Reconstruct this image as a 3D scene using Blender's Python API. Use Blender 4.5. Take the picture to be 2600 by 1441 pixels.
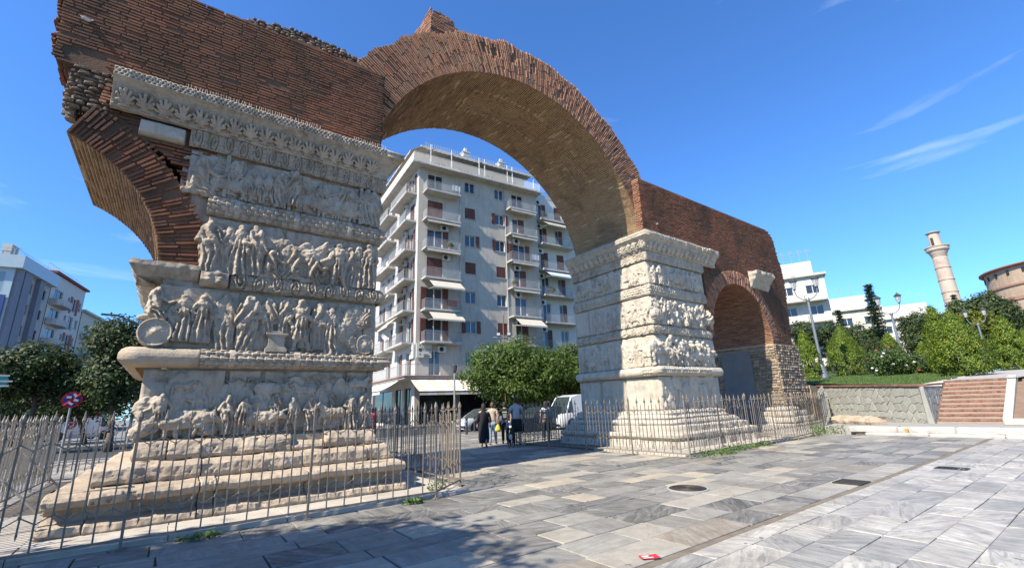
import bpy, math, random, time
import numpy as np
from mathutils import Vector, Matrix
T0 = time.time()
rad = math.radians
scn = bpy.context.scene
for o in list(bpy.data.objects): bpy.data.objects.remove(o)
COL = scn.collection

# ------------------------------------------------------------------ camera
# World frame: X along the monument's front (to the right), Y through its passages (away), Z up.
EYE = np.array([0., 0., 1.55]); FPX = 1141.; PCX, PCY = 1300., 720.5     # photo is 2600 x 1441
_vz = np.array([1150 - PCX, -3500 - PCY, FPX]); _vx = np.array([2900 - PCX, 972 - PCY, FPX])
_Z = _vz / np.linalg.norm(_vz); _X = _vx - _Z * _vx.dot(_Z); _X /= np.linalg.norm(_X); _Y = np.cross(_Z, _X)
ROT = np.array([_X, _Y, _Z])
cam = bpy.data.cameras.new('camera'); camo = bpy.data.objects.new('camera', cam); COL.objects.link(camo)
cam.sensor_width = 36; cam.sensor_fit = 'HORIZONTAL'; cam.lens = 36 * FPX / 2600; cam.clip_end = 3000; cam.clip_start = 0.05
_m = Matrix.Identity(4)
for i in range(3):
    _m[i][0] = ROT[i, 0]; _m[i][1] = -ROT[i, 1]; _m[i][2] = -ROT[i, 2]; _m[i][3] = EYE[i]
camo.matrix_world = _m; scn.camera = camo

# ------------------------------------------------------------------ sky and sun
SUN_EL, SUN_AZ = rad(44), rad(8.5)          # light travels along +X, a little towards +Y
LDIR = Vector((math.cos(SUN_EL) * math.cos(SUN_AZ), math.cos(SUN_EL) * math.sin(SUN_AZ), -math.sin(SUN_EL)))
world = bpy.data.worlds.new('World'); scn.world = world; world.use_nodes = True
wn = world.node_tree; wn.nodes.clear()
w_out = wn.nodes.new('ShaderNodeOutputWorld'); w_bg = wn.nodes.new('ShaderNodeBackground')
sky = wn.nodes.new('ShaderNodeTexSky'); sky.sky_type = 'NISHITA'; sky.sun_disc = False
sky.sun_elevation = SUN_EL
sky.sun_rotation = math.atan2(-LDIR.x, -LDIR.y)
sky.altitude = 200; sky.air_density = 1.0; sky.dust_density = 0.35; sky.ozone_density = 3.5
w_bg.inputs['Strength'].default_value = 0.097
# thin cirrus: noise over the sky direction, stretched sideways
tc = wn.nodes.new('ShaderNodeTexCoord'); mp = wn.nodes.new('ShaderNodeMapping')
mp.inputs['Scale'].default_value = (2.0, 2.0, 11.0); mp.inputs['Rotation'].default_value = (0.18, 0.1, 0.6); mp.inputs['Location'].default_value = (9.7, 3.1, 1.9)
nz = wn.nodes.new('ShaderNodeTexNoise'); nz.inputs['Scale'].default_value = 1.1; nz.inputs['Detail'].default_value = 9; nz.inputs['Roughness'].default_value = 0.52; nz.inputs['Distortion'].default_value = 0.5
cr = wn.nodes.new('ShaderNodeValToRGB'); cr.color_ramp.elements[0].position = 0.60; cr.color_ramp.elements[1].position = 0.90
cr.color_ramp.elements[1].color = (0.68, 0.68, 0.68, 1)
mx = wn.nodes.new('ShaderNodeMix'); mx.data_type = 'RGBA'; mx.inputs['B'].default_value = (7.0, 7.6, 8.4, 1)
tint = wn.nodes.new('ShaderNodeMix'); tint.data_type = 'RGBA'; tint.blend_type = 'MULTIPLY'; tint.inputs['Factor'].default_value = 1.0; tint.inputs['B'].default_value = (0.58, 0.985, 1.45, 1)
L = wn.links.new
L(tc.outputs['Generated'], mp.inputs['Vector']); L(mp.outputs['Vector'], nz.inputs['Vector']); L(nz.outputs['Fac'], cr.inputs['Fac'])
L(sky.outputs['Color'], tint.inputs['A']); L(tint.outputs['Result'], mx.inputs['A']); L(cr.outputs['Color'], mx.inputs['Factor']); L(mx.outputs['Result'], w_bg.inputs['Color'])
L(w_bg.outputs['Background'], w_out.inputs['Surface'])
sun = bpy.data.lights.new('sun', 'SUN'); sun.energy = 5.0; sun.angle = rad(0.5); sun.color = (1.0, 0.925, 0.80)
suno = bpy.data.objects.new('sun', sun); COL.objects.link(suno); suno.location = (-20, -5, 40)
suno.rotation_euler = LDIR.to_track_quat('-Z', 'Y').to_euler()
vs = scn.view_settings; vs.view_transform = 'Standard'; vs.look = 'None'; vs.gamma = 1; vs.use_curve_mapping = False
vs.exposure = 1.02

# ------------------------------------------------------------------ photo pixel -> place on a known plane
def ray(px, py): return ROT @ np.array([px - PCX, py - PCY, FPX])
def onG(px, py, z=0.):
    d = ray(px, py); return EYE + (z - EYE[2]) / d[2] * d
def onY(px, py, y):
    d = ray(px, py); return EYE + y / d[1] * d
def onX(px, py, x):
    d = ray(px, py); return EYE + x / d[0] * d
def atD(px, py, dist):
    d = ray(px, py); return EYE + dist / math.hypot(d[0], d[1]) * d

# ------------------------------------------------------------------ materials
MATS = {}; ALB = .735
def newmat(name):
    m = bpy.data.materials.new(name); m.use_nodes = True; nt = m.node_tree; nt.nodes.clear()
    out = nt.nodes.new('ShaderNodeOutputMaterial'); MATS[name] = m
    return m, nt, out
def rnd_val(nt):
    oi = nt.nodes.new('ShaderNodeObjectInfo'); ge = nt.nodes.new('ShaderNodeNewGeometry')
    a = nt.nodes.new('ShaderNodeMath'); a.operation = 'ADD'; f = nt.nodes.new('ShaderNodeMath'); f.operation = 'FRACT'
    nt.links.new(oi.outputs['Random'], a.inputs[0]); nt.links.new(ge.outputs['Random Per Island'], a.inputs[1]); nt.links.new(a.outputs[0], f.inputs[0])
    return f.outputs[0]
def noise(nt, vec, scale, detail=5, rough=.6, dist=0.):
    n = nt.nodes.new('ShaderNodeTexNoise'); n.inputs['Scale'].default_value = scale; n.inputs['Detail'].default_value = detail
    n.inputs['Roughness'].default_value = rough; n.inputs['Distortion'].default_value = dist
    if vec is not None: nt.links.new(vec, n.inputs['Vector'])
    return n.outputs['Fac']
def ramp(nt, fac, stops, interp='LINEAR'):
    r = nt.nodes.new('ShaderNodeValToRGB'); el = r.color_ramp.elements; r.color_ramp.interpolation = interp
    while len(el) < len(stops): el.new(0.5)
    for e, (p, c) in zip(el, stops):
        e.position = p; e.color = tuple(c) + (1,) if len(c) == 3 else c
    nt.links.new(fac, r.inputs['Fac']); return r.outputs['Color']
def mix(nt, fac, a, b, mode='MIX'):
    m = nt.nodes.new('ShaderNodeMix'); m.data_type = 'RGBA'; m.blend_type = mode
    for s, v in (('Factor', fac), ('A', a), ('B', b)):
        if isinstance(v, (int, float)): m.inputs[s].default_value = v
        elif isinstance(v, (tuple, list)): m.inputs[s].default_value = tuple(v) + (1,)
        else: nt.links.new(v, m.inputs[s])
    return m.outputs['Result']
def g(v): return (v, v, v)
def M(name, c1, c2=None, scale=4., rough=.85, bump=0., bscale=30., rnd=0., stain=None, sscale=.7, slo=.5, shi=.7, metal=0., spec=.4, obj=False, streak=None, coat=0.):
    """procedural surface: c1/c2 mottle, stain = patches with a shape of their own, rnd = piece-to-piece value change"""
    if name in MATS: return MATS[name]
    k_ = lambda c: tuple(v * ALB for v in c) if c is not None else None
    c1, c2, stain, streak = k_(c1), k_(c2), k_(stain), k_(streak)
    m, nt, out = newmat(name)
    b = nt.nodes.new('ShaderNodeBsdfPrincipled'); nt.links.new(b.outputs[0], out.inputs['Surface'])
    b.inputs['Roughness'].default_value = rough; b.inputs['Metallic'].default_value = metal
    b.inputs['Specular IOR Level'].default_value = spec; b.inputs['Coat Weight'].default_value = coat
    if obj: vec = nt.nodes.new('ShaderNodeTexCoord').outputs['Object']
    else: vec = nt.nodes.new('ShaderNodeNewGeometry').outputs['Position']
    col = None
    if c2 is not None:
        col = ramp(nt, noise(nt, vec, scale, 7, .65), [(.3, c1), (.7, c2)])
    if rnd:
        r = rnd_val(nt); k = ramp(nt, r, [(0, g(1 - rnd)), (1, g(1 + rnd))])
        col = mix(nt, 1., col if col is not None else c1, k, 'MULTIPLY')
    if stain is not None:
        f = ramp(nt, noise(nt, vec, sscale, 8, .68, .6), [(slo, g(0)), (shi, g(1))])
        col = mix(nt, f, col if col is not None else c1, stain)
    if streak is not None:
        mp = nt.nodes.new('ShaderNodeMapping'); mp.inputs['Scale'].default_value = (6, 6, .5); nt.links.new(vec, mp.inputs['Vector'])
        f = ramp(nt, noise(nt, mp.outputs[0], 1.0, 6, .6), [(.5, g(0)), (.75, g(.8))])
        col = mix(nt, f, col if col is not None else c1, streak)
    if col is None: b.inputs['Base Color'].default_value = tuple(c1) + (1,)
    else: nt.links.new(col, b.inputs['Base Color'])
    if bump:
        bp = nt.nodes.new('ShaderNodeBump'); bp.inputs['Strength'].default_value = bump; bp.inputs['Distance'].default_value = .02
        nt.links.new(noise(nt, vec, bscale, 8, .7), bp.inputs['Height']); nt.links.new(bp.outputs[0], b.inputs['Normal'])
    return m
def leafmat(name, c1, c2, trans=.35, c3=None):
    m, nt, out = newmat(name)
    vec = nt.nodes.new('ShaderNodeNewGeometry').outputs['Position']
    r = rnd_val(nt)
    st = [(0, c1), (1, c2)] if c3 is None else [(0, c1), (.75, c2), (1, c3)]
    col = ramp(nt, r, st)
    col = mix(nt, ramp(nt, noise(nt, vec, 1.3, 3), [(.35, g(0)), (.7, g(.6))]), col, c1)
    d = nt.nodes.new('ShaderNodeBsdfPrincipled'); d.inputs['Roughness'].default_value = .55; d.inputs['Specular IOR Level'].default_value = .35
    t = nt.nodes.new('ShaderNodeBsdfTranslucent'); s = nt.nodes.new('ShaderNodeMixShader'); s.inputs[0].default_value = trans
    nt.links.new(col, d.inputs['Base Color']); nt.links.new(col, t.inputs['Color'])
    nt.links.new(d.outputs[0], s.inputs[1]); nt.links.new(t.outputs[0], s.inputs[2]); nt.links.new(s.outputs[0], out.inputs['Surface'])
    return m
def slabmat(name, stops, vein, vscale, rough=.55, amt=.75, spec=.4):
    """marble paving: colour per slab, veins turned differently in every slab"""
    m, nt, out = newmat(name)
    b = nt.nodes.new('ShaderNodeBsdfPrincipled'); nt.links.new(b.outputs[0], out.inputs['Surface']); b.inputs['Specular IOR Level'].default_value = spec
    vec = nt.nodes.new('ShaderNodeNewGeometry').outputs['Position']; r = rnd_val(nt)
    base = ramp(nt, r, [(p, tuple(v * ALB * .95 for v in c)) for p, c in stops], 'CONSTANT'); vein = tuple(v * ALB * .95 for v in vein)
    ang = nt.nodes.new('ShaderNodeMath'); ang.operation = 'MULTIPLY'; ang.inputs[1].default_value = 37.; nt.links.new(r, ang.inputs[0])
    vr = nt.nodes.new('ShaderNodeVectorRotate'); vr.rotation_type = 'Z_AXIS'; nt.links.new(vec, vr.inputs['Vector']); nt.links.new(ang.outputs[0], vr.inputs['Angle'])
    mp = nt.nodes.new('ShaderNodeMapping'); mp.inputs['Scale'].default_value = (1, 7, 1); nt.links.new(vr.outputs[0], mp.inputs['Vector'])
    f = ramp(nt, noise(nt, mp.outputs[0], vscale, 9, .72, 1.2), [(.42, g(0)), (.66, g(amt))])
    col = mix(nt, f, base, mix(nt, .72, base, vein))
    dirt = ramp(nt, noise(nt, vec, 2.2, 9, .75), [(.38, g(.78)), (.62, g(1.06))])
    col = mix(nt, 1., col, dirt, 'MULTIPLY')
    sp = ramp(nt, noise(nt, vec, 34., 3, .6), [(.68, g(0)), (.76, g(.55))])
    col = mix(nt, sp, col, (.09, .085, .075))
    gum = ramp(nt, noise(nt, vec, 9., 2, .5), [(.70, g(0)), (.73, g(.7))])
    col = mix(nt, gum, col, (.07, .065, .058))
    big = ramp(nt, noise(nt, vec, .55, 6, .7, .8), [(.48, g(0)), (.7, g(.45))])
    col = mix(nt, big, col, (.19, .165, .13))
    nt.links.new(col, b.inputs['Base Color'])
    rr = ramp(nt, noise(nt, vec, 6., 5), [(.3, g(rough - .14)), (.7, g(rough + .18))]); nt.links.new(rr, b.inputs['Roughness'])
    bp = nt.nodes.new('ShaderNodeBump'); bp.inputs['Strength'].default_value = .35; bp.inputs['Distance'].default_value = .01
    nt.links.new(noise(nt, vec, 22., 8, .7), bp.inputs['Height']); nt.links.new(bp.outputs[0], b.inputs['Normal'])
    return m
def glassmat(name, c, rough=.08):
    m, nt, out = newmat(name)
    b = nt.nodes.new('ShaderNodeBsdfPrincipled'); nt.links.new(b.outputs[0], out.inputs['Surface'])
    b.inputs['Base Color'].default_value = tuple(c) + (1,); b.inputs['Roughness'].default_value = rough; b.inputs['Specular IOR Level'].default_value = .8
    return m

# ------------------------------------------------------------------ objects
def setp(o, label=None, cat=None, group=None, kind=None):
    for k, v in (('label', label), ('category', cat), ('group', group), ('kind', kind)):
        if v: o[k] = v
    return o
def rootloc(p):
    while p is not None and p.parent is not None: p = p.parent
    return p.location if p is not None else Vector((0, 0, 0))
def thing(name, loc, label, cat, group=None, rz=0.):
    o = bpy.data.objects.new(name, None); COL.objects.link(o); o.location = loc; o.rotation_euler = (0, 0, rz); o.empty_display_size = .3
    return setp(o, label, cat, group)
def link(name, me, parent=None):
    o = bpy.data.objects.new(name, me); COL.objects.link(o)
    if parent is not None: o.parent = parent
    return o
def mesh(name, V, F, m, smooth=False, mi=None):
    me = bpy.data.meshes.new(name)
    if isinstance(F, np.ndarray):
        V = np.asarray(V, dtype=np.float32); n, k = F.shape
        me.vertices.add(len(V)); me.vertices.foreach_set('co', V.ravel())
        me.loops.add(n * k); me.loops.foreach_set('vertex_index', F.astype(np.int32).ravel())
        me.polygons.add(n); me.polygons.foreach_set('loop_start', np.arange(0, n * k, k, dtype=np.int32))
        if smooth: me.polygons.foreach_set('use_smooth', np.ones(n, dtype=bool))
        if mi is not None: me.polygons.foreach_set('material_index', np.asarray(mi, dtype=np.int32))
        me.update(calc_edges=True)
    else:
        me.from_pydata([tuple(v) for v in V], [], F)
        if smooth: me.polygons.foreach_set('use_smooth', np.ones(len(me.polygons), dtype=bool))
        if mi is not None: me.polygons.foreach_set('material_index', np.asarray(mi, dtype=np.int32))
        me.update()
    for x in (m if isinstance(m, (list, tuple)) else [m]): me.materials.append(x)
    return me
def obj(name, V, F, m, parent=None, smooth=False, local=False, mi=None, **kw):
    """one mesh object; V in world space unless local (then in the thing's own frame)"""
    if parent is not None and not local:
        l = rootloc(parent); V = np.asarray(V, dtype=float) - np.array(l)
    o = link(name, mesh(name, V, F, m, smooth, mi), parent)
    return setp(o, **kw)
class B:
    """collects simple shapes into one mesh"""
    def __init__(s): s.V = []; s.F = []; s.I = []; s.i = 0
    def add(s, V, F):
        n = len(s.V); s.V += [tuple(v) for v in V]; s.F += [tuple(n + i for i in f) for f in F]; s.I += [s.i] * len(F); return s
    def box(s, c, d, rz=0., rx=0., ry=0.):
        x, y, z = d[0] / 2, d[1] / 2, d[2] / 2
        P = [Vector((a, b, e)) for e in (-z, z) for b in (-y, y) for a in (-x, x)]
        if rz or rx or ry:
            R = Matrix.Rotation(rz, 3, 'Z') @ Matrix.Rotation(ry, 3, 'Y') @ Matrix.Rotation(rx, 3, 'X'); P = [R @ p for p in P]
        c = Vector(c); return s.add([p + c for p in P], BOXF)
    def bb(s, x0, x1, y0, y1, z0, z1): return s.box(((x0 + x1) / 2, (y0 + y1) / 2, (z0 + z1) / 2), (x1 - x0, y1 - y0, z1 - z0))
    def fbox(s, O, U, N, u0, u1, h0, h1, z0, z1):
        """box on a facade frame: u along U, h along outward N, z up"""
        P = [O + U * u + N * h + np.array([0, 0, z]) for z in (z0, z1) for h in (h0, h1) for u in (u0, u1)]
        return s.add(P, BOXF)
    def tube(s, p0, p1, r0, r1=None, n=8, caps=True):
        r1 = r0 if r1 is None else r1; p0 = Vector(p0); p1 = Vector(p1); d = (p1 - p0).normalized()
        a = d.orthogonal().normalized(); b = d.cross(a); V = []
        for p, r in ((p0, r0), (p1, r1)):
            for i in range(n):
                t = 2 * math.pi * i / n; V.append(p + a * (r * math.cos(t)) + b * (r * math.sin(t)))
        F = [(i, (i + 1) % n, n + (i + 1) % n, n + i) for i in range(n)]
        if caps: F += [tuple(range(n - 1, -1, -1)), tuple(range(n, 2 * n))]
        return s.add(V, F)
    def path(s, pts, r, n=6):
        for i in range(len(pts) - 1):
            ra = r[i] if isinstance(r, (list, tuple)) else r; rb = r[i + 1] if isinstance(r, (list, tuple)) else r
            s.tube(pts[i], pts[i + 1], ra, rb, n)
        return s
    def lathe(s, prof, c=(0, 0, 0), n=16, axis='z', caps=True):
        V = []; c = Vector(c)
        for r, z in prof:
            for i in range(n):
                t = 2 * math.pi * i / n; x, y = r * math.cos(t), r * math.sin(t)
                V.append(c + (Vector((x, y, z)) if axis == 'z' else Vector((x, z, y)) if axis == 'y' else Vector((z, x, y))))
        F = []
        for k in range(len(prof) - 1):
            for i in range(n): F.append((k * n + i, k * n + (i + 1) % n, (k + 1) * n + (i + 1) % n, (k + 1) * n + i))
        if caps: F += [tuple(range(n - 1, -1, -1)), tuple(range((len(prof) - 1) * n, len(prof) * n))]
        return s.add(V, F)
    def prism(s, poly, d):
        """closed polygon (3D points) pushed along vector d"""
        n = len(poly); P = [Vector(p) for p in poly]; d = Vector(d)
        return s.add(P + [p + d for p in P], [tuple(range(n - 1, -1, -1)), tuple(range(n, 2 * n))] + [(i, (i + 1) % n, n + (i + 1) % n, n + i) for i in range(n)])
    def ell(s, c, r, n=10, m=6):
        c = Vector(c); V = [c + Vector((0, 0, -r[2]))]; F = []
        for k in range(1, m):
            p = math.pi * k / m - math.pi / 2
            for i in range(n):
                t = 2 * math.pi * i / n; V.append(c + Vector((r[0] * math.cos(p) * math.cos(t), r[1] * math.cos(p) * math.sin(t), r[2] * math.sin(p))))
        V.append(c + Vector((0, 0, r[2]))); top = len(V) - 1
        for i in range(n):
            F.append((0, 1 + (i + 1) % n, 1 + i)); F.append((top, 1 + (m - 2) * n + i, 1 + (m - 2) * n + (i + 1) % n))
            for k in range(m - 2): F.append((1 + k * n + i, 1 + k * n + (i + 1) % n, 1 + (k + 1) * n + (i + 1) % n, 1 + (k + 1) * n + i))
        return s.add(V, F)
    def build(s, name, m, parent=None, smooth=False, local=False, **kw):
        return obj(name, s.V, s.F, m, parent, smooth, local, mi=s.I if isinstance(m, (list, tuple)) else None, **kw)
BOXF = [(0, 2, 3, 1), (4, 5, 7, 6), (0, 1, 5, 4), (2, 6, 7, 3), (0, 4, 6, 2), (1, 3, 7, 5)]
def copytree(o, parent=None, **kw):
    c = o.copy(); COL.objects.link(c); c.parent = parent
    for ch in o.children: copytree(ch, c)
    return setp(c, **kw)
def fbm(x, y, sc=1., oct=4, seed=0, gain=.5):
    """value noise on arrays, about -1..1"""
    rs = np.random.RandomState(seed + 11); tab = rs.rand(256, 256) * 2 - 1; out = 0.; a = 1.
    for _ in range(oct):
        X = x * sc; Yy = y * sc; xi = np.floor(X).astype(int); yi = np.floor(Yy).astype(int); fx = X - xi; fy = Yy - yi
        fx = fx * fx * (3 - 2 * fx); fy = fy * fy * (3 - 2 * fy)
        def t(i, j): return tab[(xi + i) % 256, (yi + j) % 256]
        out = out + a * ((t(0, 0) * (1 - fx) + t(1, 0) * fx) * (1 - fy) + (t(0, 1) * (1 - fx) + t(1, 1) * fx) * fy)
        sc *= 2.03; a *= gain; x = x + 3.7; y = y + 1.3
    return out
def gridfaces(nu, nv, keep=None):
    a = (np.arange(nu - 1)[:, None] * nv + np.arange(nv - 1)[None, :])
    F = np.stack([a, a + nv, a + nv + 1, a + 1], -1).reshape(-1, 4)
    return F if keep is None else F[keep.reshape(-1)]
# ------------------------------------------------------------------ shared materials
m_bed = M('bed_earth', (.11, .095, .075), (.18, .155, .12), 6, .95, .4, 40)
m_far = M('far_ground', (.20, .195, .18), (.27, .26, .24), .6, .9, .2, 12)
m_asph = M('asphalt', (.045, .045, .047), (.075, .073, .07), 3, .9, .5, 60)
m_old = slabmat('old_grey_marble', [(0, (.175, .165, .142)), (.18, (.29, .27, .228)), (.36, (.125, .121, .11)), (.50, (.38, .355, .295)), (.62, (.23, .215, .185)), (.78, (.57, .48, .335)), (.89, (.47, .42, .33)), (.96, (.33, .27, .195))], (.56, .53, .47), 1.1, .55)
m_new = slabmat('pale_veined_marble', [(0, (.64, .59, .50)), (.3, (.55, .51, .44)), (.55, (.68, .63, .53)), (.8, (.48, .455, .40))], (.13, .135, .14), 1.6, .5, .9)
m_kerb = M('kerb_stone', (.46, .44, .40), (.58, .55, .49), 3, .85, .5, 30, .08, (.25, .23, .19), 1.2, .55, .75)
m_brk = M('old_brick', (.265, .092, .045), (.315, .14, .078), 3, .95, .5, 45, .20, (.10, .063, .038), .5, .42, .64)
m_brkr = M('ring_brick', (.45, .185, .095), (.50, .285, .17), 4, .95, .5, 45, .20, (.30, .20, .12), .9, .5, .7)
m_brks = M('soffit_brick', (.23, .12, .06), (.31, .18, .095), 3, .95, .4, 45, .3, (.38, .26, .145), .6, .54, .72)
m_brkl = M('small_arch_brick', (.36, .16, .09), (.42, .24, .155), 4, .95, .5, 45, .32, (.25, .18, .13), .9, .55, .75)
m_mort = M('mortar_dark', (.25, .138, .076), (.19, .10, .056), 4, .95, .6, 30, 0, (.095, .06, .036), .5, .42, .64)
m_morts = M('mortar_pale', (.58, .43, .245), (.48, .335, .18), 2, .95, .6, 30, 0, (.20, .15, .10), .7, .52, .70)
m_lime = M('carved_limestone', (.44, .355, .26), (.60, .51, .39), 4.5, .92, .9, 34, 0, (.25, .195, .14), 1.6, .52, .74, streak=(.21, .165, .12))
m_pale = M('pale_marble', (.53, .455, .345), (.65, .58, .465), 3.5, .88, .8, 34, 0, (.34, .29, .225), 1.8, .52, .74, streak=(.33, .28, .215))
m_step = M('worn_step_stone', (.43, .335, .235), (.56, .455, .335), 3., .94, 1., 24, .10, (.25, .19, .135), 1.3, .54, .74)
m_stepr = M('pale_step_marble', (.48, .425, .34), (.58, .53, .44), 3., .9, .8, 28, .06, (.32, .25, .19), 1.6, .54, .74)
m_rubd = M('dark_rubble', (.20, .145, .10), (.29, .225, .165), 6, .95, .8, 30, .3, (.12, .09, .065), 1.6, .5, .7)
m_rub = M('rubble_stone', (.27, .205, .145), (.38, .305, .225), 5, .95, .7, 30, .38, (.20, .16, .12), 1.6, .55, .75)
m_iron = M('fence_iron', (.20, .16, .118), (.28, .232, .175), 9, .62, .3, 60, .12, (.20, .115, .065), 5., .56, .72, metal=.15)
m_iron_lit = M('fence_iron_sunlit', (.30, .27, .225), (.42, .385, .33), 9, .6, .3, 60, .12, (.19, .12, .08), 5., .58, .74)  # lighter copy of the fence iron, sunshine on the bars put into the colour
m_grass = leafmat('grass_blades', (.055, .10, .018), (.11, .17, .03), .25)
m_weed = leafmat('weed_leaves', (.07, .13, .025), (.15, .22, .05), .3)
m_lawn = M('lawn_soil', (.06, .105, .022), (.10, .15, .035), 1.2, .95, .4, 60, 0, (.14, .14, .05), .35, .5, .7)
m_steel = M('cast_iron', (.05, .045, .04), (.10, .085, .07), 25, .6, .4, 80, 0, metal=.5)

# ------------------------------------------------------------------ ground, street, paving
P_ = np.array
obj('ground', [(-900, -900, -.10), (900, -900, -.10), (900, 900, -.10), (-900, 900, -.10)], [(0, 1, 2, 3)], m_far, kind='structure')
# street behind the arch and the street on the left, with kerbs
b = B(); b.bb(-60, 120, 26.2, 38.0, -.2, -.07); b.build('road', m_asph, kind='structure')
b = B(); b.bb(-30, -4.6, 20, 26.196, -.2, -.074); b.build('side_street', m_asph, kind='structure')
b = B(); b.bb(-4.55, 60, 25.9, 26.15, -.2, .03); b.build('kerb', m_kerb, kind='structure')
b = B(); b.bb(-60, 120, 38.05, 46, -.2, .08); b.build('pavement', m_far, kind='structure')
# old grey slabs in rows along X
rng = random.Random(5)
bed = B(); bed.bb(-4.5, 21.6, 3.27, 25.88, -.09, -.022)
bed.build('old_paving', m_bed, kind='structure'); old = bpy.data.objects['old_paving']
bed = B(); bed.bb(-6, 21.6, -14, 3.23, -.09, -.016)
bed.build('marble_paving', m_bed, kind='structure'); new = bpy.data.objects['marble_paving']
def slabverts(x0, x1, y0, y1, zt, th, rg, wob=.012):
    c = .006
    pts = [(x0, y0), (x1, y0), (x1, y1), (x0, y1)]; pts = [(x + rg.uniform(-wob, wob), y + rg.uniform(-wob, wob) * .7) for x, y in pts]
    cx, cy = (x0 + x1) / 2, (y0 + y1) / 2
    tz = [zt + rg.uniform(-.0025, .0025) for _ in range(4)]
    ins = [(x + (c if x < cx else -c), y + (c if y < cy else -c)) for x, y in pts]
    V = [(x, y, zt - th) for x, y in pts] + [(x, y, t - c) for (x, y), t in zip(pts, tz)] + [(x, y, t) for (x, y), t in zip(ins, tz)]
    F = [(8, 9, 10, 11)]
    for a in (0, 4):
        for i in range(4): F.append((a + i, a + (i + 1) % 4, a + 4 + (i + 1) % 4, a + 4 + i))
    return V, F
slabs = []
y = 3.305
while y < 25.6:
    h = rng.choice([.40, .46, .52, .6]); h = min(h, 25.86 - y); x = -4.4 + rng.uniform(-.6, 0)
    while x < 21.5:
        w = rng.choice([.5, .65, .8, .95, 1.15, 1.4]) * rng.uniform(.93, 1.07); x1 = min(x + w, 21.55)
        if x1 > -4.4: slabs.append((max(x, -4.45), x1, y, y + h))
        x = x1
    y += h
def hidden(s):
    x, yy = (s[0] + s[1]) / 2, (s[2] + s[3]) / 2
    return (-2.0 < x < 4.6 and 8.6 < yy < 15.5) or (11.9 < x < 20 and 8.4 < yy < 15.5)
slabs = [s for s in slabs if not hidden(s)]
def seen(x, yy):
    c = ROT.T @ (np.array([x, yy, 0.]) - EYE)
    if c[2] < .2: return -1
    px, py = PCX + FPX * c[0] / c[2], PCY + FPX * c[1] / c[2]
    if not (-150 < px < 2750 and py < 1620): return 0
    return 1
def cat_slabs(parent, lst, zt, th, m, gap):
    def key(s):
        x, yy = (s[0] + s[1]) / 2, (s[2] + s[3]) / 2
        return (s[1] - s[0]) * (s[3] - s[2]) / (x * x + yy * yy + 2) ** 1.5 * (1 if seen(x, yy) > 0 else 0)
    lst = sorted(lst, key=key, reverse=True); rest = B()
    for i, s in enumerate(lst):
        V, F = slabverts(s[0] + gap, s[1] - gap, s[2] + gap, s[3] - gap, zt + rng.uniform(-.004, .003), th, rng)
        if i < 300 and key(s) > 0:
            cx, cy = (s[0] + s[1]) / 2, (s[2] + s[3]) / 2
            o = link('slab', mesh('slab', [(a - cx, c - cy, d) for a, c, d in V], F, m), parent); o.location = (cx, cy, 0)
        else: rest.add(V, F)
    rest.build('far_slabs', m, parent, kind='stuff')
cat_slabs(old, slabs, 0., .05, m_old, .009)
slabs = []
y = 3.19; row = 0
while y > -9:
    h = .40 if row else .28; x = -4. + (row % 3) * .31
    while x < 21.5:
        w = rng.choice([.62, .8, .8, .98, 1.2]); x1 = min(x + w, 21.55); slabs.append((x, x1, y - h, y)); x = x1
    y -= h; row += 1
cat_slabs(new, slabs, .004, .05, m_new, .005)
b = B(); b.bb(-4.4, 21.5, 3.195, 3.30, -.08, -.004); b.build('joint_strip', M('joint_concrete', (.17, .135, .095), (.27, .225, .165), 5, .95, .5, 30), kind='structure')
# platforms the piers stand on
m_plat = M('platform_stone', (.48, .42, .34), (.58, .53, .45), 3, .92, .5, 30, .06, (.33, .27, .21), 1.2, .5, .75)
def platform(x0, x1, y0, y1, zt, n):
    p = B(); p.bb(x0 + .05, x1 - .05, y0 + .05, y1, -.08, zt - .02); o = p.build('platform', m_bed, kind='structure')
    rg = random.Random(n); x = x0
    while x < x1 - .01:
        w = min(rg.uniform(.9, 1.5), x1 - x)
        if x1 - x - w < .4: w = x1 - x
        yy = y0
        for d in (.75, 1.2, 1.6):
            V, F = slabverts(x + .005, x + w - .005, yy + .005, yy + d - .005, zt + rg.uniform(-.006, .004), .16, rg, .008)
            obj('edge_slab', V, F, m_plat, o); yy += d
        x += w
    return o
platform(-2.35, 4.75, 7.98, 17.2, .06, 3)
platform(11.75, 18.4, 7.95, 15.3, .06, 4)
# round manhole cover and gratings in the paving
mh = thing('manhole_cover', (7.69, 5.26, 0), 'round cast iron manhole cover set in the grey slabs', 'manhole cover')
b = B(); b.lathe([(.36, -.03), (.36, .008), (.33, .010)], n=40); b.build('frame', M('manhole_stone', (.36, .34, .31), (.45, .43, .39), 6, .9, .4), mh, local=True)
b = B(); b.lathe([(.325, -.02), (.325, .011)], n=40); b.build('lid', m_steel, mh, local=True)
for k in range(7):
    b = B(); r = .03 + k * .042; N = 36
    V = []; F = []
    for i in range(N):
        t = 2 * math.pi * i / N
        for rr, z in ((r, .0108), (r + .004, .019), (r + .02, .019), (r + .024, .0108)): V.append((rr * math.cos(t), rr * math.sin(t), z))
    for i in range(N):
        j = (i + 1) % N
        for q in range(3): F.append((i * 4 + q, i * 4 + q + 1, j * 4 + q + 1, j * 4 + q))
    b.add(V, F); b.build('ring_rib', m_steel, mh, local=True)
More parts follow.
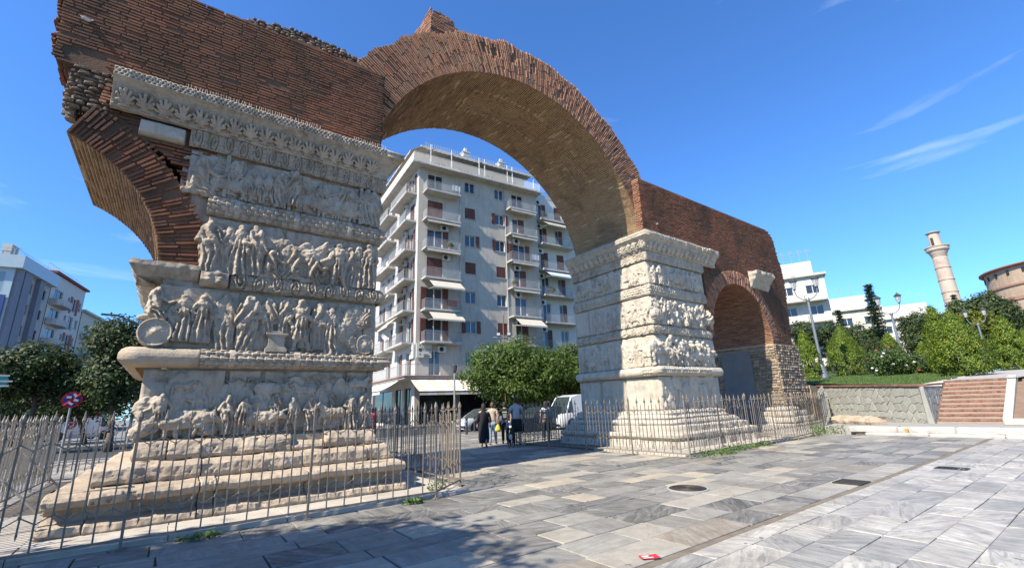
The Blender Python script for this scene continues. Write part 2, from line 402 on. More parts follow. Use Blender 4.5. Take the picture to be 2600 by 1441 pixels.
def grating(x0, x1, y0, y1, label, n, along):
    t = thing('drain_grating', ((x0 + x1) / 2, (y0 + y1) / 2, 0), label, 'grating')
    dx, dy = (x1 - x0) / 2, (y1 - y0) / 2
    b = B(); b.bb(-dx, dx, -dy, dy, -.03, .006); b.build('pit', M('pit_black', (.012, .011, .01)), t, local=True)
    for s in (-1, 1):
        b = B(); b.bb(-dx, dx, s * dy - .012, s * dy + .012, 0, .016); b.build('rim', m_steel, t, local=True)
        b = B(); b.bb(s * dx - .012, s * dx + .012, -dy + .012, dy - .012, 0, .0155); b.build('rim', m_steel, t, local=True)
    for k in range(n):
        b = B(); f = -1 + 2 * (k + .5) / n
        if along: b.bb(-dx + .012, dx - .012, f * dy - dy / n * .45, f * dy + dy / n * .45, 0, .014)
        else: b.bb(f * dx - dx / n * .45, f * dx + dx / n * .45, -dy + .012, dy - .012, 0, .014)
        b.build('bar', m_steel, t, local=True)
grating(9.85, 10.35, 3.3, 3.72, 'square iron drain grating at the edge of the grey slabs', 9, False)
grating(12.85, 13.2, 2.45, 2.92, 'small dark drain grating in the pale veined paving', 8, True)
# red leaflet dropped on the paving
c = (4.13, 3.37)
lf = thing('leaflet', (c[0], c[1], .006), 'small red leaflet lying flat on the paving', 'leaflet', rz=-.45)
nu, nv = 9, 6; V = []
for i in range(nu):
    for j in range(nv):
        u, v = (i / (nu - 1) - .5) * .20, (j / (nv - 1) - .5) * .12; V.append((u, v, .004 + .006 * math.sin(u * 14) ** 2 + .004 * (v / .06) ** 2))
obj('sheet', V, [tuple(f) for f in gridfaces(nu, nv)], M('red_paper', (.62, .03, .04), (.70, .06, .05), 20, .6), lf, local=True)
b = B(); b.bb(-.075, -.0, .01, .035, .008, .0125); b.bb(-.075, .03, -.03, -.018, .008, .0125); b.build('print', M('paper_white', (.75, .72, .70)), lf, local=True)
# ------------------------------------------------------------------ the triumphal arch
arch = thing('triumphal_arch', (8.95, 12.4, 0), 'ruined ancient triumphal arch of brick on carved marble piers', 'arch')
AL = np.array(arch.location); ZU = np.array([0., 0., 1.])
FY = 10.3                                    # front plane of the piers
RCX, RCZ, RIN, ROUT, RY0, RY1 = 8.95, 7.0, 5.70, 7.12, 10.62, 14.4     # central arch ring
SCX, SCZ, SIN, SOUT = 21.0, 4.1, 2.66, 3.32  # small arch on the right
LCX, LCZ, LIN, LOUT = -3.08, 4.2, 2.52, 3.25 # broken springing of the small arch on the left
BR = []                                      # every brick: centre, axis a (length), axis b (thickness), normal, la, lb, depth, material index
rb = random.Random(3)
def brick(c, a, bb, n, la, lb, mi, proud=.0):
    BR.append((np.array(c, float), np.array(a, float), np.array(bb, float), np.array(n, float), la, lb, proud, mi))
def wall_bricks(O, U, N, ur, z0, z1, mi, pitch=.070, th=.040, lo=.22, hi=.38, skip=None, rough=.012, miss=.03):
    O, U, N = map(lambda v: np.array(v, float), (O, U, N)); k = 0; z = z0
    while z < z1 - .01:
        u0, u1 = ur(z); u = u0 - (rb.random() * .2); zz = z + pitch / 2
        while u < u1 - .05:
            l = rb.uniform(lo, hi); ua, ub = max(u, u0), min(u + l, u1 + rb.uniform(-.05, .03))
            if ub - ua > .06 and rb.random() > miss and not (skip and skip((ua + ub) / 2, zz)):
                p = rb.uniform(.001, 2 * rough)
                brick(O + U * ((ua + ub) / 2) + ZU * (zz + rb.uniform(-.006, .006)) + N * p, U, ZU, N, ub - ua, th * rb.uniform(.85, 1.15), mi, p)
            u += l + rb.uniform(.018, .034)
        z += pitch
def ring_bricks(cx, cz, ri, ro, y, a0, a1, mi, pitch=.088, th=.054, skip=None, rough=.02, miss=.04):
    rm = (ri + (ro(1.) if callable(ro) else ro)) / 2; n = int((a1 - a0) * rm / pitch)
    for k in range(n):
        a = a0 + (a1 - a0) * (k + .5) / n; d = np.array([math.cos(a), 0, math.sin(a)]); t = np.array([-math.sin(a), 0, math.cos(a)])
        r = ri - .004 + rb.uniform(0, .01); rr = ro(a) if callable(ro) else ro
        first = rb.uniform(.2, .36)
        while r < rr - .06:
            l = first if r < ri + .05 else rb.uniform(.26, .42); e = min(r + l, rr + rb.uniform(-.035, .02)); first = 0.3
            if e - r > .05 and rb.random() > miss and not (skip and skip(a, (r + e) / 2)):
                p = rb.uniform(.0, 1.6 * rough); c = np.array([cx, y, cz]) + d * ((r + e) / 2) + np.array([0, -1, 0]) * p
                brick(c, d, t, np.array([0., -1, 0]), e - r, th * rb.uniform(.85, 1.15) * ((r + e) / 2 / rm), mi, p)
            r = e + rb.uniform(.015, .03)
def soffit_bricks(cx, cz, R, y0, y1, a0, a1, mi, pitch=.080, th=.034, skip=None):
    n = int((a1 - a0) * R / pitch)
    for k in range(n):
        a = a0 + (a1 - a0) * (k + .5) / n; d = np.array([math.cos(a), 0, math.sin(a)]); t = np.array([-math.sin(a), 0, math.cos(a)])
        y = y0 - rb.random() * .2; yb = y1(a) if callable(y1) else y1
        while y < yb - .06:
            l = rb.uniform(.24, .4); ya, ye = max(y, y0 + .004), min(y + l, yb)
            if ye - ya > .06 and rb.random() > .03 and not (skip and skip(a, (ya + ye) / 2)):
                p = rb.uniform(.001, .012)
                brick(np.array([cx, (ya + ye) / 2, cz]) + d * (R - p), np.array([0., 1, 0]), t, -d, ye - ya, th * rb.uniform(.85, 1.15), mi, p)
            y += l + rb.uniform(.018, .03)
def arcprism(name, cx, cz, ri, ro, y0, y1, a0, a1, n, m, parent=arch, jag=0., sd=1):
    rs = np.random.RandomState(sd); V = []; F = []
    for k in range(n + 1):
        a = a0 + (a1 - a0) * k / n; r2 = (ro(a) if callable(ro) else ro) + jag * rs.uniform(-1, 1)
        for y in (y0, y1):
            for r in (ri, r2): V.append((cx + r * math.cos(a), y, cz + r * math.sin(a)))
    for k in range(n):
        i, j = 4 * k, 4 * k + 4
        F += [(i, j, j + 1, i + 1), (i + 2, i + 3, j + 3, j + 2), (i, i + 2, j + 2, j), (i + 1, j + 1, j + 3, i + 3)]
    F += [(0, 1, 3, 2), (4 * n, 4 * n + 2, 4 * n + 3, 4 * n + 1)]
    return obj(name, V, F, [m_mort, m], parent, mi=[0, 0, 1, 0] * n + [0, 0])
# --- central arch: ragged extrados, radial bricks on the face, courses on the soffit
def rout(a): return ROUT + .035 * math.sin(a * 23) + .03 * math.sin(a * 41 + 1) + (.06 if 1.2 < a < 1.75 else 0)
A0 = math.asin((7.95 - RCZ) / RIN); A1 = math.pi - A0
arcprism('central_arch', RCX, RCZ, RIN + .006, lambda a: rout(a) - .05, RY0 + .008, RY1, A0 - .02, A1 + .02, 96, m_morts, jag=.015)
hole = lambda a, r: (1.62 < a < 1.70 and 6.55 < r < 6.8) or (1.78 < a < 1.92 and 6.6 < r < 6.75) or (1.25 < a < 1.33 and 6.3 < r < 6.6)
ring_bricks(RCX, RCZ, RIN, rout, RY0, A0, A1, 1, skip=hole, rough=.017, pitch=.076, th=.042)
def patch(a, y): return (1.22 < a < 1.86 and 11.75 < y < 12.9) or (.72 < a < .98 and 11.9 < y < 12.6)
soffit_bricks(RCX, RCZ, RIN + .004, RY0, RY1, A0, A1, 2, skip=patch)
for a0, a1, y0, y1 in ((1.22, 1.86, 11.75, 12.9), (.72, .98, 11.9, 12.6)):       # repaired panels with bricks laid the other way
    n = int((y1 - y0) / .088)
    for k in range(n):
        yy = y0 + (k + .5) * (y1 - y0) / n; a = a0
        while a < a1 - .012:
            l = rb.uniform(.2, .34) / RIN; e = min(a + l, a1); m_ = (a + e) / 2
            d = np.array([math.cos(m_), 0, math.sin(m_)]); t = np.array([-math.sin(m_), 0, math.cos(m_)])
            brick(np.array([RCX, yy, RCZ]) + d * (RIN + .002), t, np.array([0., 1, 0]), -d, (e - a) * RIN, .045, 2, 0); a = e + .004
soffit_bricks(RCX, RCZ, RIN + .004, RY1 - .012, RY1, A0, A1, 2) if False else None
# brick haunch hidden behind the attic on both sides is part of the attic walls
# stump of a wall on the crown
b = B(); b.prism([(5.35, 11.3, 13.05), (6.75, 11.3, 13.05), (6.55, 11.3, 14.15), (6.1, 11.3, 14.4), (5.75, 11.3, 14.72), (5.6, 11.3, 14.62), (5.4, 11.3, 14.25)], (0, 1.5, 0)); b.build('crown_stub', m_mort, arch)
wall_bricks((0, 11.3, 0), (1, 0, 0), (0, -1, 0), lambda z: (5.38 + max(0, z - 14.3) * .35, 6.75 - max(0, z - 14.0) * 1.0), 13.9, 14.65, 3)
wall_bricks((5.40, 0, 0), (0, -1, 0), (-1, 0, 0), lambda z: (-12.8, -11.3), 13.8, 14.7, 3)
# --- attic walls
def lx(z): return np.interp(z, [7.0, 7.3, 7.7, 8.0, 8.7, 9.2, 10.6], [-2.02, -1.85, -2.2, -2.56, -2.62, -2.66, -2.6])
ATT = 10.42
def ltop(x): return 10.44 - .05 * max(0, (1.5 - x)) + .04 * math.sin(x * 5)
b = B()
pl = [(lx(z) + .03, FY + .007, z) for z in np.arange(7.92, 10.3, .2)]
pl2 = [(x, FY + .007, ltop(x) - .03) for x in np.arange(3.4, -2.6, -.4)]
b.prism([(3.53, FY + .007, 7.9), (3.53, FY + .007, 10.4)] + pl2 + pl[::-1], (0, .33, 0))
b.prism([(3.1, FY + .337, 7.9), (3.1, FY + .337, 10.38)] + [(x, FY + .337, z) for x, _, z in pl2[1:]] + [(x, FY + .337, z) for x, _, z in pl[::-1]], (0, 3.76, 0)); b.build('attic_wall', m_mort, arch)
hol = lambda x, z: (-2.35 < x < -1.75 and 7.9 < z < 8.4 and (x + 2.05) ** 2 / .09 + (z - 8.1) ** 2 / .06 < 1) or (.55 < x < 1.25 and abs(z - 8.98 + (x - .9) * .05) < .045) or (-.1 < x < .3 and abs(z - 9.2) < .04)
wall_bricks((0, FY, 0), (1, 0, 0), (0, -1, 0), lambda z: (lx(z) + rb.uniform(-.06, .05), 3.55), 7.92, 10.36, 0, skip=hol, rough=.007)
for z in np.arange(7.95, 10.3, .074):
    y = FY + .02
    while y < FY + 3.9: l = rb.uniform(.25, .42); brick((lx(z) + rb.uniform(-.07, .04), y + l / 2, z + .037), (0, 1, 0), ZU, (-1, 0, 0), l - .02, .045, 0); y += l
wall_bricks((3.55, 0, 0), (0, 1, 0), (1, 0, 0), lambda z: (FY + .02, FY + .36), 7.92, 10.36, 0)
# rubble core standing above the attic, behind the brick face
def rubble_wall(name, O, U, N, poly_top, u0, u1, z0, size, m, parent, sd, depth=.14, mort=m_mort, skip=None, thick=.5):
    """field of separate rough stones on a face"""
    rg = random.Random(sd); O, U, N = map(lambda v: np.array(v, float), (O, U, N)); out = []
    z = z0; 
    while z < max(poly_top(u0), poly_top((u0 + u1) / 2), poly_top(u1)):
        h = size * rg.uniform(.55, .95); u = u0 - rg.random() * size
        while u < u1:
            w = size * rg.uniform(.8, 1.9); ua, ub = max(u, u0), min(u + w, u1)
            if ub - ua > size * .35 and z + h * .6 < poly_top((ua + ub) / 2) and not (skip and skip((ua + ub) / 2, z + h / 2)):
                out.append(((ua + ub) / 2, z + h / 2, (ub - ua) - .03, h - .03, rg.uniform(.4, 1.)))
            u += w
        z += h
    return [(O + U * u + ZU * zc + N * 0., U, N, w, h, p * depth) for u, zc, w, h, p in out]
def rock_mesh(sd, n=6):
    rs = np.random.RandomState(sd); V = []; F = []
    ring = [(-.5, -.42), (-.3, -.5), (.3, -.5), (.5, -.38), (.5, .36), (.28, .5), (-.3, .5), (-.5, .4)]
    for k, (s, hgt) in enumerate(((1., 0.), (1., .55), (.72, 1.))):
        for x, z in ring: V.append((x * s + rs.uniform(-.05, .05), -hgt + rs.uniform(-.1, .1) * (k > 0), z * s + rs.uniform(-.05, .05)))
    V.append((rs.uniform(-.1, .1), -1.08, rs.uniform(-.1, .1)))
    for k in range(2):
        for i in range(8): F.append((k * 8 + i, k * 8 + (i + 1) % 8, k * 8 + 8 + (i + 1) % 8, k * 8 + 8 + i))
    for i in range(8): F.append((16 + i, 16 + (i + 1) % 8, 24))
    return V, F
ROCKS = [rock_mesh(i) for i in range(7)]
def put_stones(stones, m, parent, name='stone', limit=300, sd=0):
    rg = random.Random(sd); rest = B(); l = np.array(rootloc(parent))
    sh = [mesh(name, V, F, m) for V, F in ROCKS]
    for i, (c, U, N, w, h, d) in enumerate(stones):
        k = rg.randrange(7); R = np.array([U * w, -N * d, ZU * h]).T
        if i < limit:
            o = link(name, sh[k], parent); mm = Matrix(np.vstack([np.hstack([R, (c - l)[:, None]]), [0, 0, 0, 1]]).tolist()); o.matrix_local = mm
        else:
            rest.add([R @ np.array(v) + c for v in ROCKS[k][0]], ROCKS[k][1])
    if rest.V: rest.build('small_stones', m, parent, kind='stuff')
b = B(); b.prism([(-.4, 12.0, 10.3), (3.9, 12.0, 10.3), (3.9, 12.0, 11.9), (3.3, 12.0, 12.0), (2.5, 12.0, 12.15), (1.6, 12.0, 12.15), (.6, 12.0, 11.95), (0.0, 12.0, 11.75), (-.4, 12., 11.4)], (0, 2.2, 0))
rc = b.build('rubble_core', m_mort, arch)
put_stones(rubble_wall('s', (0, 12.0, 0), (1, 0, 0), (0, -1, 0), lambda x: float(np.interp(x, [-.4, 0, .6, 1.6, 2.5, 3.3, 3.9], [11.4, 11.8, 12., 12.22, 12.22, 12.08, 11.95])), -.4, 3.9, 10.6, .13, m_rub, rc, 5, .09), m_rubd, rc, limit=300)
# right attic, ragged far end
def rx(z): return np.interp(z, [3.9, 4.4, 5.5, 6.5, 7.6, 8.4, 9.0, 9.8, 10.1, 10.5], [25.75, 25.8, 26.0, 26.15, 26.3, 26.25, 26.05, 25.95, 25.75, 25.2])
b = B()
a_s = [math.pi * k / 24 for k in range(25)]
poly = [(14.30, FY + .007, 7.85), (14.30, FY + .007, 10.42), (25.2, FY + .007, 10.42)] + [(rx(z) - .03, FY + .007, z) for z in (10.1, 9.8, 9.0, 8.4, 7.6, 6.5, 5.5, 4.4)] + [(25.75, FY + .007, 4.1), (SCX + SIN + .016, FY + .007, 4.1)]
poly += [(SCX + (SIN + .016) * math.cos(a), FY + .007, SCZ + (SIN + .016) * math.sin(a)) for a in a_s[1:]] + [(18.2, FY + .007, 4.1), (18.2, FY + .007, 7.85)]
b.prism(poly, (0, .33, 0)); b.prism([(14.8 if x < 14.5 else x, FY + .337, z) for x, _, z in poly], (0, 3.76, 0)); b.build('attic_wall', m_mort, arch)
inring = lambda x, z: math.hypot(x - SCX, z - SCZ) < SOUT + .03
wall_bricks((0, FY, 0), (1, 0, 0), (0, -1, 0), lambda z: (14.28, rx(z) + rb.uniform(-.08, .06)), 7.92, 10.38, 0, rough=.007)
wall_bricks((0, FY, 0), (1, 0, 0), (0, -1, 0), lambda z: (18.25, rx(z) + rb.uniform(-.08, .06)), 4.12, 7.9, 0, skip=lambda x, z: inring(x, z) or (22.25 < x < 24.2 and 6.7 < z < 7.6), rough=.007)
wall_bricks((14.28, 0, 0), (0, -1, 0), (-1, 0, 0), lambda z: (-10.62, -FY - .005), 8.0, 10.38, 3, miss=0)
ring_bricks(SCX, SCZ, SIN, SOUT, FY, 0.03, math.pi - .03, 3, pitch=.07, th=.040, rough=.018)
soffit_bricks(SCX, SCZ, SIN + .004, FY, FY + 4.0, .0, math.pi, 3, th=.042)
# rubble pier under the small arch's right side
b = B(); b.prism([(SCX + SIN + .02, FY + .02, 0), (26.7, FY + .02, 0), (26.55, FY + .02, 2.0), (26.3, FY + .02, 4.1), (SCX + SIN + .02, FY + .02, 4.1)], (0, 4.0, 0))
rp = b.build('rubble_pier', m_morts, arch)
st = rubble_wall('s', (0, FY + .0, 0), (1, 0, 0), (0, -1, 0), lambda x: 4.12, 23.66, 26.62, 1.0, .17, m_rub, rp, 8, .09)
st = [s for s in st if s[0][0] < np.interp(s[0][2], [0, 2, 4.1], [26.7, 26.55, 26.25])]
st2 = rubble_wall('s', (23.66, 0, 0), (0, -1, 0), (-1, 0, 0), lambda u: 4.12, -14.2, -10.3, .3, .2, m_rub, rp, 9, .05, skip=lambda u, z: -13.1 < u < -11.5 and 1.2 < z < 3.9)
put_stones(st + st2, m_rub, rp, limit=300, sd=2)
b = B(); b.bb(23.60, 23.66, 11.52, 13.1, .4, 3.85); b.build('blocked_doorway', M('grey_render', (.20, .195, .185), (.26, .25, .235), 2, .9, .3), arch)
# low rubble spur running to the retaining wall
b = B(); b.prism([(26.62, 10.2, 0), (28.6, 10.4, 0), (28.5, 10.4, 1.6), (27.6, 10.3, 2.0), (26.62, 10.2, 2.05)], (0, 1.0, 0)); sp = b.build('rubble_spur', m_morts, arch)
put_stones(rubble_wall('s', (0, 10.2, 0), (1, .08, 0), (0, -1, 0), lambda x: float(np.interp(x, [26.6, 27.6, 28.5], [2.05, 2.0, 1.65])), 26.62, 28.5, .05, .16, m_rub, sp, 12, .10), m_rub, sp, limit=140, sd=4)
# --- broken springing of the left small arch
LA1 = math.acos((-2.16 - LCX) / LIN)
arcprism('broken_springing', LCX, LCZ, LIN + .006, LOUT - .05, FY + .012, FY + 3.6, -.02, LA1, 30, m_morts)
ring_bricks(LCX, LCZ, LIN, lambda a: LOUT + .02 * math.sin(a * 17), FY, 0.0, LA1, 0, pitch=.078, th=.040, rough=.03, skip=lambda a, r: abs(a - .56) < .03 and abs(r - 2.95) < .09)
soffit_bricks(LCX, LCZ, LIN + .004, FY, FY + 3.55, 0, LA1, 2, th=.04)
# brick nib and rough stone behind, under the attic's broken end
b = B(); b.prism([(-1.82, FY + .05, 7.22), (-1.2, FY + .05, 6.8), (.0, FY + .05, 6.2), (.15, FY + .05, 7.25), (-1.68, FY + .05, 7.25), (-1.68, FY + .05, 7.95), (-2.2, FY + .05, 7.95), (-2.35, FY + .05, 7.8), (-2.1, FY + .05, 7.3)], (0, 3.5, 0)); nib = b.build('broken_end', m_mort, arch)
wall_bricks((0, FY - .06, 0), (1, 0, 0), (0, -1, 0), lambda z: (-1.82 + (z - 7.3) * .12, -1.68), 7.26, 7.72, 3, rough=.02)
wall_bricks((0, FY + .03, 0), (1, 0, 0), (0, -1, 0), lambda z: (LCX + math.sqrt(max(.1, (LOUT + .03) ** 2 - (z - LCZ) ** 2)), -.02 if z < 6.85 else -1.1), 5.9, 7.2, 0, skip=lambda x, z: -1.25 < x < -.42 and 6.82 < z < 7.16, rough=.02)
put_stones(rubble_wall('s', (0, FY + .3, 0), (1, 0, 0), (-.6, -.8, 0), lambda x: 7.95, -2.36, -1.8, 7.0, .15, m_rub, nib, 15, .12), m_rubd, nib, limit=60, sd=6)
put_stones(rubble_wall('s', (0, FY + .06, 0), (1, 0, 0), (0, -1, 0), lambda x: 8.0, -2.32, -1.66, 7.05, .13, m_rub, nib, 16, .10) + rubble_wall('s', (-2.12, 0, 0), (0, -1, 0), (-1, 0, 0), lambda u: 8.02, -13.6, -FY - .02, 6.9, .17, m_rub, nib, 17, .16), m_rubd, nib, name='broken_stone', limit=200, sd=8)
# --- bricks become objects: the 300 that show largest, the rest one part
def bkey(q):
    d = q[0] - EYE; r = np.linalg.norm(d); return q[4] * q[5] * max(0.02, -q[3].dot(d) / r) / r / r
def bvis(q):
    c = ROT.T @ (q[0] - EYE)
    if c[2] < .3: return False
    return -30 < PCX + FPX * c[0] / c[2] < 2630 and -20 < PCY + FPX * c[1] / c[2] < 1460
BR.sort(key=lambda q: bkey(q) * (1 if bvis(q) else 0), reverse=True)
BMATS = [m_brk, m_brkr, m_brks, m_brkl]
def bmesh_local(sd):
    rs = np.random.RandomState(sd); s = .5
    V = []
    for d, k in ((.0, 1.), (1., 1.), (1.12, .9)):
        for x, z in ((-s, -s), (s, -s), (s, s), (-s, s)):
            V.append((x * (1 - (1 - k) * .35) + rs.uniform(-.025, .025), d, z * k + rs.uniform(-.07, .07)))
    F = [(8, 11, 10, 9)] + [(a + i, a + 4 + i, a + 4 + (i + 1) % 4, a + (i + 1) % 4) for a in (0, 4) for i in range(4)]
    return V, F
BV = [bmesh_local(i) for i in range(8)]
for pre in ('brick',):
    sh = {(k, mi): mesh('brick', BV[k][0], BV[k][1], BMATS[mi]) for k in range(8) for mi in range(4)}
rest = B(); DEP = .05
for i, (c, a, bb, n, la, lb, p, mi) in enumerate(BR):
    k = rb.randrange(8); R = np.array([a * la, n * DEP, bb * lb]).T; c0 = c - n * (DEP * 1.0)
    if np.linalg.det(R) < 0: R[:, 0] *= -1
    if i < 300:
        o = link('brick', sh[(k, mi)], arch); o.matrix_local = Matrix(np.vstack([np.hstack([R, (c0 - AL)[:, None]]), [0, 0, 0, 1]]).tolist())
    else:
        rest.i = mi; Vv = np.array(BV[k][0]) @ R.T + c0; n0 = len(rest.V); rest.V += Vv.tolist(); rest.F += [tuple(n0 + q for q in f) for f in BV[k][1]]; rest.I += [mi] * len(BV[k][1])
rest.build('brickwork', BMATS, arch, kind='stuff')
print('bricks', len(BR), round(time.time() - T0, 1))
# ------------------------------------------------------------------ carved marble piers
def sample_path(path, res):
    P = [np.array(p, float) for p in path]; nrm = []
    for i in range(len(P) - 1):
        d = (P[i + 1] - P[i]) / np.linalg.norm(P[i + 1] - P[i]); nrm.append(np.array([d[1], -d[0]]))
    pts = []; off = []; s = []; acc = 0.
    for i in range(len(P) - 1):
        L_ = np.linalg.norm(P[i + 1] - P[i]); n = max(2, int(L_ / res))
        for k in range(n if i < len(P) - 2 else n + 1):
            t = k / n; pts.append(P[i] * (1 - t) + P[i + 1] * t)
            if k == 0 and i > 0: off.append((nrm[i - 1] + nrm[i]) / (1 + nrm[i - 1].dot(nrm[i])))
            else: off.append(nrm[i])
            s.append(acc + t * L_)
        acc += L_
    return np.array(pts), np.array(off), np.array(s)
def sample_prof(prof, res):
    P = np.array(prof, float); d = np.r_[0, np.cumsum(np.linalg.norm(np.diff(P, axis=0), axis=1))]
    n = max(len(prof), int(d[-1] / res) + 1); t = np.unique(np.r_[np.linspace(0, d[-1], n), d])
    return np.c_[np.interp(t, d, P[:, 0]), np.interp(t, d, P[:, 1])], t / d[-1]
def mould(name, path, prof, m, parent, res=.03, disp=None, rough=.01, sd=0, smooth=True, nsc=5.):
    pts, off, s = sample_path(path, res); pr, t = sample_prof(prof, res * .8)
    nu, nv = len(pts), len(pr); S = s[:, None] + 0 * t[None]; Tt = t[None] + 0 * S
    h = np.repeat(pr[None, :, 0], nu, 0).copy()
    if disp is not None: h += disp(S, Tt)
    zz = np.repeat(pr[None, :, 1], nu, 0) + rough * .6 * fbm(S + 9, Tt * 1.3, nsc, 4, sd + 5)
    h += rough * fbm(S, Tt * (pr[-1, 1] - pr[0, 1] + .3), nsc, 5, sd) + rough * .35 * fbm(S + 3, Tt * 1.1, 23., 3, sd + 2)
    mn = pr[:, 0].min() - .05
    idx = np.r_[0, np.arange(nu), nu - 1]
    pts, off, h, zz = pts[idx], off[idx], h[idx], zz[idx]; h[0] = h[-1] = mn
    V = np.zeros((nu + 2, nv, 3)); V[..., 0] = pts[:, None, 0] + off[:, None, 0] * h; V[..., 1] = pts[:, None, 1] + off[:, None, 1] * h; V[..., 2] = zz
    return obj(name, V.reshape(-1, 3), gridfaces(nu + 2, nv), m, parent, smooth)
# surface patterns (s along the moulding in metres, t across it 0..1)
def scales(a, step=.085, rows=4, lo=.12, hi=.88):
    def f(S, T):
        r = (T - lo) / (hi - lo) * rows; row = np.floor(r); fr = r - row
        u = S / step + .5 * (row % 2); fs = u - np.floor(u); d = np.abs(fr - .5) * 2
        v = np.clip(1.1 - d * (.55 + .6 * fs) - .75 * fs, 0, 1) ** .7 - .45
        band = (np.abs((S % 1.15) - .5) < .05)
        return np.where((T > lo) & (T < hi), np.where(band, a * .3, a * v), 0)
    return f
def scroll(a, step=.30):
    def f(S, T):
        u = (S / step) % 1 - .5; v = (T - .5) * 1.0; side = np.where(np.floor(S / step) % 2 > 0, 1, -1); r = np.hypot(u * 1.05, v * .62 + .04 * side); th = np.arctan2(v, u)
        g_ = np.cos(r * 34 - th * side * 1.0) * np.exp(-((r - .2) / .2) ** 2) + .9 * np.exp(-(r / .07) ** 2) * (1 + .5 * np.cos(5 * th))
        g_ = .7 * g_ + .4 * np.sin(S * 52 + 5 * np.sin(T * 11 + S * 9)) * np.cos(T * 17)
        return np.where((T > .08) & (T < .92), a * g_, a * .6)
    return f
def acanthus(a, step=.30):
    def f(S, T):
        u = (S / step) % 1 - .5; v = np.clip((T - .06) / .44, 0, 1); w = .08 + .30 * np.sin(np.clip(v * 1.15, 0, 1) * math.pi * .62) ** 1.2
        w = w * (1 - np.clip(v - .85, 0, 1) * 3)
        w = w * (1 + .16 * np.cos(v * 24)); ins = (np.abs(u) < w) & (T > .06) & (T < .50)
        rib = .62 + .38 * np.cos(np.arctan2(u, v * .75 + .12) * 11)
        leaf = 0 * u
        hol = (np.cos(S / .04 * math.pi) * np.cos(T * 75)) > .25
        return np.where(T < .50, leaf, np.where((T > .53) & (T < .70) & hol, -a * .6, 0))
    return f
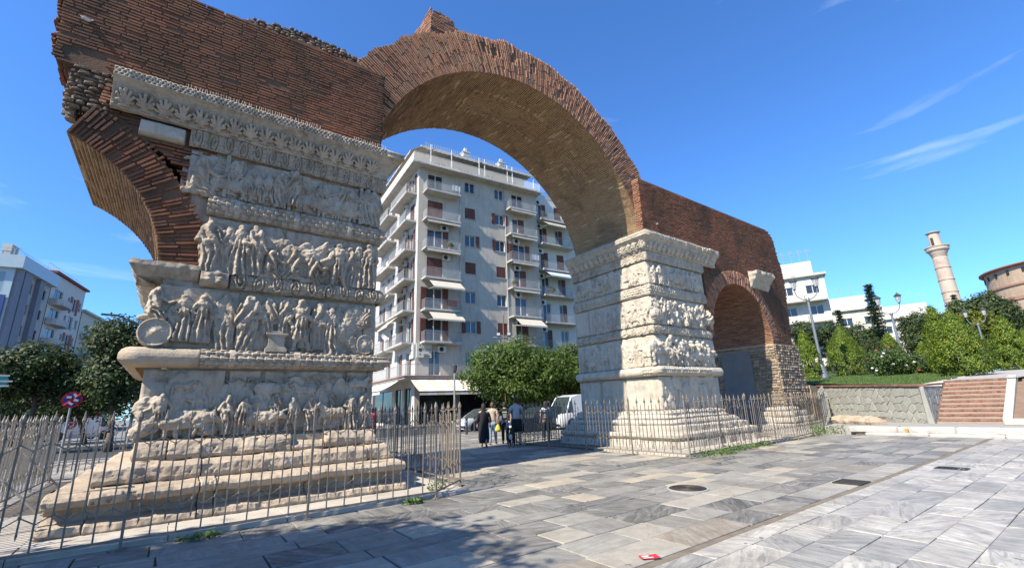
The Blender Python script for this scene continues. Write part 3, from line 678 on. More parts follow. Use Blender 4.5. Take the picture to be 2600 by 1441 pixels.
# carved figures: capsules in units of the figure height, (x0,z0,x1,z1,r0,r1,h,fold)
def figure(kind, rg):
    j = lambda s=.02: rg.uniform(-s, s)
    hd = [(j(), .915, j(), .935, .060, .062, 1.0, 0), (0, .86, 0, .80, .05, .06, .7, 0)]
    if kind == 'toga':
        return hd + [(j(), .79, j(), .46, .135, .150, .95, 1), (0, .48, .02 + j(), .06, .150, .125, .85, 2), (-.10, .78, -.17 + j(.04), .60, .055, .05, .85, 0), (-.17, .60, .03 + j(.04), .56, .048, .045, 1.1, 0), (.11, .78, .15, .5, .055, .06, .75, 1), (-.05, .04, -.09, .02, .035, .03, .6, 0), (.07, .04, .1, .02, .035, .03, .6, 0)]
    if kind == 'soldier':
        s = 1 if rg.random() < .5 else -1
        return hd + [(0, .79, 0, .55, .125, .10, 1., 0), (0, .56, 0, .38, .11, .155, .9, 3), (-.05, .38, -.09, .20, .062, .05, .8, 0), (-.09, .2, -.10, .03, .05, .035, .75, 0), (.06, .38, .10, .20, .062, .05, .8, 0), (.10, .2, .15, .03, .05, .035, .75, 0), (-.12, .77, -.2 * s, .6, .05, .045, .85, 0), (-.2 * s, .6, -.34 * s, .55 + j(.06), .042, .035, .9, 0), (.12 * s, .77, .2 * s, .58, .05, .045, .8, 0), (.2 * s, .58, .13 * s, .46, .042, .04, .8, 0), (-.10, .035, -.15, .02, .035, .03, .6, 0), (.15, .035, .2, .02, .035, .03, .6, 0)]
    if kind == 'dress':
        return hd + [(0, .79, 0, .60, .11, .09, .95, 0), (0, .61, .02 + j(), .05, .10, .17, .9, 2), (-.10, .77, -.16, .62, .045, .04, .85, 0), (-.16, .62, -.05, .55, .04, .035, 1., 0), (.10, .77, .15, .60, .045, .04, .8, 0), (.15, .6, .16, .45, .04, .035, .7, 0)]
    if kind == 'kneel':
        s = 1 if rg.random() < .5 else -1
        return [(0, .90, .02 * s, .92, .085, .085, 1., 0), (0, .78, -.03, .35, .15, .17, .95, 1), (-.03, .32, .15 * s, .12, .18, .15, .85, 2), (-.05, .12, -.28 * s, .06, .10, .06, .6, 0), (.08 * s, .7, .28 * s, .55, .065, .05, .9, 0), (.28 * s, .55, .42 * s, .6, .05, .04, .9, 0)]
    if kind == 'horse':
        return [(-.38, .56, .22, .56, .20, .18, 1., 0), (.2, .62, .42, .90, .15, .10, .95, 0), (.42, .92, .60, .76, .095, .06, 1., 0), (-.44, .5, -.5, .26, .09, .055, .7, 0), (-.5, .26, -.46, .02, .05, .04, .7, 0), (-.3, .45, -.28, .02, .07, .04, .55, 0), (.2, .45, .16, .02, .08, .045, .7, 0), (.28, .48, .42, .3, .07, .05, .65, 0), (.42, .3, .38, .1, .045, .035, .65, 0), (-.56, .6, -.64, .25, .05, .04, .5, 0)]
    if kind == 'rider':
        return [(-.32, .36, .2, .36, .15, .14, 1., 0), (.18, .42, .36, .62, .11, .08, .95, 0), (.36, .63, .5, .5, .07, .045, 1., 0), (-.36, .3, -.4, .02, .06, .035, .7, 0), (.18, .28, .3, .04, .06, .035, .7, 0), (-.05, .72, -.06, .45, .095, .09, 1.1, 1), (-.05, .87, -.05, .88, .055, .055, 1.1, 0), (.02, .68, .2, .6, .04, .035, 1., 0), (-.04, .42, .04, .2, .06, .045, 1.1, 0), (-.14, .7, -.34, .62, .05, .07, .7, 2)]
    if kind == 'eagle':
        return [(0, .95, 0, .96, .09, .09, 1., 0), (0, .8, 0, .35, .2, .15, .9, 4), (-.15, .75, -.24, .2, .12, .07, .7, 4), (.15, .75, .24, .2, .12, .07, .7, 4), (-.1, .2, .1, .2, .14, .14, .7, 4)]
    if kind == 'ox':
        return [(-.5, .58, .3, .58, .30, .27, 1., 0), (.3, .62, .6, .66, .22, .17, 1.05, 0), (.6, .66, .8, .5, .15, .10, 1., 0), (-.55, .4, -.55, .03, .10, .06, .7, 0), (-.3, .4, -.28, .03, .09, .06, .6, 0), (.2, .4, .18, .03, .10, .06, .7, 0), (.4, .4, .42, .03, .09, .06, .6, 0), (.62, .82, .7, .95, .04, .02, .8, 0)]
    if kind == 'tree':
        o = [(0, 0, .05, .55, .05, .04, .35, 0), (.05, .55, -.2, .85, .035, .02, .3, 0), (.05, .55, .3, .8, .035, .02, .3, 0), (-.2, .85, -.45, .8, .02, .012, .25, 0), (.3, .8, .5, .95, .02, .012, .25, 0), (.05, .6, .1, .97, .03, .015, .3, 0)]
        return o + [(rg.uniform(-.5, .5), rg.uniform(.75, 1), rg.uniform(-.5, .5), rg.uniform(.75, 1), .02, .015, .2, 0) for _ in range(3)]
    if kind == 'lump':
        return [(rg.uniform(-.22, .22), rg.uniform(.1, .9), rg.uniform(-.22, .22), rg.uniform(.1, .9), rg.uniform(.1, .2), rg.uniform(.08, .2), rg.uniform(.5, 1.), 0) for _ in range(7)]
    return []
def carve(O, U, N, u, z, H, prims, dep, res, m, parent, sd, mir=1, name='relief_figure', erode=.25, W=ZU):
    """one carved figure standing out of its slab as a separate piece"""
    prims = [(p[0] * 1.12, p[1], p[2] * 1.12, p[3], p[4] * 1.13, p[5] * 1.13) + tuple(p[6:]) for p in prims]
    Pm = np.array([p[:4] for p in prims]); R_ = max(max(p[4], p[5]) for p in prims)
    x0, x1 = min(Pm[:, 0].min(), Pm[:, 2].min()) - R_, max(Pm[:, 0].max(), Pm[:, 2].max()) + R_
    z0, z1 = min(Pm[:, 1].min(), Pm[:, 3].min()) - R_, max(Pm[:, 1].max(), Pm[:, 3].max()) + R_
    z0 = max(z0, -.02)
    xs = np.arange(x0, x1 + res / H, res / H); zs = np.arange(z0, z1 + res / H, res / H); Xg, Zg = np.meshgrid(xs, zs, indexing='ij')
    wob = .012; Xw = Xg + wob * fbm(Xg * H, Zg * H, 9, 3, sd); Zw = Zg + wob * fbm(Xg * H + 5, Zg * H, 9, 3, sd + 1)
    h = np.full(Xg.shape, -9.)
    for a, b_, c, d, r0, r1, hh, fold in prims:
        vx, vz = c - a, d - b_; L2 = vx * vx + vz * vz + 1e-9
        t = np.clip(((Xw - a) * vx + (Zw - b_) * vz) / L2, 0, 1); ddx = Xw - a - t * vx; ddz = Zw - b_ - t * vz
        r = r0 + (r1 - r0) * t; q = np.hypot(ddx, ddz) / r
        val = np.where(q < 1, hh * np.sqrt(np.clip(1 - q * q, 0, 1)) ** .46, -9.)
        if fold:
            l = math.sqrt(L2); cr = (ddx * vz - ddz * vx) / l / np.maximum(r, .01)
            fr = {1: np.sin(cr * 5 + t * 7 + sd), 2: np.sin(cr * 10 + np.sin(t * 3 + sd) * 2 + t * 1.5), 3: np.sin(cr * 14), 4: np.sin(cr * 8) * np.cos(t * 16)}[fold]
            val = np.where(q < 1, val * (1 + .34 * fr), val)
        h = np.maximum(h, val)
    ins = h > -1
    er = fbm(Xg * H + 2, Zg * H + 7, 11, 5, sd + 3)
    er2 = fbm(Xg * H + 1, Zg * H + 3, 2.6, 3, sd + 4)
    hw = np.where(ins, (h * (.80 + erode * er2) + .13 * er) * dep * 1.2, -.05)
    hw = np.maximum(hw, -.05)
    k = (hw[:-1, :-1] > 0) | (hw[1:, :-1] > 0) | (hw[:-1, 1:] > 0) | (hw[1:, 1:] > 0)
    V = O + U * (u + mir * Xg[..., None] * H) + W * (z + Zg[..., None] * H) + N * hw[..., None]
    F = gridfaces(*Xg.shape, keep=k)
    used = np.unique(F); rm = -np.ones(Xg.size, int); rm[used] = np.arange(len(used)); V = V.reshape(-1, 3)[used]
    return obj(name, V, rm[F], m, parent, True)
def slab_face(O, U, N, u0, u1, z0, z1, m, parent, sd, name='relief_slab', res=.03, rough=.02, prot=0., edge=.02, chip=.0):
    nu, nz_ = max(4, int((u1 - u0) / res)), max(4, int((z1 - z0) / res))
    us, zs = np.linspace(u0, u1, nu), np.linspace(z0, z1, nz_); Ug, Zg = np.meshgrid(us, zs, indexing='ij')
    h = prot + rough * fbm(Ug, Zg, 3.2, 5, sd); e = np.minimum(np.minimum(Ug - u0, u1 - Ug), np.minimum(Zg - z0, z1 - Zg))
    h -= edge * np.exp(-np.maximum(0, e) / .012)
    if chip: h -= chip * np.clip(fbm(Ug + 3, Zg, 1.4, 3, sd + 9) - .25, 0, 1) * np.exp(-e / .25)
    h[0] = h[-1] = -.12; h[:, 0] = h[:, -1] = -.12
    V = O + U * Ug[..., None] + ZU * Zg[..., None] + N * h[..., None]
    return obj(name, V.reshape(-1, 3), gridfaces(nu, nz_), m, parent, True)
FO, FU, FN = np.array([0., FY, 0]), np.array([1., 0, 0]), np.array([0., -1, 0])
TIERS = dict(A=(1.18, 2.42), B=(2.76, 3.97), C=(4.32, 5.46), D=(5.90, 6.85))
# ------------- left pier
def core(x0, x1, m):
    b = B(); b.bb(x0 + .06, x1 - .06, FY + .06, FY + 4.2, .1, 7.6); return b.build('pier_shaft', m, arch)
LX0, LX1 = -.50, 3.66
lp = core(LX0, LX1, m_lime)
b = B(); b.bb(-1.6, LX0 + .1, FY + .3, FY + 3.9, 7.2, 7.85); b.build('cornice_bed', m_mort, lp)
for t, js in dict(A=[LX0, .78, 1.38, 2.98, LX1], B=[LX0, .86, 2.0, 3.3, LX1], C=[.08, 1.5, 2.72, LX1 - .08], D=[-.38, .62, 1.55, 3.08, LX1 - .08]).items():
    z0, z1 = TIERS[t]
    for i in range(len(js) - 1): slab_face(FO, FU, FN, js[i] + .014, js[i + 1] - .014, z0, z1, m_lime, lp, hash(t) % 7 + i * 13 if False else ord(t) + i * 13, rough=.045, chip=.10 if t == 'A' and i == 0 else .05, edge=.06 if t == 'A' else .035)
for i, (z0, z1) in enumerate(((1.18, 2.42), (2.76, 3.97), (4.32, 5.46), (5.9, 6.85))):     # passage side of the pier
    for k in range(3):
        slab_face(np.array([LX1 - .04, 0, 0]), np.array([0., 1, 0]), np.array([1., 0, 0]), FY + .03 + k * 1.38, FY + 1.38 * (k + 1), z0, z1, m_lime, lp, 90 + i * 5 + k, res=.06)
q2 = lambda x, y: (300 + .4412 * x, 330 + .4412 * y); q3 = lambda x, y: (.4658 * x, 880 + .4658 * y)
FIGS = [  # (pixel map, foot, head, kind, mirrored, depth)
    (q2, (352, 1215), (395, 945), 'dress', 1, .15), (q2, (455, 1220), (502, 950), 'dress', 1, .14), (q2, (605, 1265), (622, 945), 'toga', 1, .11), (q2, (742, 1270), (755, 950), 'toga', -1, .17),
    (q2, (860, 1185), (860, 965), 'toga', 1, .12), (q2, (955, 1180), (955, 972), 'toga', -1, .11), (q2, (1046, 1280), (1050, 978), 'soldier', 1, .18), (q2, (1150, 1262), (1160, 992), 'toga', -1, .12),
    (q2, (1207, 1288), (1226, 1028), 'dress', 1, .16), (q2, (1325, 1295), (1335, 1025), 'lump', 1, .12), (q2, (1418, 1150), (1415, 1025), 'eagle', 1, .12), (q2, (212, 1095), (218, 905), 'kneel', 1, .14),
    (q2, (520, 815), (522, 525), 'toga', 1, .13), (q2, (625, 815), (640, 550), 'toga', -1, .09), (q2, (695, 838), (690, 550), 'dress', 1, .13), (q2, (795, 842), (776, 556), 'toga', 1, .14),
    (q2, (868, 720), (880, 600), 'ox', 1, .10), (q2, (880, 862), (886, 690), 'kneel', 1, .15), (q2, (932, 812), (930, 700), 'dress', 1, .10), (q2, (1000, 866), (998, 680), 'kneel', -1, .15),
    (q2, (1085, 845), (1090, 640), 'horse', 1, .13), (q2, (1110, 890), (1110, 728), 'kneel', -1, .16), (q2, (1262, 905), (1266, 660), 'soldier', 1, .16), (q2, (1325, 900), (1322, 678), 'toga', -1, .11),
    (q2, (1373, 910), (1384, 672), 'dress', 1, .14), (q2, (1444, 912), (1436, 664), 'dress', -1, .15), (q2, (1410, 912), (1412, 808), 'kneel', 1, .12), (q2, (1190, 880), (1185, 670), 'horse', -1, .09),
    (q2, (485, 380), (475, 160), 'kneel', 1, .12), (q2, (540, 380), (545, 150), 'tree', 1, .10), (q2, (655, 398), (668, 200), 'rider', 1, .10), (q2, (735, 415), (752, 255), 'soldier', 1, .11), (q2, (800, 422), (800, 262), 'soldier', -1, .11),
    (q2, (862, 430), (862, 265), 'soldier', 1, .11), (q2, (930, 452), (935, 250), 'toga', 1, .12), (q2, (1018, 450), (1012, 245), 'toga', -1, .14), (q2, (1105, 470), (1110, 380), 'ox', 1, .10), (q2, (1165, 495), (1170, 310), 'rider', 1, .11),
    (q2, (1200, 510), (1205, 420), 'ox', -1, .10), (q2, (1265, 505), (1270, 320), 'rider', -1, .11), (q2, (1310, 530), (1312, 440), 'ox', 1, .10), (q2, (1425, 548), (1420, 345), 'dress', 1, .11), (q2, (1470, 560), (1468, 355), 'toga', 1, .11), (q2, (1345, 500), (1345, 350), 'soldier', 1, .09),
    (q3, (868, 470), (882, 250), 'soldier', 1, .15), (q3, (800, 490), (790, 280), 'lump', 1, .16), (q3, (930, 300), (935, 170), 'tree', 1, .14), (q3, (1020, 490), (1030, 330), 'ox', 1, .17), (q3, (1110, 485), (1120, 330), 'lump', 1, .15),
    (q3, (1232, 470), (1242, 255), 'toga', 1, .16), (q3, (1318, 470), (1332, 275), 'dress', -1, .17), (q3, (1392, 470), (1392, 275), 'soldier', 1, .12), (q3, (1440, 450), (1440, 330), 'ox', 1, .14), (q3, (1500, 430), (1502, 250), 'toga', 1, .12), (q3, (1580, 455), (1592, 272), 'soldier', -1, .15),
    (q3, (1688, 450), (1682, 270), 'toga', 1, .15), (q3, (1790, 430), (1800, 300), 'horse', -1, .15), (q3, (1810, 340), (1808, 250), 'toga', 1, .11), (q3, (1900, 440), (1902, 250), 'dress', 1, .15), (q3, (1972, 440), (1980, 248), 'toga', -1, .16),
    (q3, (1740, 300), (1745, 160), 'tree', 1, .12), (q3, (1430, 280), (1430, 170), 'tree', -1, .11), (q3, (1250, 260), (1250, 165), 'tree', 1, .10), (q3, (1660, 290), (1640, 190), 'horse', -1, .08), (q3, (1480, 285), (1480, 185), 'ox', 1, .08), (q3, (1110, 300), (1110, 170), 'tree', 1, .13), (q3, (1340, 270), (1340, 165), 'tree', 1, .12), (q3, (1880, 260), (1880, 160), 'tree', 1, .12), (q3, (1960, 255), (1960, 160), 'horse', 1, .08), (q3, (1000, 260), (1010, 180), 'horse', 1, .07), (q3, (1590, 260), (1580, 165), 'tree', -1, .12)]
rg = random.Random(7)
for i, (mp_, ft, hd_, kind, mir, dep) in enumerate(FIGS):
    f = onY(*mp_(*ft), FY); h_ = onY(*mp_(*hd_), FY); H = (h_[2] - f[2]) / (1.0 if kind not in ('tree', 'lump') else .95)
    carve(FO, FU, FN, (f[0] + h_[0]) / 2, f[2], H, figure(kind, rg), dep, .0105, m_lime, lp, 20 + i, mir, name='relief_' + {'toga': 'figure', 'lump': 'trophy', 'kneel': 'kneeling_figure', 'dress': 'robed_figure'}.get(kind, kind))
# shallow second row of figures behind the main ones
for t_, us in (('A', np.arange(.0, 3.5, .36)), ('B', np.arange(-.1, 3.5, .36)), ('C', np.arange(.3, 3.5, .36)), ('D', np.arange(.1, 3.5, .36))):
    z0, z1 = TIERS[t_]
    for i, u in enumerate(us):
        hh = (z1 - z0) * rg.uniform(.62, .88); carve(FO, FU, FN, u + rg.uniform(-.06, .06), z0 + (z1 - z0) * rg.uniform(.06, .14), hh, figure(rg.choice(['toga', 'dress', 'soldier', 'toga', 'tree', 'lump']), rg), rg.uniform(.035, .055), .018, m_lime, lp, 500 + i + ord(t_) * 50, rg.choice((-1, 1)), name='relief_background', erode=.5)
def disc(O, U, N, u, z, r, dep, m, parent, sd, sq=1.15):
    xs = np.linspace(-1.1, 1.1, 44); Xg, Zg = np.meshgrid(xs, xs * sq, indexing='ij'); rr = np.hypot(Xg, Zg / sq)
    h = np.where(rr < 1, .55 + .3 * np.sqrt(np.clip(1 - rr * rr, 0, 1)) + .25 * np.exp(-((rr - .92) / .07) ** 2) + .3 * np.exp(-(rr / .2) ** 2), -.3) * dep + .006 * fbm(Xg, Zg, 6, 4, sd)
    k = (h[:-1, :-1] > 0) | (h[1:, 1:] > 0); V = O + U * (u + Xg[..., None] * r) + ZU * (z + Zg[..., None] * r) + N * h[..., None]
    return obj('relief_shield', V.reshape(-1, 3), gridfaces(44, 44, keep=k), m, parent, True)
c = onY(*q2(213, 1168), FY); disc(FO, FU, FN, c[0], c[2], .26, .2, m_lime, lp, 1, 1.0); c = onY(*q2(1412, 1238), FY); disc(FO, FU, FN, c[0], c[2], .20, .14, m_lime, lp, 2)
a0 = onY(*q2(835, 1278), FY); a1 = onY(*q2(972, 1150), FY)
b = B()
for x0, x1, z0, z1, d in ((0, .62, 0, .10, .20), (.04, .58, .10, .16, .18), (.08, .54, .16, .50, .16), (.04, .58, .50, .56, .18), (.0, .62, .56, .62, .20), (.16, .46, .62, .70, .12)):
    w = a1[0] - a0[0]; s_ = w / .62; b.fbox(FO, FU, FN, a0[0] + x0 * s_, a0[0] + x1 * s_, -.05, d, a0[2] + z0 * s_ * .96, a0[2] + z1 * s_ * .96 + .002)
b.build('relief_altar', m_lime, lp)
for px, zt in ((612, 190), (985, 250), (1390, 330)):
    c = onY(*q2(px, zt + 160), FY); b = B(); b.fbox(FO, FU, FN, c[0] - .035, c[0] + .035, -.05, .06, 5.9, 6.85); b.build('relief_pilaster', m_lime, lp)
LPATH = [(LX0, FY + 4.0), (LX0, FY), (LX1, FY), (LX1, FY + 4.0)]
half = [(0.0 + .24 * math.sin(math.pi * k / 10) ** .75, 2.42 + .36 * (1 - math.cos(math.pi * k / 10)) / 2) for k in range(11)]
# garland torus: plain restored end on the left, scaled garland on the rest
sc = scales(.06, .15, 5)
mould('plain_torus', [(LX0 - .12, FY + 3.8), (LX0 - .12, FY), (.30, FY)], half, m_step, lp, .04, rough=.006)
mould('garland_torus', [(.304, FY), (LX1, FY), (LX1, FY + 4)], half, m_lime, lp, .014, sc, .012, 3)
mould('moulding', [(.62, FY), (LX1 - .02, FY), (LX1 - .02, FY + 4)], [(0, 3.98), (.07, 4.0), (.115, 4.1), (.10, 4.22), (.04, 4.31), (0, 4.315)], m_lime, lp, .015, scroll(.06, .34), .016, 4)
mould('moulding', [(.06, FY), (LX1 - .06, FY), (LX1 - .06, FY + 4)], [(0, 5.47), (.05, 5.48), (.09, 5.56), (.12, 5.68), (.10, 5.8), (.04, 5.885), (0, 5.89)], m_lime, lp, .014, scales(.06, .15, 4, .1, .9), .016, 5)
mould('scroll_frieze', [(-.40, FY), (LX1 - .06, FY), (LX1 - .06, FY + 4)], [(0, 6.86), (.05, 6.87), (.06, 6.9), (.10, 7.18), (.1, 7.2), (0, 7.205)], m_lime, lp, .011, scroll(.05, .27), .010, 6)
corn = [(.06, 7.205), (.14, 7.22), (.15, 7.27), (.15, 7.3), (.20, 7.45), (.30, 7.6), (.38, 7.68), (.44, 7.72), (.46, 7.86), (.44, 7.90), (.0, 7.92)]
mould('cornice', [(-1.66, FY), (.62, FY)], corn, m_lime, lp, .012, acanthus(.07, .31), .012, 7)
mould('cornice', [(.626, FY), (LX1 - .08, FY), (LX1 - .08, FY + 4)], [(o, z - .012) for o, z in corn], m_lime, lp, .012, acanthus(.07, .29), .014, 8)
c0, c1 = onY(*(140 + .3643 * 575, 180 + .3643 * 350), FY), onY(*(140 + .3643 * 920, 180 + .3643 * 515), FY)
slab_face(FO, FU, FN, -1.22, -.46, 6.85, 7.16, m_pale, lp, 44, name='plain_block', prot=.12, rough=.012, edge=.04)
def leaves_on(P0, U, N, u0, u1, step, m, parent, sd, res=.012):
    """row of acanthus leaves on the sloping face of the cornice"""
    rgl = random.Random(sd); n = int((u1 - u0) / step); Wv = ZU * .86 + N * .51; Nv = N * .86 - ZU * .51
    for k in range(n):
        pr = [(0, 0, 0, .55, .06, .05, .9, 0), (-.16, .02, .16, .02, .07, .07, .55, 0)]
        for a, l in ((-68, .52), (-44, .72), (-21, .90), (0, .96), (21, .90), (44, .72), (68, .52)):
            t = rad(a + rgl.uniform(-4, 4)); l *= rgl.uniform(.9, 1.04); pr.append((.03 * math.sin(t), .12, math.sin(t) * l * .62, .12 + math.cos(t) * l * .8, .055, .075, .8 + .25 * l, 0))
        carve(P0, U, Nv, u0 + (k + .5) * step, rgl.uniform(-.008, .008), .37, pr, .055, res, m, parent, sd + k, name='acanthus_leaf', erode=.2, W=Wv)
leaves_on(np.array([0, FY - .15, 7.27]), FU, FN, -1.6, 3.6, .295, m_lime, lp, 700)
# impost block carrying the broken springing
mould('impost_block', [(-.86, FY + 3.6), (-.86, FY - .02), (.10, FY - .02)], [(-.3, 3.95), (-.2, 3.98), (-.05, 4.08), (.05, 4.2), (.08, 4.26), (.07, 4.36), (-.1, 4.385), (-.5, 4.4)], m_lime, lp, .03, None, .02, 12)
mould('rosette_block', [(.12, FY), (.58, FY)], [(0, 3.98), (.10, 4.0), (.16, 4.1), (.14, 4.24), (.06, 4.33), (0, 4.335)], m_lime, lp, .014, lambda S, T: .04 * np.exp(-((np.hypot(S - .23, (T - .5) * .4) - .10) / .05) ** 2) * (1 + .4 * np.cos(5 * np.arctan2(T - .5, S - .23))), .016, 14)
# worn stepped base, block by block
prof1 = [(1.0, .04), (1.40, .05), (1.43, .10), (1.41, .17), (1.32, .19), (1.16, .22), (1.09, .30), (1.12, .38), (1.30, .41), (1.38, .44), (1.41, .52), (1.36, .565), (1.2, .575), (.5, .58)]
prof2 = [(.4, .57), (.70, .575), (.74, .60), (.76, .66), (.75, .72), (.74, .80), (.66, .84), (.4, .86), (.1, .87)]
prof3 = [(.1, .86), (.33, .87), (.37, .95), (.35, 1.03), (.31, 1.08), (.25, 1.15), (.1, 1.18), (-.05, 1.185)]
def course(name, prof, js, m, parent, sd, drop=(), rough=.024, res=.02):
    for i in range(len(js) - 1):
        rg = random.Random(sd + i); dz = rg.uniform(-.012, .012); do = rg.uniform(-.03, .02)
        pr = [(o + do * (o > .2), z + dz) for o, z in prof]
        if i in drop: pr = [(o * .8, prof[0][1] + (z - prof[0][1]) * .55) for o, z in pr]
        mould(name, [(js[i] + .008, FY), (js[i + 1] - .008, FY)], pr, m, parent, res, lambda S, T: -.05 * np.clip(fbm(S + i * 3.3, T * 2, 1.6, 3, sd + i), 0, 1) - .03 * (fbm(S + i, T * .9, 6, 4, sd + 40 + i) > .75), rough, sd + i * 3, nsc=4.)
course('base_block', prof1, [-1.25, -.78, .5, .72, 2.07, 3.88], m_step, lp, 60)
course('base_block', prof2, [-.85, -.05, .52, 2.1, 3.32, 3.80], m_step, lp, 70, rough=.022)
course('base_block', prof3, [-.44, .02, .5, 1.96, 2.58, 3.60], m_step, lp, 80, drop=(3,), rough=.022)
for x, pr, sgn in ((.15, prof1, -1), (-.13, prof2, -1), (-.1, prof3, -1), (2.46, prof1, 1), (3.06, prof2, 1), (3.28, prof3, 1)):
    y0, y1 = FY - pr[1][0] + .25, FY + 3.9
    mould('base_side', [(x, y1), (x, y0)] if sgn < 0 else [(x, y0), (x, y1)], pr, m_step, lp, .05, None, .03, 90)
b = B(); b.bb(-.35, 3.45, FY - .1, FY + 4, .05, 1.15); b.build('base_core', m_step, lp)
# ------------- right pier: passage face in half shade, sunlit corner, battered front
RX0, RX1 = 14.2, 18.15
rp_ = B(); rp_.bb(RX0 + .06, RX1 - .02, FY + .06, FY + 4.15, .05, 7.6); rpier = rp_.build('pier_shaft', m_pale, arch)
SO, SU, SN = np.array([RX0, 0., 0]), np.array([0., -1, 0]), np.array([-1., 0, 0])
KINDS = ['toga', 'soldier', 'dress', 'toga', 'rider', 'soldier', 'kneel', 'horse', 'lump']
def crowd(O, U, N, u0, u1, z0, z1, m, parent, sd, dep, step=.33, res=.022, erode=.35):
    rg = random.Random(sd); u = u0 + .18; i = 0
    while u < u1 - .12:
        k = rg.choice(KINDS); H = (z1 - z0) * rg.uniform(.74, .95) * (.7 if k == 'kneel' else 1); w = step * (1.5 if k in ('rider', 'horse') else 1) * rg.uniform(.85, 1.2)
        carve(O, U, N, u + w * .2, z0 + rg.uniform(0, .05), H, figure(k, rg), dep * rg.uniform(.75, 1.2), res, m, parent, sd + i, rg.choice((-1, 1)), erode=erode); u += w; i += 1
for t, (z0, z1) in TIERS.items():
    for i, js in enumerate(([RX0 + .01, 15.25, 16.6, RX1],) if t != 'B' else ([RX0 + .01, 15.1, 17.35, RX1],)):
        for k in range(len(js) - 1):
            e = js[k + 1] - (.25 if (k == len(js) - 2 and t in 'CD') else .008)
            slab_face(FO, FU, FN, js[k] + .008, e, z0, z1, m_pale, rpier, ord(t) * 3 + k, rough=.03, chip=.22 if t in 'AB' else .08, edge=.03)
    for k, (a, c) in enumerate(((-14.45, -13.2), (-13.19, -11.9), (-11.89, -10.32))):
        slab_face(SO, SU, SN, a + .008, c - .004, z0, z1, m_pale, rpier, ord(t) * 5 + k, rough=.018, edge=.02, res=.04)
    if t != 'A':
        crowd(FO, FU, FN, RX0 + .1, RX1 - .3, z0 + .02, z1, m_pale, rpier, ord(t) * 40, .14, .28, .017)
        if t == 'C': crowd(SO, SU, SN, -13.3, -10.4, z0 + .02, z1, m_pale, rpier, ord(t) * 41, .085, .25, .018)
        else: crowd(SO, SU, SN, -14.3, -10.4, z0 + .02, z1, m_pale, rpier, ord(t) * 41, .085, .25, .018)
for i in range(6):
    carve(FO, FU, FN, 14.7 + i * .55, 1.25 + .5 * (i % 2), .9, figure('lump', rg), .06, .03, m_pale, rpier, 300 + i, name='broken_surface')
RP = [(RX0, FY + 4.1), (RX0, FY), (RX1, FY)]
mould('plain_torus', [(RX0, FY + 4.1), (RX0, FY + .55)], half, m_pale, rpier, .04, rough=.006)
mould('garland_torus', [(RX0, FY + .546), (RX0, FY), (17.35, FY)], half, m_pale, rpier, .018, scales(.05, .11, 4), .014, 21)
mould('plain_torus', [(17.36, FY), (RX1 + .05, FY)], half, m_pale, rpier, .04, rough=.006)
mould('moulding', [(RX0, FY + 4.1), (RX0, FY), (RX1 - .1, FY)], [(0, 3.98), (.05, 4.0), (.08, 4.1), (.075, 4.22), (.03, 4.31), (0, 4.315)], m_pale, rpier, .02, scroll(.05, .34), .018, 22)
mould('moulding', [(RX0, FY + 4.1), (RX0, FY), (RX1 - .15, FY)], [(0, 5.47), (.04, 5.48), (.07, 5.56), (.09, 5.68), (.075, 5.8), (.03, 5.885), (0, 5.89)], m_pale, rpier, .02, scales(.05, .13, 4, .1, .9), .018, 23)
mould('scroll_frieze', [(RX0, FY + 4.1), (RX0, FY), (RX1 - .05, FY)], [(0, 6.86), (.05, 6.87), (.06, 6.9), (.10, 7.18), (.1, 7.2), (0, 7.205)], m_pale, rpier, .018, scroll(.045, .27), .012, 24)
mould('cornice', [(RX0, FY + 4.1), (RX0, FY), (17.6, FY)], corn, m_pale, rpier, .018, acanthus(.06, .29), .014, 25)
mould('cornice', [(17.61, FY), (18.95, FY)], [(o * 1.05, z - .01) for o, z in corn], m_pale, rpier, .018, acanthus(.06, .29), .03, 26)
leaves_on(np.array([0, FY - .15, 7.27]), FU, FN, RX0 - .1, 18.9, .30, m_pale, rpier, 760, .02); leaves_on(np.array([RX0 - .15, 0, 7.27]), SU, SN, -14.3, -10.1, .30, m_pale, rpier, 800, .02)
b = B(); b.bb(18.0, 18.9, FY + .05, FY + 1, 7.1, 7.85); b.build('cornice_bed', m_mort, rpier)
RB = [[(1.0, 0.), (1.42, .0), (1.44, .05), (1.42, .27), (1.30, .29), (1.28, .32), (1.36, .35), (1.40, .40), (1.40, .49), (1.34, .52), (1.0, .525)], [(.8, .52), (1.12, .53), (1.12, .70), (1.06, .72), (.8, .725)], [(.5, .72), (.82, .73), (.84, .80), (.80, .88), (.72, .90), (.5, .905)], [(.2, .9), (.52, .91), (.55, .97), (.44, 1.0), (.40, 1.05), (.42, 1.12), (.30, 1.17), (.12, 1.2), (-.05, 1.2)]]
for i, pr in enumerate(RB):
    mould('base_block', [(RX0, FY + 4.0), (RX0, FY + 1.2)], pr, m_stepr, rpier, .05, None, .02, 110 + i)
    mould('base_block', [(RX0, FY + 1.19), (RX0, FY), (15.4 + .3 * i, FY)], pr, m_stepr, rpier, .03, None, .02, 120 + i)
    mould('base_block', [(15.41 + .3 * i, FY), (16.9 + .2 * i, FY)], [(o * (.99), z) for o, z in pr], m_stepr, rpier, .03, (lambda S, T: -.12 * np.clip(fbm(S, T, 2., 3, 9) - .1, 0, 1)) if i == 0 else None, .03, 130 + i)
    mould('base_block', [(16.91 + .2 * i, FY), (17.9 - .1 * i, FY)], pr, m_stepr, rpier, .03, None, .03, 140 + i)
b = B(); b.bb(RX0 - .35, RX1 - .4, FY - .3, FY + 4, 0, 1.15); b.build('base_core', m_stepr, rpier)
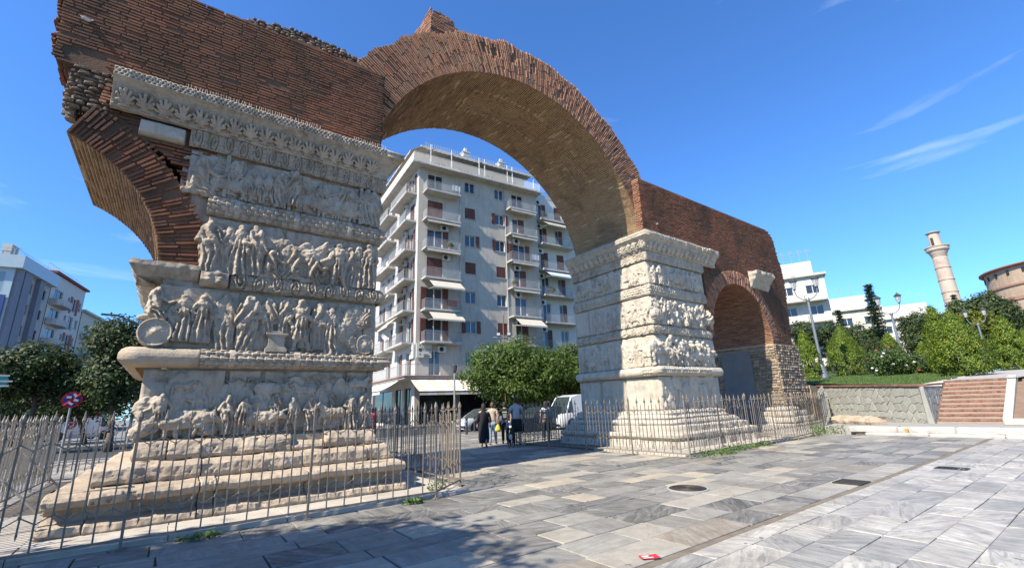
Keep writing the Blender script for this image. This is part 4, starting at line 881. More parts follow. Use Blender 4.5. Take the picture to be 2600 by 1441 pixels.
# carved bracket left in the brickwork beside the small arch, and the step base of the rubble pier
mould('bracket_fragment', [(22.3, FY), (24.15, FY)], [(-.1, 6.72), (.05, 6.8), (.15, 7.0), (.18, 7.05), (.25, 7.1), (.36, 7.3), (.46, 7.42), (.46, 7.58), (-.1, 7.6)], m_pale, arch, .025, acanthus(.05, .4), .04, 31)
for i, (z0, z1, o, x1) in enumerate(((.0, .34, 1.0, 25.3), (.34, .62, .75, 24.9), (.62, .86, .55, 24.6), (.86, 1.05, .35, 24.3))):
    mould('base_block', [(23.3, FY + .8), (23.3, FY), (x1, FY)], [(-.2, z0), (o, z0 + .01), (o + .03, z0 + .08), (o, z1 - .03), (o - .06, z1), (-.2, z1)], m_stepr, rp, .05, None, .04, 150 + i)
# bird spikes along the cornice lips
def spikes(pts, parent):
    b = B()
    for i in range(len(pts) - 1):
        p, q = np.array(pts[i]), np.array(pts[i + 1]); n = int(np.linalg.norm(q - p) / .045)
        for k in range(n):
            c = p + (q - p) * k / n; b.tube(c, c + np.array([rg.uniform(-.02, .02), rg.uniform(-.02, .02), .13]), .0035, .002, 3, False)
    b.build('bird_spikes', M('spike_steel', (.45, .40, .34), (.55, .5, .45), 20, .5), parent)
spikes([(-.55, FY - .38, 7.89), (.6, FY - .38, 7.89)], lp); spikes([(.65, FY - .38, 7.88), (2.0, FY - .38, 7.88)], lp); spikes([(2.75, FY - .38, 7.88), (3.6, FY - .38, 7.88)], lp)
spikes([(RX0 - .3, FY + 3.9, 7.9), (RX0 - .3, FY - .3, 7.9), (17.4, FY - .3, 7.9)], rpier)
print('piers', round(time.time() - T0, 1))
# ------------------------------------------------------------------ iron fences round the piers
def bar_long():
    b = B(); b.box((0, 0, .82), (.018, .018, 1.40)); b.lathe([(.012, 1.52), (.024, 1.55), (.012, 1.60), (.003, 1.67)], n=6)
    b.box((0, 0, 1.50), (.012, .085, .014)); b.box((0, -.043, 1.515), (.012, .012, .04)); b.box((0, .043, 1.515), (.012, .012, .04)); return b
def bar_short():
    b = B(); b.box((0, 0, .86), (.016, .016, 1.02)); b.lathe([(.010, 1.37), (.016, 1.39), (.003, 1.45)], n=5); b.lathe([(.003, .27), (.013, .32), (.010, .35)], n=5); return b
def post_b():
    b = B(); b.box((0, 0, .78), (.032, .032, 1.56)); b.lathe([(.03, 1.56), (.034, 1.60), (.006, 1.68)], n=6); b.box((0, 0, .01), (.09, .09, .02)); return b
def brace_b(up):      # one V between two tall bars, meeting at the short bar (mirrored at the foot)
    b = B(); s = .13; z = 1.30 if up else .50; d = -.085
    za, zm = (z, z + d) if up else (z + d, z)
    b.tube((-s, 0, za), (0, 0, zm), .008, .008, 4); b.tube((0, 0, zm), (s, 0, za), .008, .008, 4)
    b.lathe([(.016, zm - .018), (.016, zm + .018)], n=6); return b
FM = {}; FP = {}
for key, fn in (('bar', bar_long), ('short_bar', bar_short), ('post', post_b), ('upper_brace', lambda: brace_b(1)), ('lower_brace', lambda: brace_b(0))):
    b = fn(); FM[key] = mesh(key, b.V, b.F, m_iron); FP[key] = mesh(key, b.V, b.F, m_iron_lit)
def fence(p0, p1, label, z=0., z1=None, struts=(), flat=1., pale=False):  # pale: bars whose colour already carries the sunlight
    p0, p1 = Vector(p0), Vector(p1); d = p1 - p0; L_ = d.length; z1 = z if z1 is None else z1
    t = thing('iron_fence', (p0.x, p0.y, z), label, 'fence', 'iron fences around the piers', math.atan2(d.y, d.x))
    n = max(2, int(L_ / .26)); st = L_ / n; sl = (z1 - z) / L_; rg = random.Random(int(L_ * 100))
    def put(k, x, sx=1.):
        o = link(k, (FP if pale else FM)[k], t); o.location = (x, rg.uniform(-.006, .006), sl * x); o.rotation_euler = (rg.uniform(-.012, .012), rg.uniform(-.016, .016), 0); o.scale = (sx * flat if k in ('bar', 'short_bar', 'post') else sx, 1, rg.uniform(.985, 1.01))
    np_ = max(1, round(L_ / 1.9))
    for k in range(np_ + 1): put('post', L_ * k / np_)
    pk = {round(n * k / np_) for k in range(np_ + 1)}
    for k in range(n + 1):
        if k not in pk: put('bar', k * st)
        if k < n: put('short_bar', (k + .5) * st); put('upper_brace', (k + .5) * st, st / .26); put('lower_brace', (k + .5) * st, st / .26)
    b = B(); b.box((L_ / 2, 0, .115 + sl * L_ / 2), (L_, .012, .03), ry=-math.atan(sl)); b.build('bottom_rail', m_iron, t, local=True)
    for x, y in struts:
        b = B(); b.tube((x, 0, .95), (x + .1, y, .08), .02, .02, 6); b.build('strut', m_iron_lit, t, local=True)
    return t
fence((-2.45, 7.87, 0), (4.0, 7.87, 0), 'iron bar fence in front of the stepped base of the pier with the garland', 0)
fence((4.0, 7.87, 0), (4.97, 8.72, 0), 'short slanting iron fence panel at the corner facing the passage', 0)
fence((4.97, 8.72, 0), (4.97, 15.4, 0), 'iron fence along the passage beside the worn stepped base', 0)
fence((4.97, 15.4, 0), (-2.3, 17.0, 0), 'iron fence closing the rear of the pier with the broken springing', 0.0)
fence((-2.30, 17.0, 0), (-2.45, 7.87, 0), 'iron fence with slanting props beyond the worn stepped base, towards the side street', .03, struts=((3.2, .8), (5.6, .8)), flat=2.4, pale=True)
fence((11.40, 15.4, 0), (11.50, 7.66, 0), 'iron fence along the passage beside the pale marble pier', 0)
fence((11.50, 7.66, 0), (18.6, 7.86, 0), 'iron fence in front of the pale marble pier, weeds at its foot', 0)
fence((18.6, 7.86, 0), (22.3, 8.25, 0), 'iron fence in front of the rubble pier and small arch', 0)
fence((22.3, 8.25, 0), (27.3, 9.9, 0), 'iron fence climbing towards the grey crazy-stone retaining wall', .05, .35, flat=2., pale=True)
fence((11.40, 15.4, 0), (14.0, 15.75, 0), 'iron fence behind the pale marble pier, towards the street', 0)
print('fences', round(time.time() - T0, 1))
# ------------------------------------------------------------------ buildings
m_plas = M('grey_plaster', (.53, .465, .375), (.61, .54, .44), 1.2, .9, .25, 60, 0, (.44, .385, .31), .5, .5, .75, streak=(.39, .335, .27))
m_whit = M('white_plaster', (.62, .595, .54), (.70, .675, .615), 1.5, .9, .2, 50, 0, (.52, .50, .46), .6, .55, .8)
m_crea = M('cream_plaster', (.58, .54, .43), (.66, .62, .50), 1.5, .9, .2, 50, 0, (.45, .41, .33), .6, .55, .8)
m_conc = M('balcony_concrete', (.50, .475, .42), (.60, .575, .515), 2., .9, .2, 40, 0, (.33, .31, .28), 1.2, .5, .7)
m_frame = M('white_frame', (.72, .72, .70), (.78, .78, .76), 8, .5)
m_glass = glassmat('window_glass', (.055, .065, .075), .06)
m_glassb = glassmat('window_dark', (.02, .022, .025), .1)
m_shut = M('brown_shutter', (.14, .045, .03), (.19, .065, .042), 6, .6, rnd=.25)
m_rail = M('balcony_rail', (.30, .30, .29), (.38, .38, .37), 6, .5, metal=.2)
m_canv = M('canvas', (.52, .46, .36), (.60, .535, .43), 2, .85)
m_ac = M('ac_white', (.62, .62, .60), (.68, .68, .66), 5, .5)
m_red = M('red_panel', (.32, .06, .045), (.38, .08, .06), 3, .8)
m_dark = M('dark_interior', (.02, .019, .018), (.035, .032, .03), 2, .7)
def facade(parent, name, O, U, N, u0, u1, z0, z1, ops, m, rev=.2):
    us = sorted({u0, u1} | {v for o in ops for v in o[:2]}); zs = sorted({z0, z1} | {v for o in ops for v in o[2:4]})
    us = [u for u in us if u0 - 1e-6 <= u <= u1 + 1e-6]; zs = [z for z in zs if z0 - 1e-6 <= z <= z1 + 1e-6]
    b = B(); P = lambda u, h, z: O + U * u + N * h + ZU * z
    for i in range(len(us) - 1):
        for j in range(len(zs) - 1):
            uc, zc = (us[i] + us[i + 1]) / 2, (zs[j] + zs[j + 1]) / 2
            if any(o[0] < uc < o[1] and o[2] < zc < o[3] for o in ops): continue
            b.add([P(us[i], 0, zs[j]), P(us[i + 1], 0, zs[j]), P(us[i + 1], 0, zs[j + 1]), P(us[i], 0, zs[j + 1])], [(0, 1, 2, 3)])
    for o in ops:
        a, c, d, e = o[:4]; q = [(a, d), (c, d), (c, e), (a, e)]
        for k in range(4):
            (x, y), (x2, y2) = q[k], q[(k + 1) % 4]; b.add([P(x, 0, y), P(x2, 0, y2), P(x2, -rev, y2), P(x, -rev, y)], [(0, 1, 2, 3)])
    return b.build(name, m, parent)
def window(parent, O, U, N, a, c, d, e, kind='plain', sill=True, rg=random, rev=.2, name='window', glass=None, fm=None, sm=None):
    """frame with mullion, glass pane behind it, optional shutters and sill"""
    f = .06; b = B(); fb = lambda *k: b.fbox(O, U, N, *k); sm = sm or m_shut
    fb(a, c, -rev, -rev + .06, e - f, e); fb(a, c, -rev, -rev + .06, d, d + f); fb(a, a + f, -rev, -rev + .06, d + f, e - f); fb(c - f, c, -rev, -rev + .06, d + f, e - f)
    if c - a > .8: m_ = (a + c) / 2; fb(m_ - .04, m_ + .04, -rev, -rev + .065, d + f, e - f)
    w = b.build(name, fm or m_frame, parent)
    g_ = B(); g_.fbox(O, U, N, a + .01, c - .01, -rev - .03, -rev + .02, d + .01, e - .01); g_.build('pane', glass or (m_glass if rg.random() < .6 else m_glassb), w)
    if kind in ('open', 'half'):
        wd = (c - a) * .36
        for s in ((-1, 1) if kind == 'open' else (1,)):
            b = B(); x0, x1 = (a - wd, a - .02) if s < 0 else (c + .02, c + wd); b.fbox(O, U, N, x0, x1, .03, .07, d, e)
            n = max(4, int((e - d) / .12))
            for k in range(n): z = d + .05 + (e - d - .1) * k / n; b.fbox(O, U, N, x0 + .05, x1 - .05, .07, .085, z, z + .05)
            b.build('shutter', sm, w)
    if kind in ('closed', 'halfclosed'):
        xs = ((a, (a + c) / 2 - .01), ((a + c) / 2 + .01, c))
        for x0, x1 in (xs if kind == 'closed' else xs[1:]):
            b = B(); b.fbox(O, U, N, x0, x1, -.09, -.05, d, e); n = max(4, int((e - d) / .1))
            for k in range(n): z = d + .05 + (e - d - .1) * k / n; b.fbox(O, U, N, x0 + .06, x1 - .06, -.05, -.03, z, z + .05)
            b.build('shutter', sm, w)
    if sill: b = B(); b.fbox(O, U, N, a - .08, c + .08, -.1, .09, d - .07, d - .002); b.build('sill', m_conc, w)
    return w
def railing(parent, O, U, N, pts, z, h=.95, step=.12, m=None, r=.009, panel=None, name='railing'):
    """pts: (u,h) polyline on the slab"""
    b = B(); P = lambda u, o, zz: O + U * u + N * o + ZU * zz
    for i in range(len(pts) - 1):
        (u0, h0), (u1, h1) = pts[i], pts[i + 1]
        b.tube(P(u0, h0, z + h), P(u1, h1, z + h), .025, n=5); b.tube(P(u0, h0, z + .1), P(u1, h1, z + .1), .016, n=4)
        n = max(1, int(math.hypot(u1 - u0, h1 - h0) / step))
        for k in range(n + 1):
            t = k / n; u, o = u0 + (u1 - u0) * t, h0 + (h1 - h0) * t; b.tube(P(u, o, z), P(u, o, z + h), r, n=3, caps=False)
    ra = b.build(name, m or m_rail, parent)
    return ra
def balcony(parent, O, U, N, a, c, z, dep=1.2, th=.16, solid=None, m=None, bm=None):
    b = B(); b.fbox(O, U, N, a, c, .0, dep, z - th, z); b.fbox(O, U, N, a + .03, c - .03, dep - .12, dep - .03, z - th - .06, z - th - .002)
    s = b.build('balcony', bm or m_conc, parent)
    if solid is not None:
        b = B(); b.fbox(O, U, N, a, c, dep - .08, dep, z + .002, z + .9); b.fbox(O, U, N, a, a + .08, .02, dep - .082, z + .002, z + .9); b.fbox(O, U, N, c - .08, c, .02, dep - .082, z + .002, z + .9); b.build('parapet', solid, s)
    else: railing(s, O, U, N, [(a + .05, .05), (a + .05, dep - .06), (c - .05, dep - .06), (c - .05, .05)], z, m=m)
    return s
def awning(parent, O, U, N, a, c, z, out=1.3, drop=.9, m=None, h0=.9):
    m = m or m_canv; b = B(); P = lambda u, h, zz: O + U * u + N * h + ZU * zz; n = 12
    for k in range(n):
        u0, u1 = a + (c - a) * k / n, a + (c - a) * (k + 1) / n; zl = z - drop
        b.add([P(u0, h0, z), P(u1, h0, z), P(u1, h0 + out, zl), P(u0, h0 + out, zl)], [(0, 1, 2, 3)])
        um = (u0 + u1) / 2; b.add([P(u0, h0 + out, zl), P(u1, h0 + out, zl), P(u1, h0 + out + .01, zl - .12), P(um, h0 + out + .01, zl - .19), P(u0, h0 + out + .01, zl - .12)], [(0, 1, 2, 3, 4)])
    o = b.build('awning', m, parent); o.modifiers.new('thick', 'SOLIDIFY').thickness = .015
    b = B()
    for u in (a + .3, c - .3): b.tube(P(u, .1, z - drop * .75), P(u, h0 + out - .03, z - drop + .02), .02, n=5)
    b.tube(P(a, h0 + out, z - drop), P(c, h0 + out, z - drop), .025, n=6); b.build('awning_arms', m_frame, o)
    return o
def acunit(parent, O, U, N, u, z, h=.05):
    b = B(); b.fbox(O, U, N, u, u + .82, h, h + .3, z, z + .58); a = b.build('air_conditioner', m_ac, parent)
    b = B(); c = O + U * (u + .33) + N * (h + .30) + ZU * (z + .29); V = []
    for k in range(18): t = 2 * math.pi * k / 18; V.append(c + U * .23 * math.cos(t) + ZU * .23 * math.sin(t) + N * .004)
    b.add(V, [tuple(range(18))]); b.build('fan_grille', m_dark, a)
def text(s, O, U, N, u, z, size, m, parent, name='lettering', bold=0.):
    cu = bpy.data.curves.new('txt', 'FONT'); cu.body = s; cu.size = size; cu.extrude = .008; cu.offset = bold; cu.align_x = 'CENTER'
    t = bpy.data.objects.new('txt', cu); COL.objects.link(t); dg = bpy.context.evaluated_depsgraph_get(); me = bpy.data.meshes.new_from_object(t.evaluated_get(dg)); bpy.data.objects.remove(t)
    V = np.array([v.co[:] for v in me.vertices]) if len(me.vertices) else np.zeros((0, 3)); F = [tuple(p.vertices) for p in me.polygons]
    V = O + np.outer(V[:, 0] + u, U) + np.outer(V[:, 1] + z, ZU) + np.outer(V[:, 2], N)
    return obj(name, V, F, m, parent)
# ---- the grey apartment block seen through the arch
AO = np.array([18.0, 40., 0]); AU = np.array([.9963, -.0865, 0]); AN = np.array([-.0865, -.9963, 0]); AV = np.array([.0865, .9963, 0]); AM = np.array([-.9963, .0865, 0])
SL = [7.75, 10.9, 14.1, 17.2, 20.4, 23.55]; RF = 26.5
apt = thing('apartment_block', AO, 'grey plastered apartment block with red-brown shutters and iron-railed balconies over a shop', 'building')
rg = random.Random(21)
ops = []; WK = ['plain', 'closed', 'half', 'closed', 'plain', 'open']
for z in SL: ops += [(1.0, 2.7, z + .06, z + 2.35), (5.3, 6.55, z + 1.1, z + 2.4), (9.1, 10.3, z + 1.1, z + 2.4), (11.4, 13.0, z + .06, z + 2.3)]
ops += [(1.35, 2.55, 4.6, 6.95), (5.25, 6.4, 5.55, 6.95)]
shop = [(.5, 4.2, .15, 3.6), (4.6, 9.6, .15, 3.6), (10.0, 14.5, .15, 3.6)]
facade(apt, 'front_wall', AO, AU, AN, 0, 14.9, -.1, RF, ops + shop, m_plas)
lop = []
for z in SL: lop += [(1.2, 2.6, z + .06, z + 2.35), (4.0, 5.4, z + .06, z + 2.35), (8.2, 9.6, z + .06, z + 2.35), (11.4, 12.6, z + .06, z + 2.35)]
lop += [(1.6, 2.8, 4.6, 6.95), (4.4, 5.6, 4.6, 6.95), (8.4, 9.6, 4.6, 6.95)]
lsh = [(1.0, 3.0, .15, 3.5), (3.6, 6.0, .15, 3.5), (7, 15, .15, 3.5)]
facade(apt, 'side_wall', AO, -AV, AM, -17, 0, -.1, RF, [(-o[1], -o[0], o[2], o[3]) for o in lop + lsh], M('warm_plaster', (.56, .54, .50), (.63, .61, .57), 1.2, .9, .2, 60, 0, (.46, .43, .38), .5, .5, .75))
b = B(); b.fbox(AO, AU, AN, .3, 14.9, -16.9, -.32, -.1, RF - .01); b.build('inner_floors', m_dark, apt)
b = B(); b.fbox(AO, AU, AN, 0., 14.9, -17, -.35, RF, RF + .12); b.fbox(AO, AU, AN, -1.0, 15.2, -.348, 1.0, RF - .16, RF + .04); b.fbox(AO, AU, AN, -1.0, -.002, -17, -.35, RF - .155, RF + .035); b.build('roof_slab', m_conc, apt)
for i, z in enumerate(SL):
    k = 5 - i
    window(apt, AO, AU, AN, *ops[4 * i + 1], kind=WK[k], rg=rg); window(apt, AO, AU, AN, *ops[4 * i + 2], kind=['plain', 'open', 'open', 'closed', 'plain', 'closed'][k], rg=rg)
    window(apt, AO, AU, AN, *ops[4 * i], kind=['plain', 'closed', 'half', 'closed', 'open', 'open'][k], sill=False, rg=rg, name='balcony_door')
    window(apt, AO, AU, AN, *ops[4 * i + 3], kind=['plain', 'halfclosed', 'open', 'halfclosed', 'plain', 'halfclosed'][k], sill=False, rg=rg, name='balcony_door')
    balcony(apt, AO, AU, AN, .45, 4.3, z); balcony(apt, AO, AU, AN, 10.45, 14.15, z)
    if k in (4, 5): awning(apt, AO, AU, AN, .9, 4.2, z + 2.95, 1.35, 1.0)
    elif k != 1: awning(apt, AO, AU, AN, .6, 4.2, z + 2.95, .25, .18, h0=1.0)
    if k == 5: awning(apt, AO, AU, AN, 10.7, 14.0, z + 2.95, 1.35, 1.0)
    else: awning(apt, AO, AU, AN, 10.6, 14.0, z + 2.95, .22, .15, h0=1.0)
    if k in (1, 2, 5): acunit(apt, AO, AU, AN, 2.2 + .2 * k % 1, z - .95)
    if k in (1, 2, 3, 4): acunit(apt, AO, AU, AN, 11.3, z - .95)
    for (a, c) in ((.5, 6.3), (7.2, 13.4)): balcony(apt, AO, -AV, AM, -c, -a, z)
    for j in range(4):
        o = lop[4 * i + j]; window(apt, AO, -AV, AM, -o[1], -o[0], o[2], o[3], kind=rg.choice(['open', 'half', 'closed', 'halfclosed']), sill=False, rg=rg, name='balcony_door')
    if k in (3, 4, 5): awning(apt, AO, -AV, AM, -6.0, -2.4, z + 2.95, 1.2, 1.1)
    if k < 5: acunit(apt, AO, -AV, AM, -3.8, z - .95)
for o in ops[-2:]: window(apt, AO, AU, AN, *o, kind='plain', rg=rg, sill=o[2] > 5, sm=m_shut)
for o in lop[-3:]: window(apt, AO, -AV, AM, -o[1], -o[0], o[2], o[3], kind='half', sill=False, rg=rg)
for o in shop: window(apt, AO, AU, AN, *o, sill=False, rg=rg, name='shop_window', glass=m_glassb, fm=m_dark)
for o in lsh: window(apt, AO, -AV, AM, -o[1], -o[0], o[2], o[3], sill=False, rg=rg, name='shop_window', glass=m_glassb, fm=m_dark)
# terrace over the shop, with railing, tiled edge and striped awning
b = B(); b.fbox(AO, AU, AN, -1.5, 14.8, .0, 1.5, 4.2, 4.5); b.fbox(AO, AU, AN, -1.5, -.002, -14, -.002, 4.205, 4.495); ter = b.build('terrace', m_conc, apt)
b = B(); b.fbox(AO, AU, AN, -1.56, 14.8, 1.5, 1.62, 4.36, 4.46); b.fbox(AO, AU, AN, -1.62, -1.5, -14, 1.5, 4.365, 4.465); b.build('tiled_edge', M('tile_edge', (.17, .055, .04), (.30, .18, .14), 14, .8), ter)
railing(ter, AO, AU, AN, [(14.7, 1.4), (-1.4, 1.4), (-1.4, -14)], 4.5, 1.0)
m_cs1 = M('canvas_cream', (.66, .58, .42), (.70, .62, .46), 2, .85); m_cs2 = M('canvas_white', (.72, .69, .60), (.76, .73, .65), 2, .85)
def striped(O, U, N, a, c, z, h0, out, drop, parent, n):
    b = B(); P = lambda u, h, zz: O + U * u + N * h + ZU * zz
    for k in range(n):
        b.i = k % 2; u0, u1 = a + (c - a) * k / n, a + (c - a) * (k + 1) / n
        for s in range(4):
            t0, t1 = s / 4, (s + 1) / 4; sg = lambda t: -.06 * math.sin(t * math.pi)
            b.add([P(u0, h0 + out * t0, z - drop * t0 + sg(t0)), P(u1, h0 + out * t0, z - drop * t0 + sg(t0)), P(u1, h0 + out * t1, z - drop * t1 + sg(t1)), P(u0, h0 + out * t1, z - drop * t1 + sg(t1))], [(0, 1, 2, 3)])
        b.add([P(u0, h0 + out, z - drop), P(u1, h0 + out, z - drop), P(u1, h0 + out, z - drop - .28), P(u0, h0 + out, z - drop - .28)], [(0, 1, 2, 3)])
    o = b.build('striped_awning', [m_cs1, m_cs2], parent); o.modifiers.new('thick', 'SOLIDIFY').thickness = .02
    b = B(); b.tube(P(a - .05, h0 + out, z - drop), P(c + .05, h0 + out, z - drop), .05, n=6); b.build('front_bar', m_dark, o)
striped(AO, AU, AN, -.9, 8.2, 4.2, 1.3, 2.6, 1.25, apt, 12)
striped(AO, -AV, AM, -9, -.4, 4.2, 1.3, 1.8, 1.0, apt, 12)
# penthouse
b = B(); b.fbox(AO, AU, AN, 2.0, 14.8, -15, -2.2, RF + .12, 29.3); pen = b.build('penthouse', m_whit, apt)
b = B(); b.fbox(AO, AU, AN, .4, 14.9, -15.6, -.6, 29.3, 29.5); b.build('roof_slab', m_conc, pen)
awning(pen, AO, AU, AN, .5, 7.0, 29.3, 1.3, .8, m_canv, -.7); awning(pen, AO, AU, AN, 7.2, 14.5, 29.3, 1.4, .8, m_canv, -.7); awning(pen, AO, -AV, AM, -14, -.6, 29.3, 1.2, .8, m_canv, -.4)
for u in (1.0, 3.4, 6.8, 7.5, 10.5, 11.2, 14.2):
    b = B(); b.fbox(AO, AU, AN, u, u + .08, .6, .68, RF + .05, 29.0); b.build('awning_post', m_frame, pen)
for u in (2.5, 5.5, 9, 12): window(pen, AO + AN * -2.2, AU, AN, u, u + 1.5, RF + .2, 28.8, sill=False, rg=rg, rev=-.06, name='terrace_door')
railing(apt, AO, AU, AN, [(15, .85), (-.85, .85), (-.85, -16)], RF + .05, 1.05, .11, m_frame, .014, name='roof_railing')
railing(pen, AO, AU, AN, [(1, -.8), (14.6, -.8)], 29.5, .7, .25, m_rail)
for u, h in ((5.6, .8), (10.4, .7)):
    b = B(); b.fbox(AO, AU, AN, u, u + .8, -1.6, -.9, 29.5, 29.5 + h); b.fbox(AO, AU, AN, u - .08, u + .88, -1.68, -.82, 29.5 + h, 29.6 + h); b.fbox(AO, AU, AN, u + .25, u + .55, -1.4, -1.1, 29.6 + h, 30.2 + h); b.build('chimney', m_whit, pen)
b = B()
for u in (4.72, 10.42): b.tube(AO + AU * u + AN * .06 + ZU * 4.5, AO + AU * u + AN * .06 + ZU * RF, .05, n=6)
b.build('drain_pipe', m_conc, apt)
# shop signs
m_sign = M('sign_white', (.62, .60, .53), (.68, .66, .58), 3, .6); m_blk = M('sign_brown', (.10, .06, .035)); m_ink = M('sign_black', (.03, .03, .03))
b = B(); b.fbox(AO, AU, AN, .06, 1.55, .06, .20, 6.25, 7.6); sg_ = b.build('shop_sign', m_sign, apt); text('βήμα', AO + AN * .2, AU, AN, 1.0, 6.92, .42, m_blk, sg_)
b = B()
for dz in (.42, .0, -.42):
    for k in range(1):
        c = AO + AU * .40 + AN * .215 + ZU * (6.98 + dz); r = .16 if dz == 0 else .07; b.add([c + AU * r * math.cos(t) + ZU * r * math.sin(t) for t in [2 * math.pi * q / 12 for q in range(12)]], [tuple(range(12))])
b.build('emblem', m_blk, sg_)
b = B()
for dz, w in ((.35, .5), (.47, .7), (.57, .6)): b.fbox(AO, AU, AN, .75, .75 + w, .19, .212, 6.88 - dz, 6.93 - dz)
b.build('small_print', m_blk, sg_)
b = B(); b.fbox(AO, -AV, AM, -1.2, -.06, .06, .20, 6.2, 7.55); s2 = b.build('shop_sign', m_sign, apt); text('βήμα', AO + AM * .2, -AV, AM, -.62, 6.9, .34, m_blk, s2)
b = B(); b.fbox(AO, AU, AN, 7.2, 9.0, .04, .14, 6.2, 7.55); s3 = b.build('shop_sign', m_sign, apt); text('YOGA', AO + AN * .14, AU, AN, 8.1, 6.72, .40, m_ink, s3, bold=.012); text('PILATES', AO + AN * .14, AU, AN, 8.1, 6.32, .34, m_ink, s3, bold=.012)
b = B(); c = AO + AU * 8.0 + AN * .15 + ZU * 7.22
b.tube(c, c + AU * .05 + ZU * .16, .03, n=5); b.tube(c, c + AU * .15 - ZU * .08, .025, n=5); b.tube(c, c - AU * .12 - ZU * .09, .025, n=5); b.ell(c + AU * .07 + ZU * .23, (.04, .03, .05)); b.build('emblem', m_ink, s3)
# satellite dish on the side balcony
b = B(); c = AO - AV * -4.6 + AM * 1.5 + ZU * 8.9; b.lathe([(.02, 0), (.3, .05), (.48, .14), (.5, .16)], (0, 0, 0), 20, caps=False)
R = Vector((-.55, -.8, .25)).to_track_quat('Z', 'Y').to_matrix(); b.V = [tuple(R @ Vector(v) + Vector(c)) for v in b.V]; b.build('satellite_dish', m_whit, apt)
# ---- neighbouring block to its right
nb = thing('apartment_block', AO + AU * 18.5, 'neighbouring pale apartment block with dark brown balcony doors, partly behind the arch', 'building')
NO = AO + AU * 14.95 - AN * .5
nop = []
for z in SL: nop += [(.6, 1.7, z - .2, z + 2.1), (3.0, 4.1, z - .2, z + 2.1), (6.0, 7.2, z + .7, z + 2.1)]
facade(nb, 'front_wall', NO, AU, AN, 0, 11, -.1, 27.0, nop, m_whit)
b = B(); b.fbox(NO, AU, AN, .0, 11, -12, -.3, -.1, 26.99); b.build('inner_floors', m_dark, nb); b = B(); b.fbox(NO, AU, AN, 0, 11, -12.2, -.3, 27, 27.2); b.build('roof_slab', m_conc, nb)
for i, z in enumerate(SL):
    balcony(nb, NO, AU, AN, .1, 5.0, z - .3, 1.3)
    for j in range(3): o = nop[3 * i + j]; window(nb, NO, AU, AN, *o, kind=rg.choice(['closed', 'halfclosed', 'plain']) if j < 2 else 'closed', sill=False, rg=rg, name='balcony_door')
    if i in (2, 4): awning(nb, NO, AU, AN, .4, 4.6, z + 2.6, 1.2, .8, m_canv if i == 4 else M('striped_blue_canvas', (.45, .55, .62), (.68, .72, .74), 9, .8))
    acunit(nb, NO, AU, AN, .02, z + 1.8)
railing(nb, NO, AU, AN, [(0.1, .2), (10.9, .2)], 27.2, 1.0)
# ---- left street front: three blocks whose shaded sides face the street
LU = np.array([.17, .985, 0]); LU /= np.linalg.norm(LU); LN = np.array([LU[1], -LU[0], 0])
LO = atD(132, 713, 100.); LO[2] = 0
def on_left(px, py):
    d = ray(px, py); t = (LO - EYE).dot(LN) / d.dot(LN); p = EYE + t * d; return (p - LO).dot(LU), p[2]
u_c, z_c = on_left(46, 660); u_e, z_e = on_left(132, 716)
m_bw = M('grey_white_render', (.44, .42, .385), (.52, .50, .46), 1.2, .9, .2, 30, 0, (.38, .37, .36), .5, .5, .75); m_bl = M('blue_grey_render', (.22, .235, .27), (.26, .275, .31), 1.2, .9, .2)
m_bp = M('pale_blue_panel', (.40, .50, .54), (.45, .55, .58), 1.5, .35)
lb = thing('office_block', LO + LU * (u_c + u_e) / 2, 'white and blue-grey striped office block with small square windows, beyond the street trees', 'building')
H1 = z_c
lops = []
wu = [u_c + (u_e - u_c) * f for f in (.42, .82)]
for z in np.arange(3.2, H1 - 3, 3.1):
    for u in wu: lops.append((u - .8, u + .8, z + 1., z + 2.5))
facade(lb, 'street_wall', LO, LU, LN, u_c, u_e, -.1, H1, lops, m_bw)
for o in lops: window(lb, LO, LU, LN, *o, rg=rg, glass=m_glassb, fm=m_dark)
for f0, f1 in ((.02, .10), (.13, .32), (.55, .68)):
    b = B(); b.fbox(LO, LU, LN, u_c + (u_e - u_c) * f0, u_c + (u_e - u_c) * f1, -.3, .6, -.1, H1 - 1.2); b.build('render_strip', m_bl, lb)
b = B(); b.fbox(LO, LU, LN, u_c - .6, u_e, -14, .9, H1 - 1.2, H1 + .6); b.build('roof_fascia', m_bp, lb)
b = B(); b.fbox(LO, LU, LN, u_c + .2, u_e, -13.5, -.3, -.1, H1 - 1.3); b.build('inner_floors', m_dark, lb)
FO2 = LO + LU * u_c; FU2 = LN * -1.; FN2 = -LU
pops = []
for z in np.arange(3.2, H1 - 3, 3.1):
    for k in range(4): pops.append((.8 + k * 3.0, 3.2 + k * 3.0, z, z + 2.9))
facade(lb, 'front_wall', FO2, FU2, FN2, 0, 13.6, -.1, H1 - 1.2, pops, m_bp, rev=.05)
for o in pops: window(lb, FO2, FU2, FN2, *o, rg=rg, sill=False, rev=.05, glass=M('blue_panel_glass', (.22, .32, .38), (.28, .38, .43), 3, .15), fm=m_bp, name='glass_panel')
b = B(); b.fbox(FO2, FU2, FN2, .25, 3.1, .1, .25, H1 - 9.2, H1 - 5.0); po = b.build('poster', M('poster_blue', (.03, .07, .22)), lb)
b = B(); b.fbox(FO2, FU2, FN2, .6, 2.7, .251, .27, H1 - 8.9, H1 - 7.6); b.fbox(FO2, FU2, FN2, .9, 1.9, .251, .268, H1 - 7.5, H1 - 5.6); b.build('print', m_whit, po)
railing(lb, LO, LU, LN, [(u_c, -.5), (u_e, -.5)], H1 + .6, 1.2, .8, m_rail, .03)
railing(lb, FO2, FU2, FN2, [(0, -.5), (13, -.5)], H1 + .6, 1.2, .8, m_rail, .03)
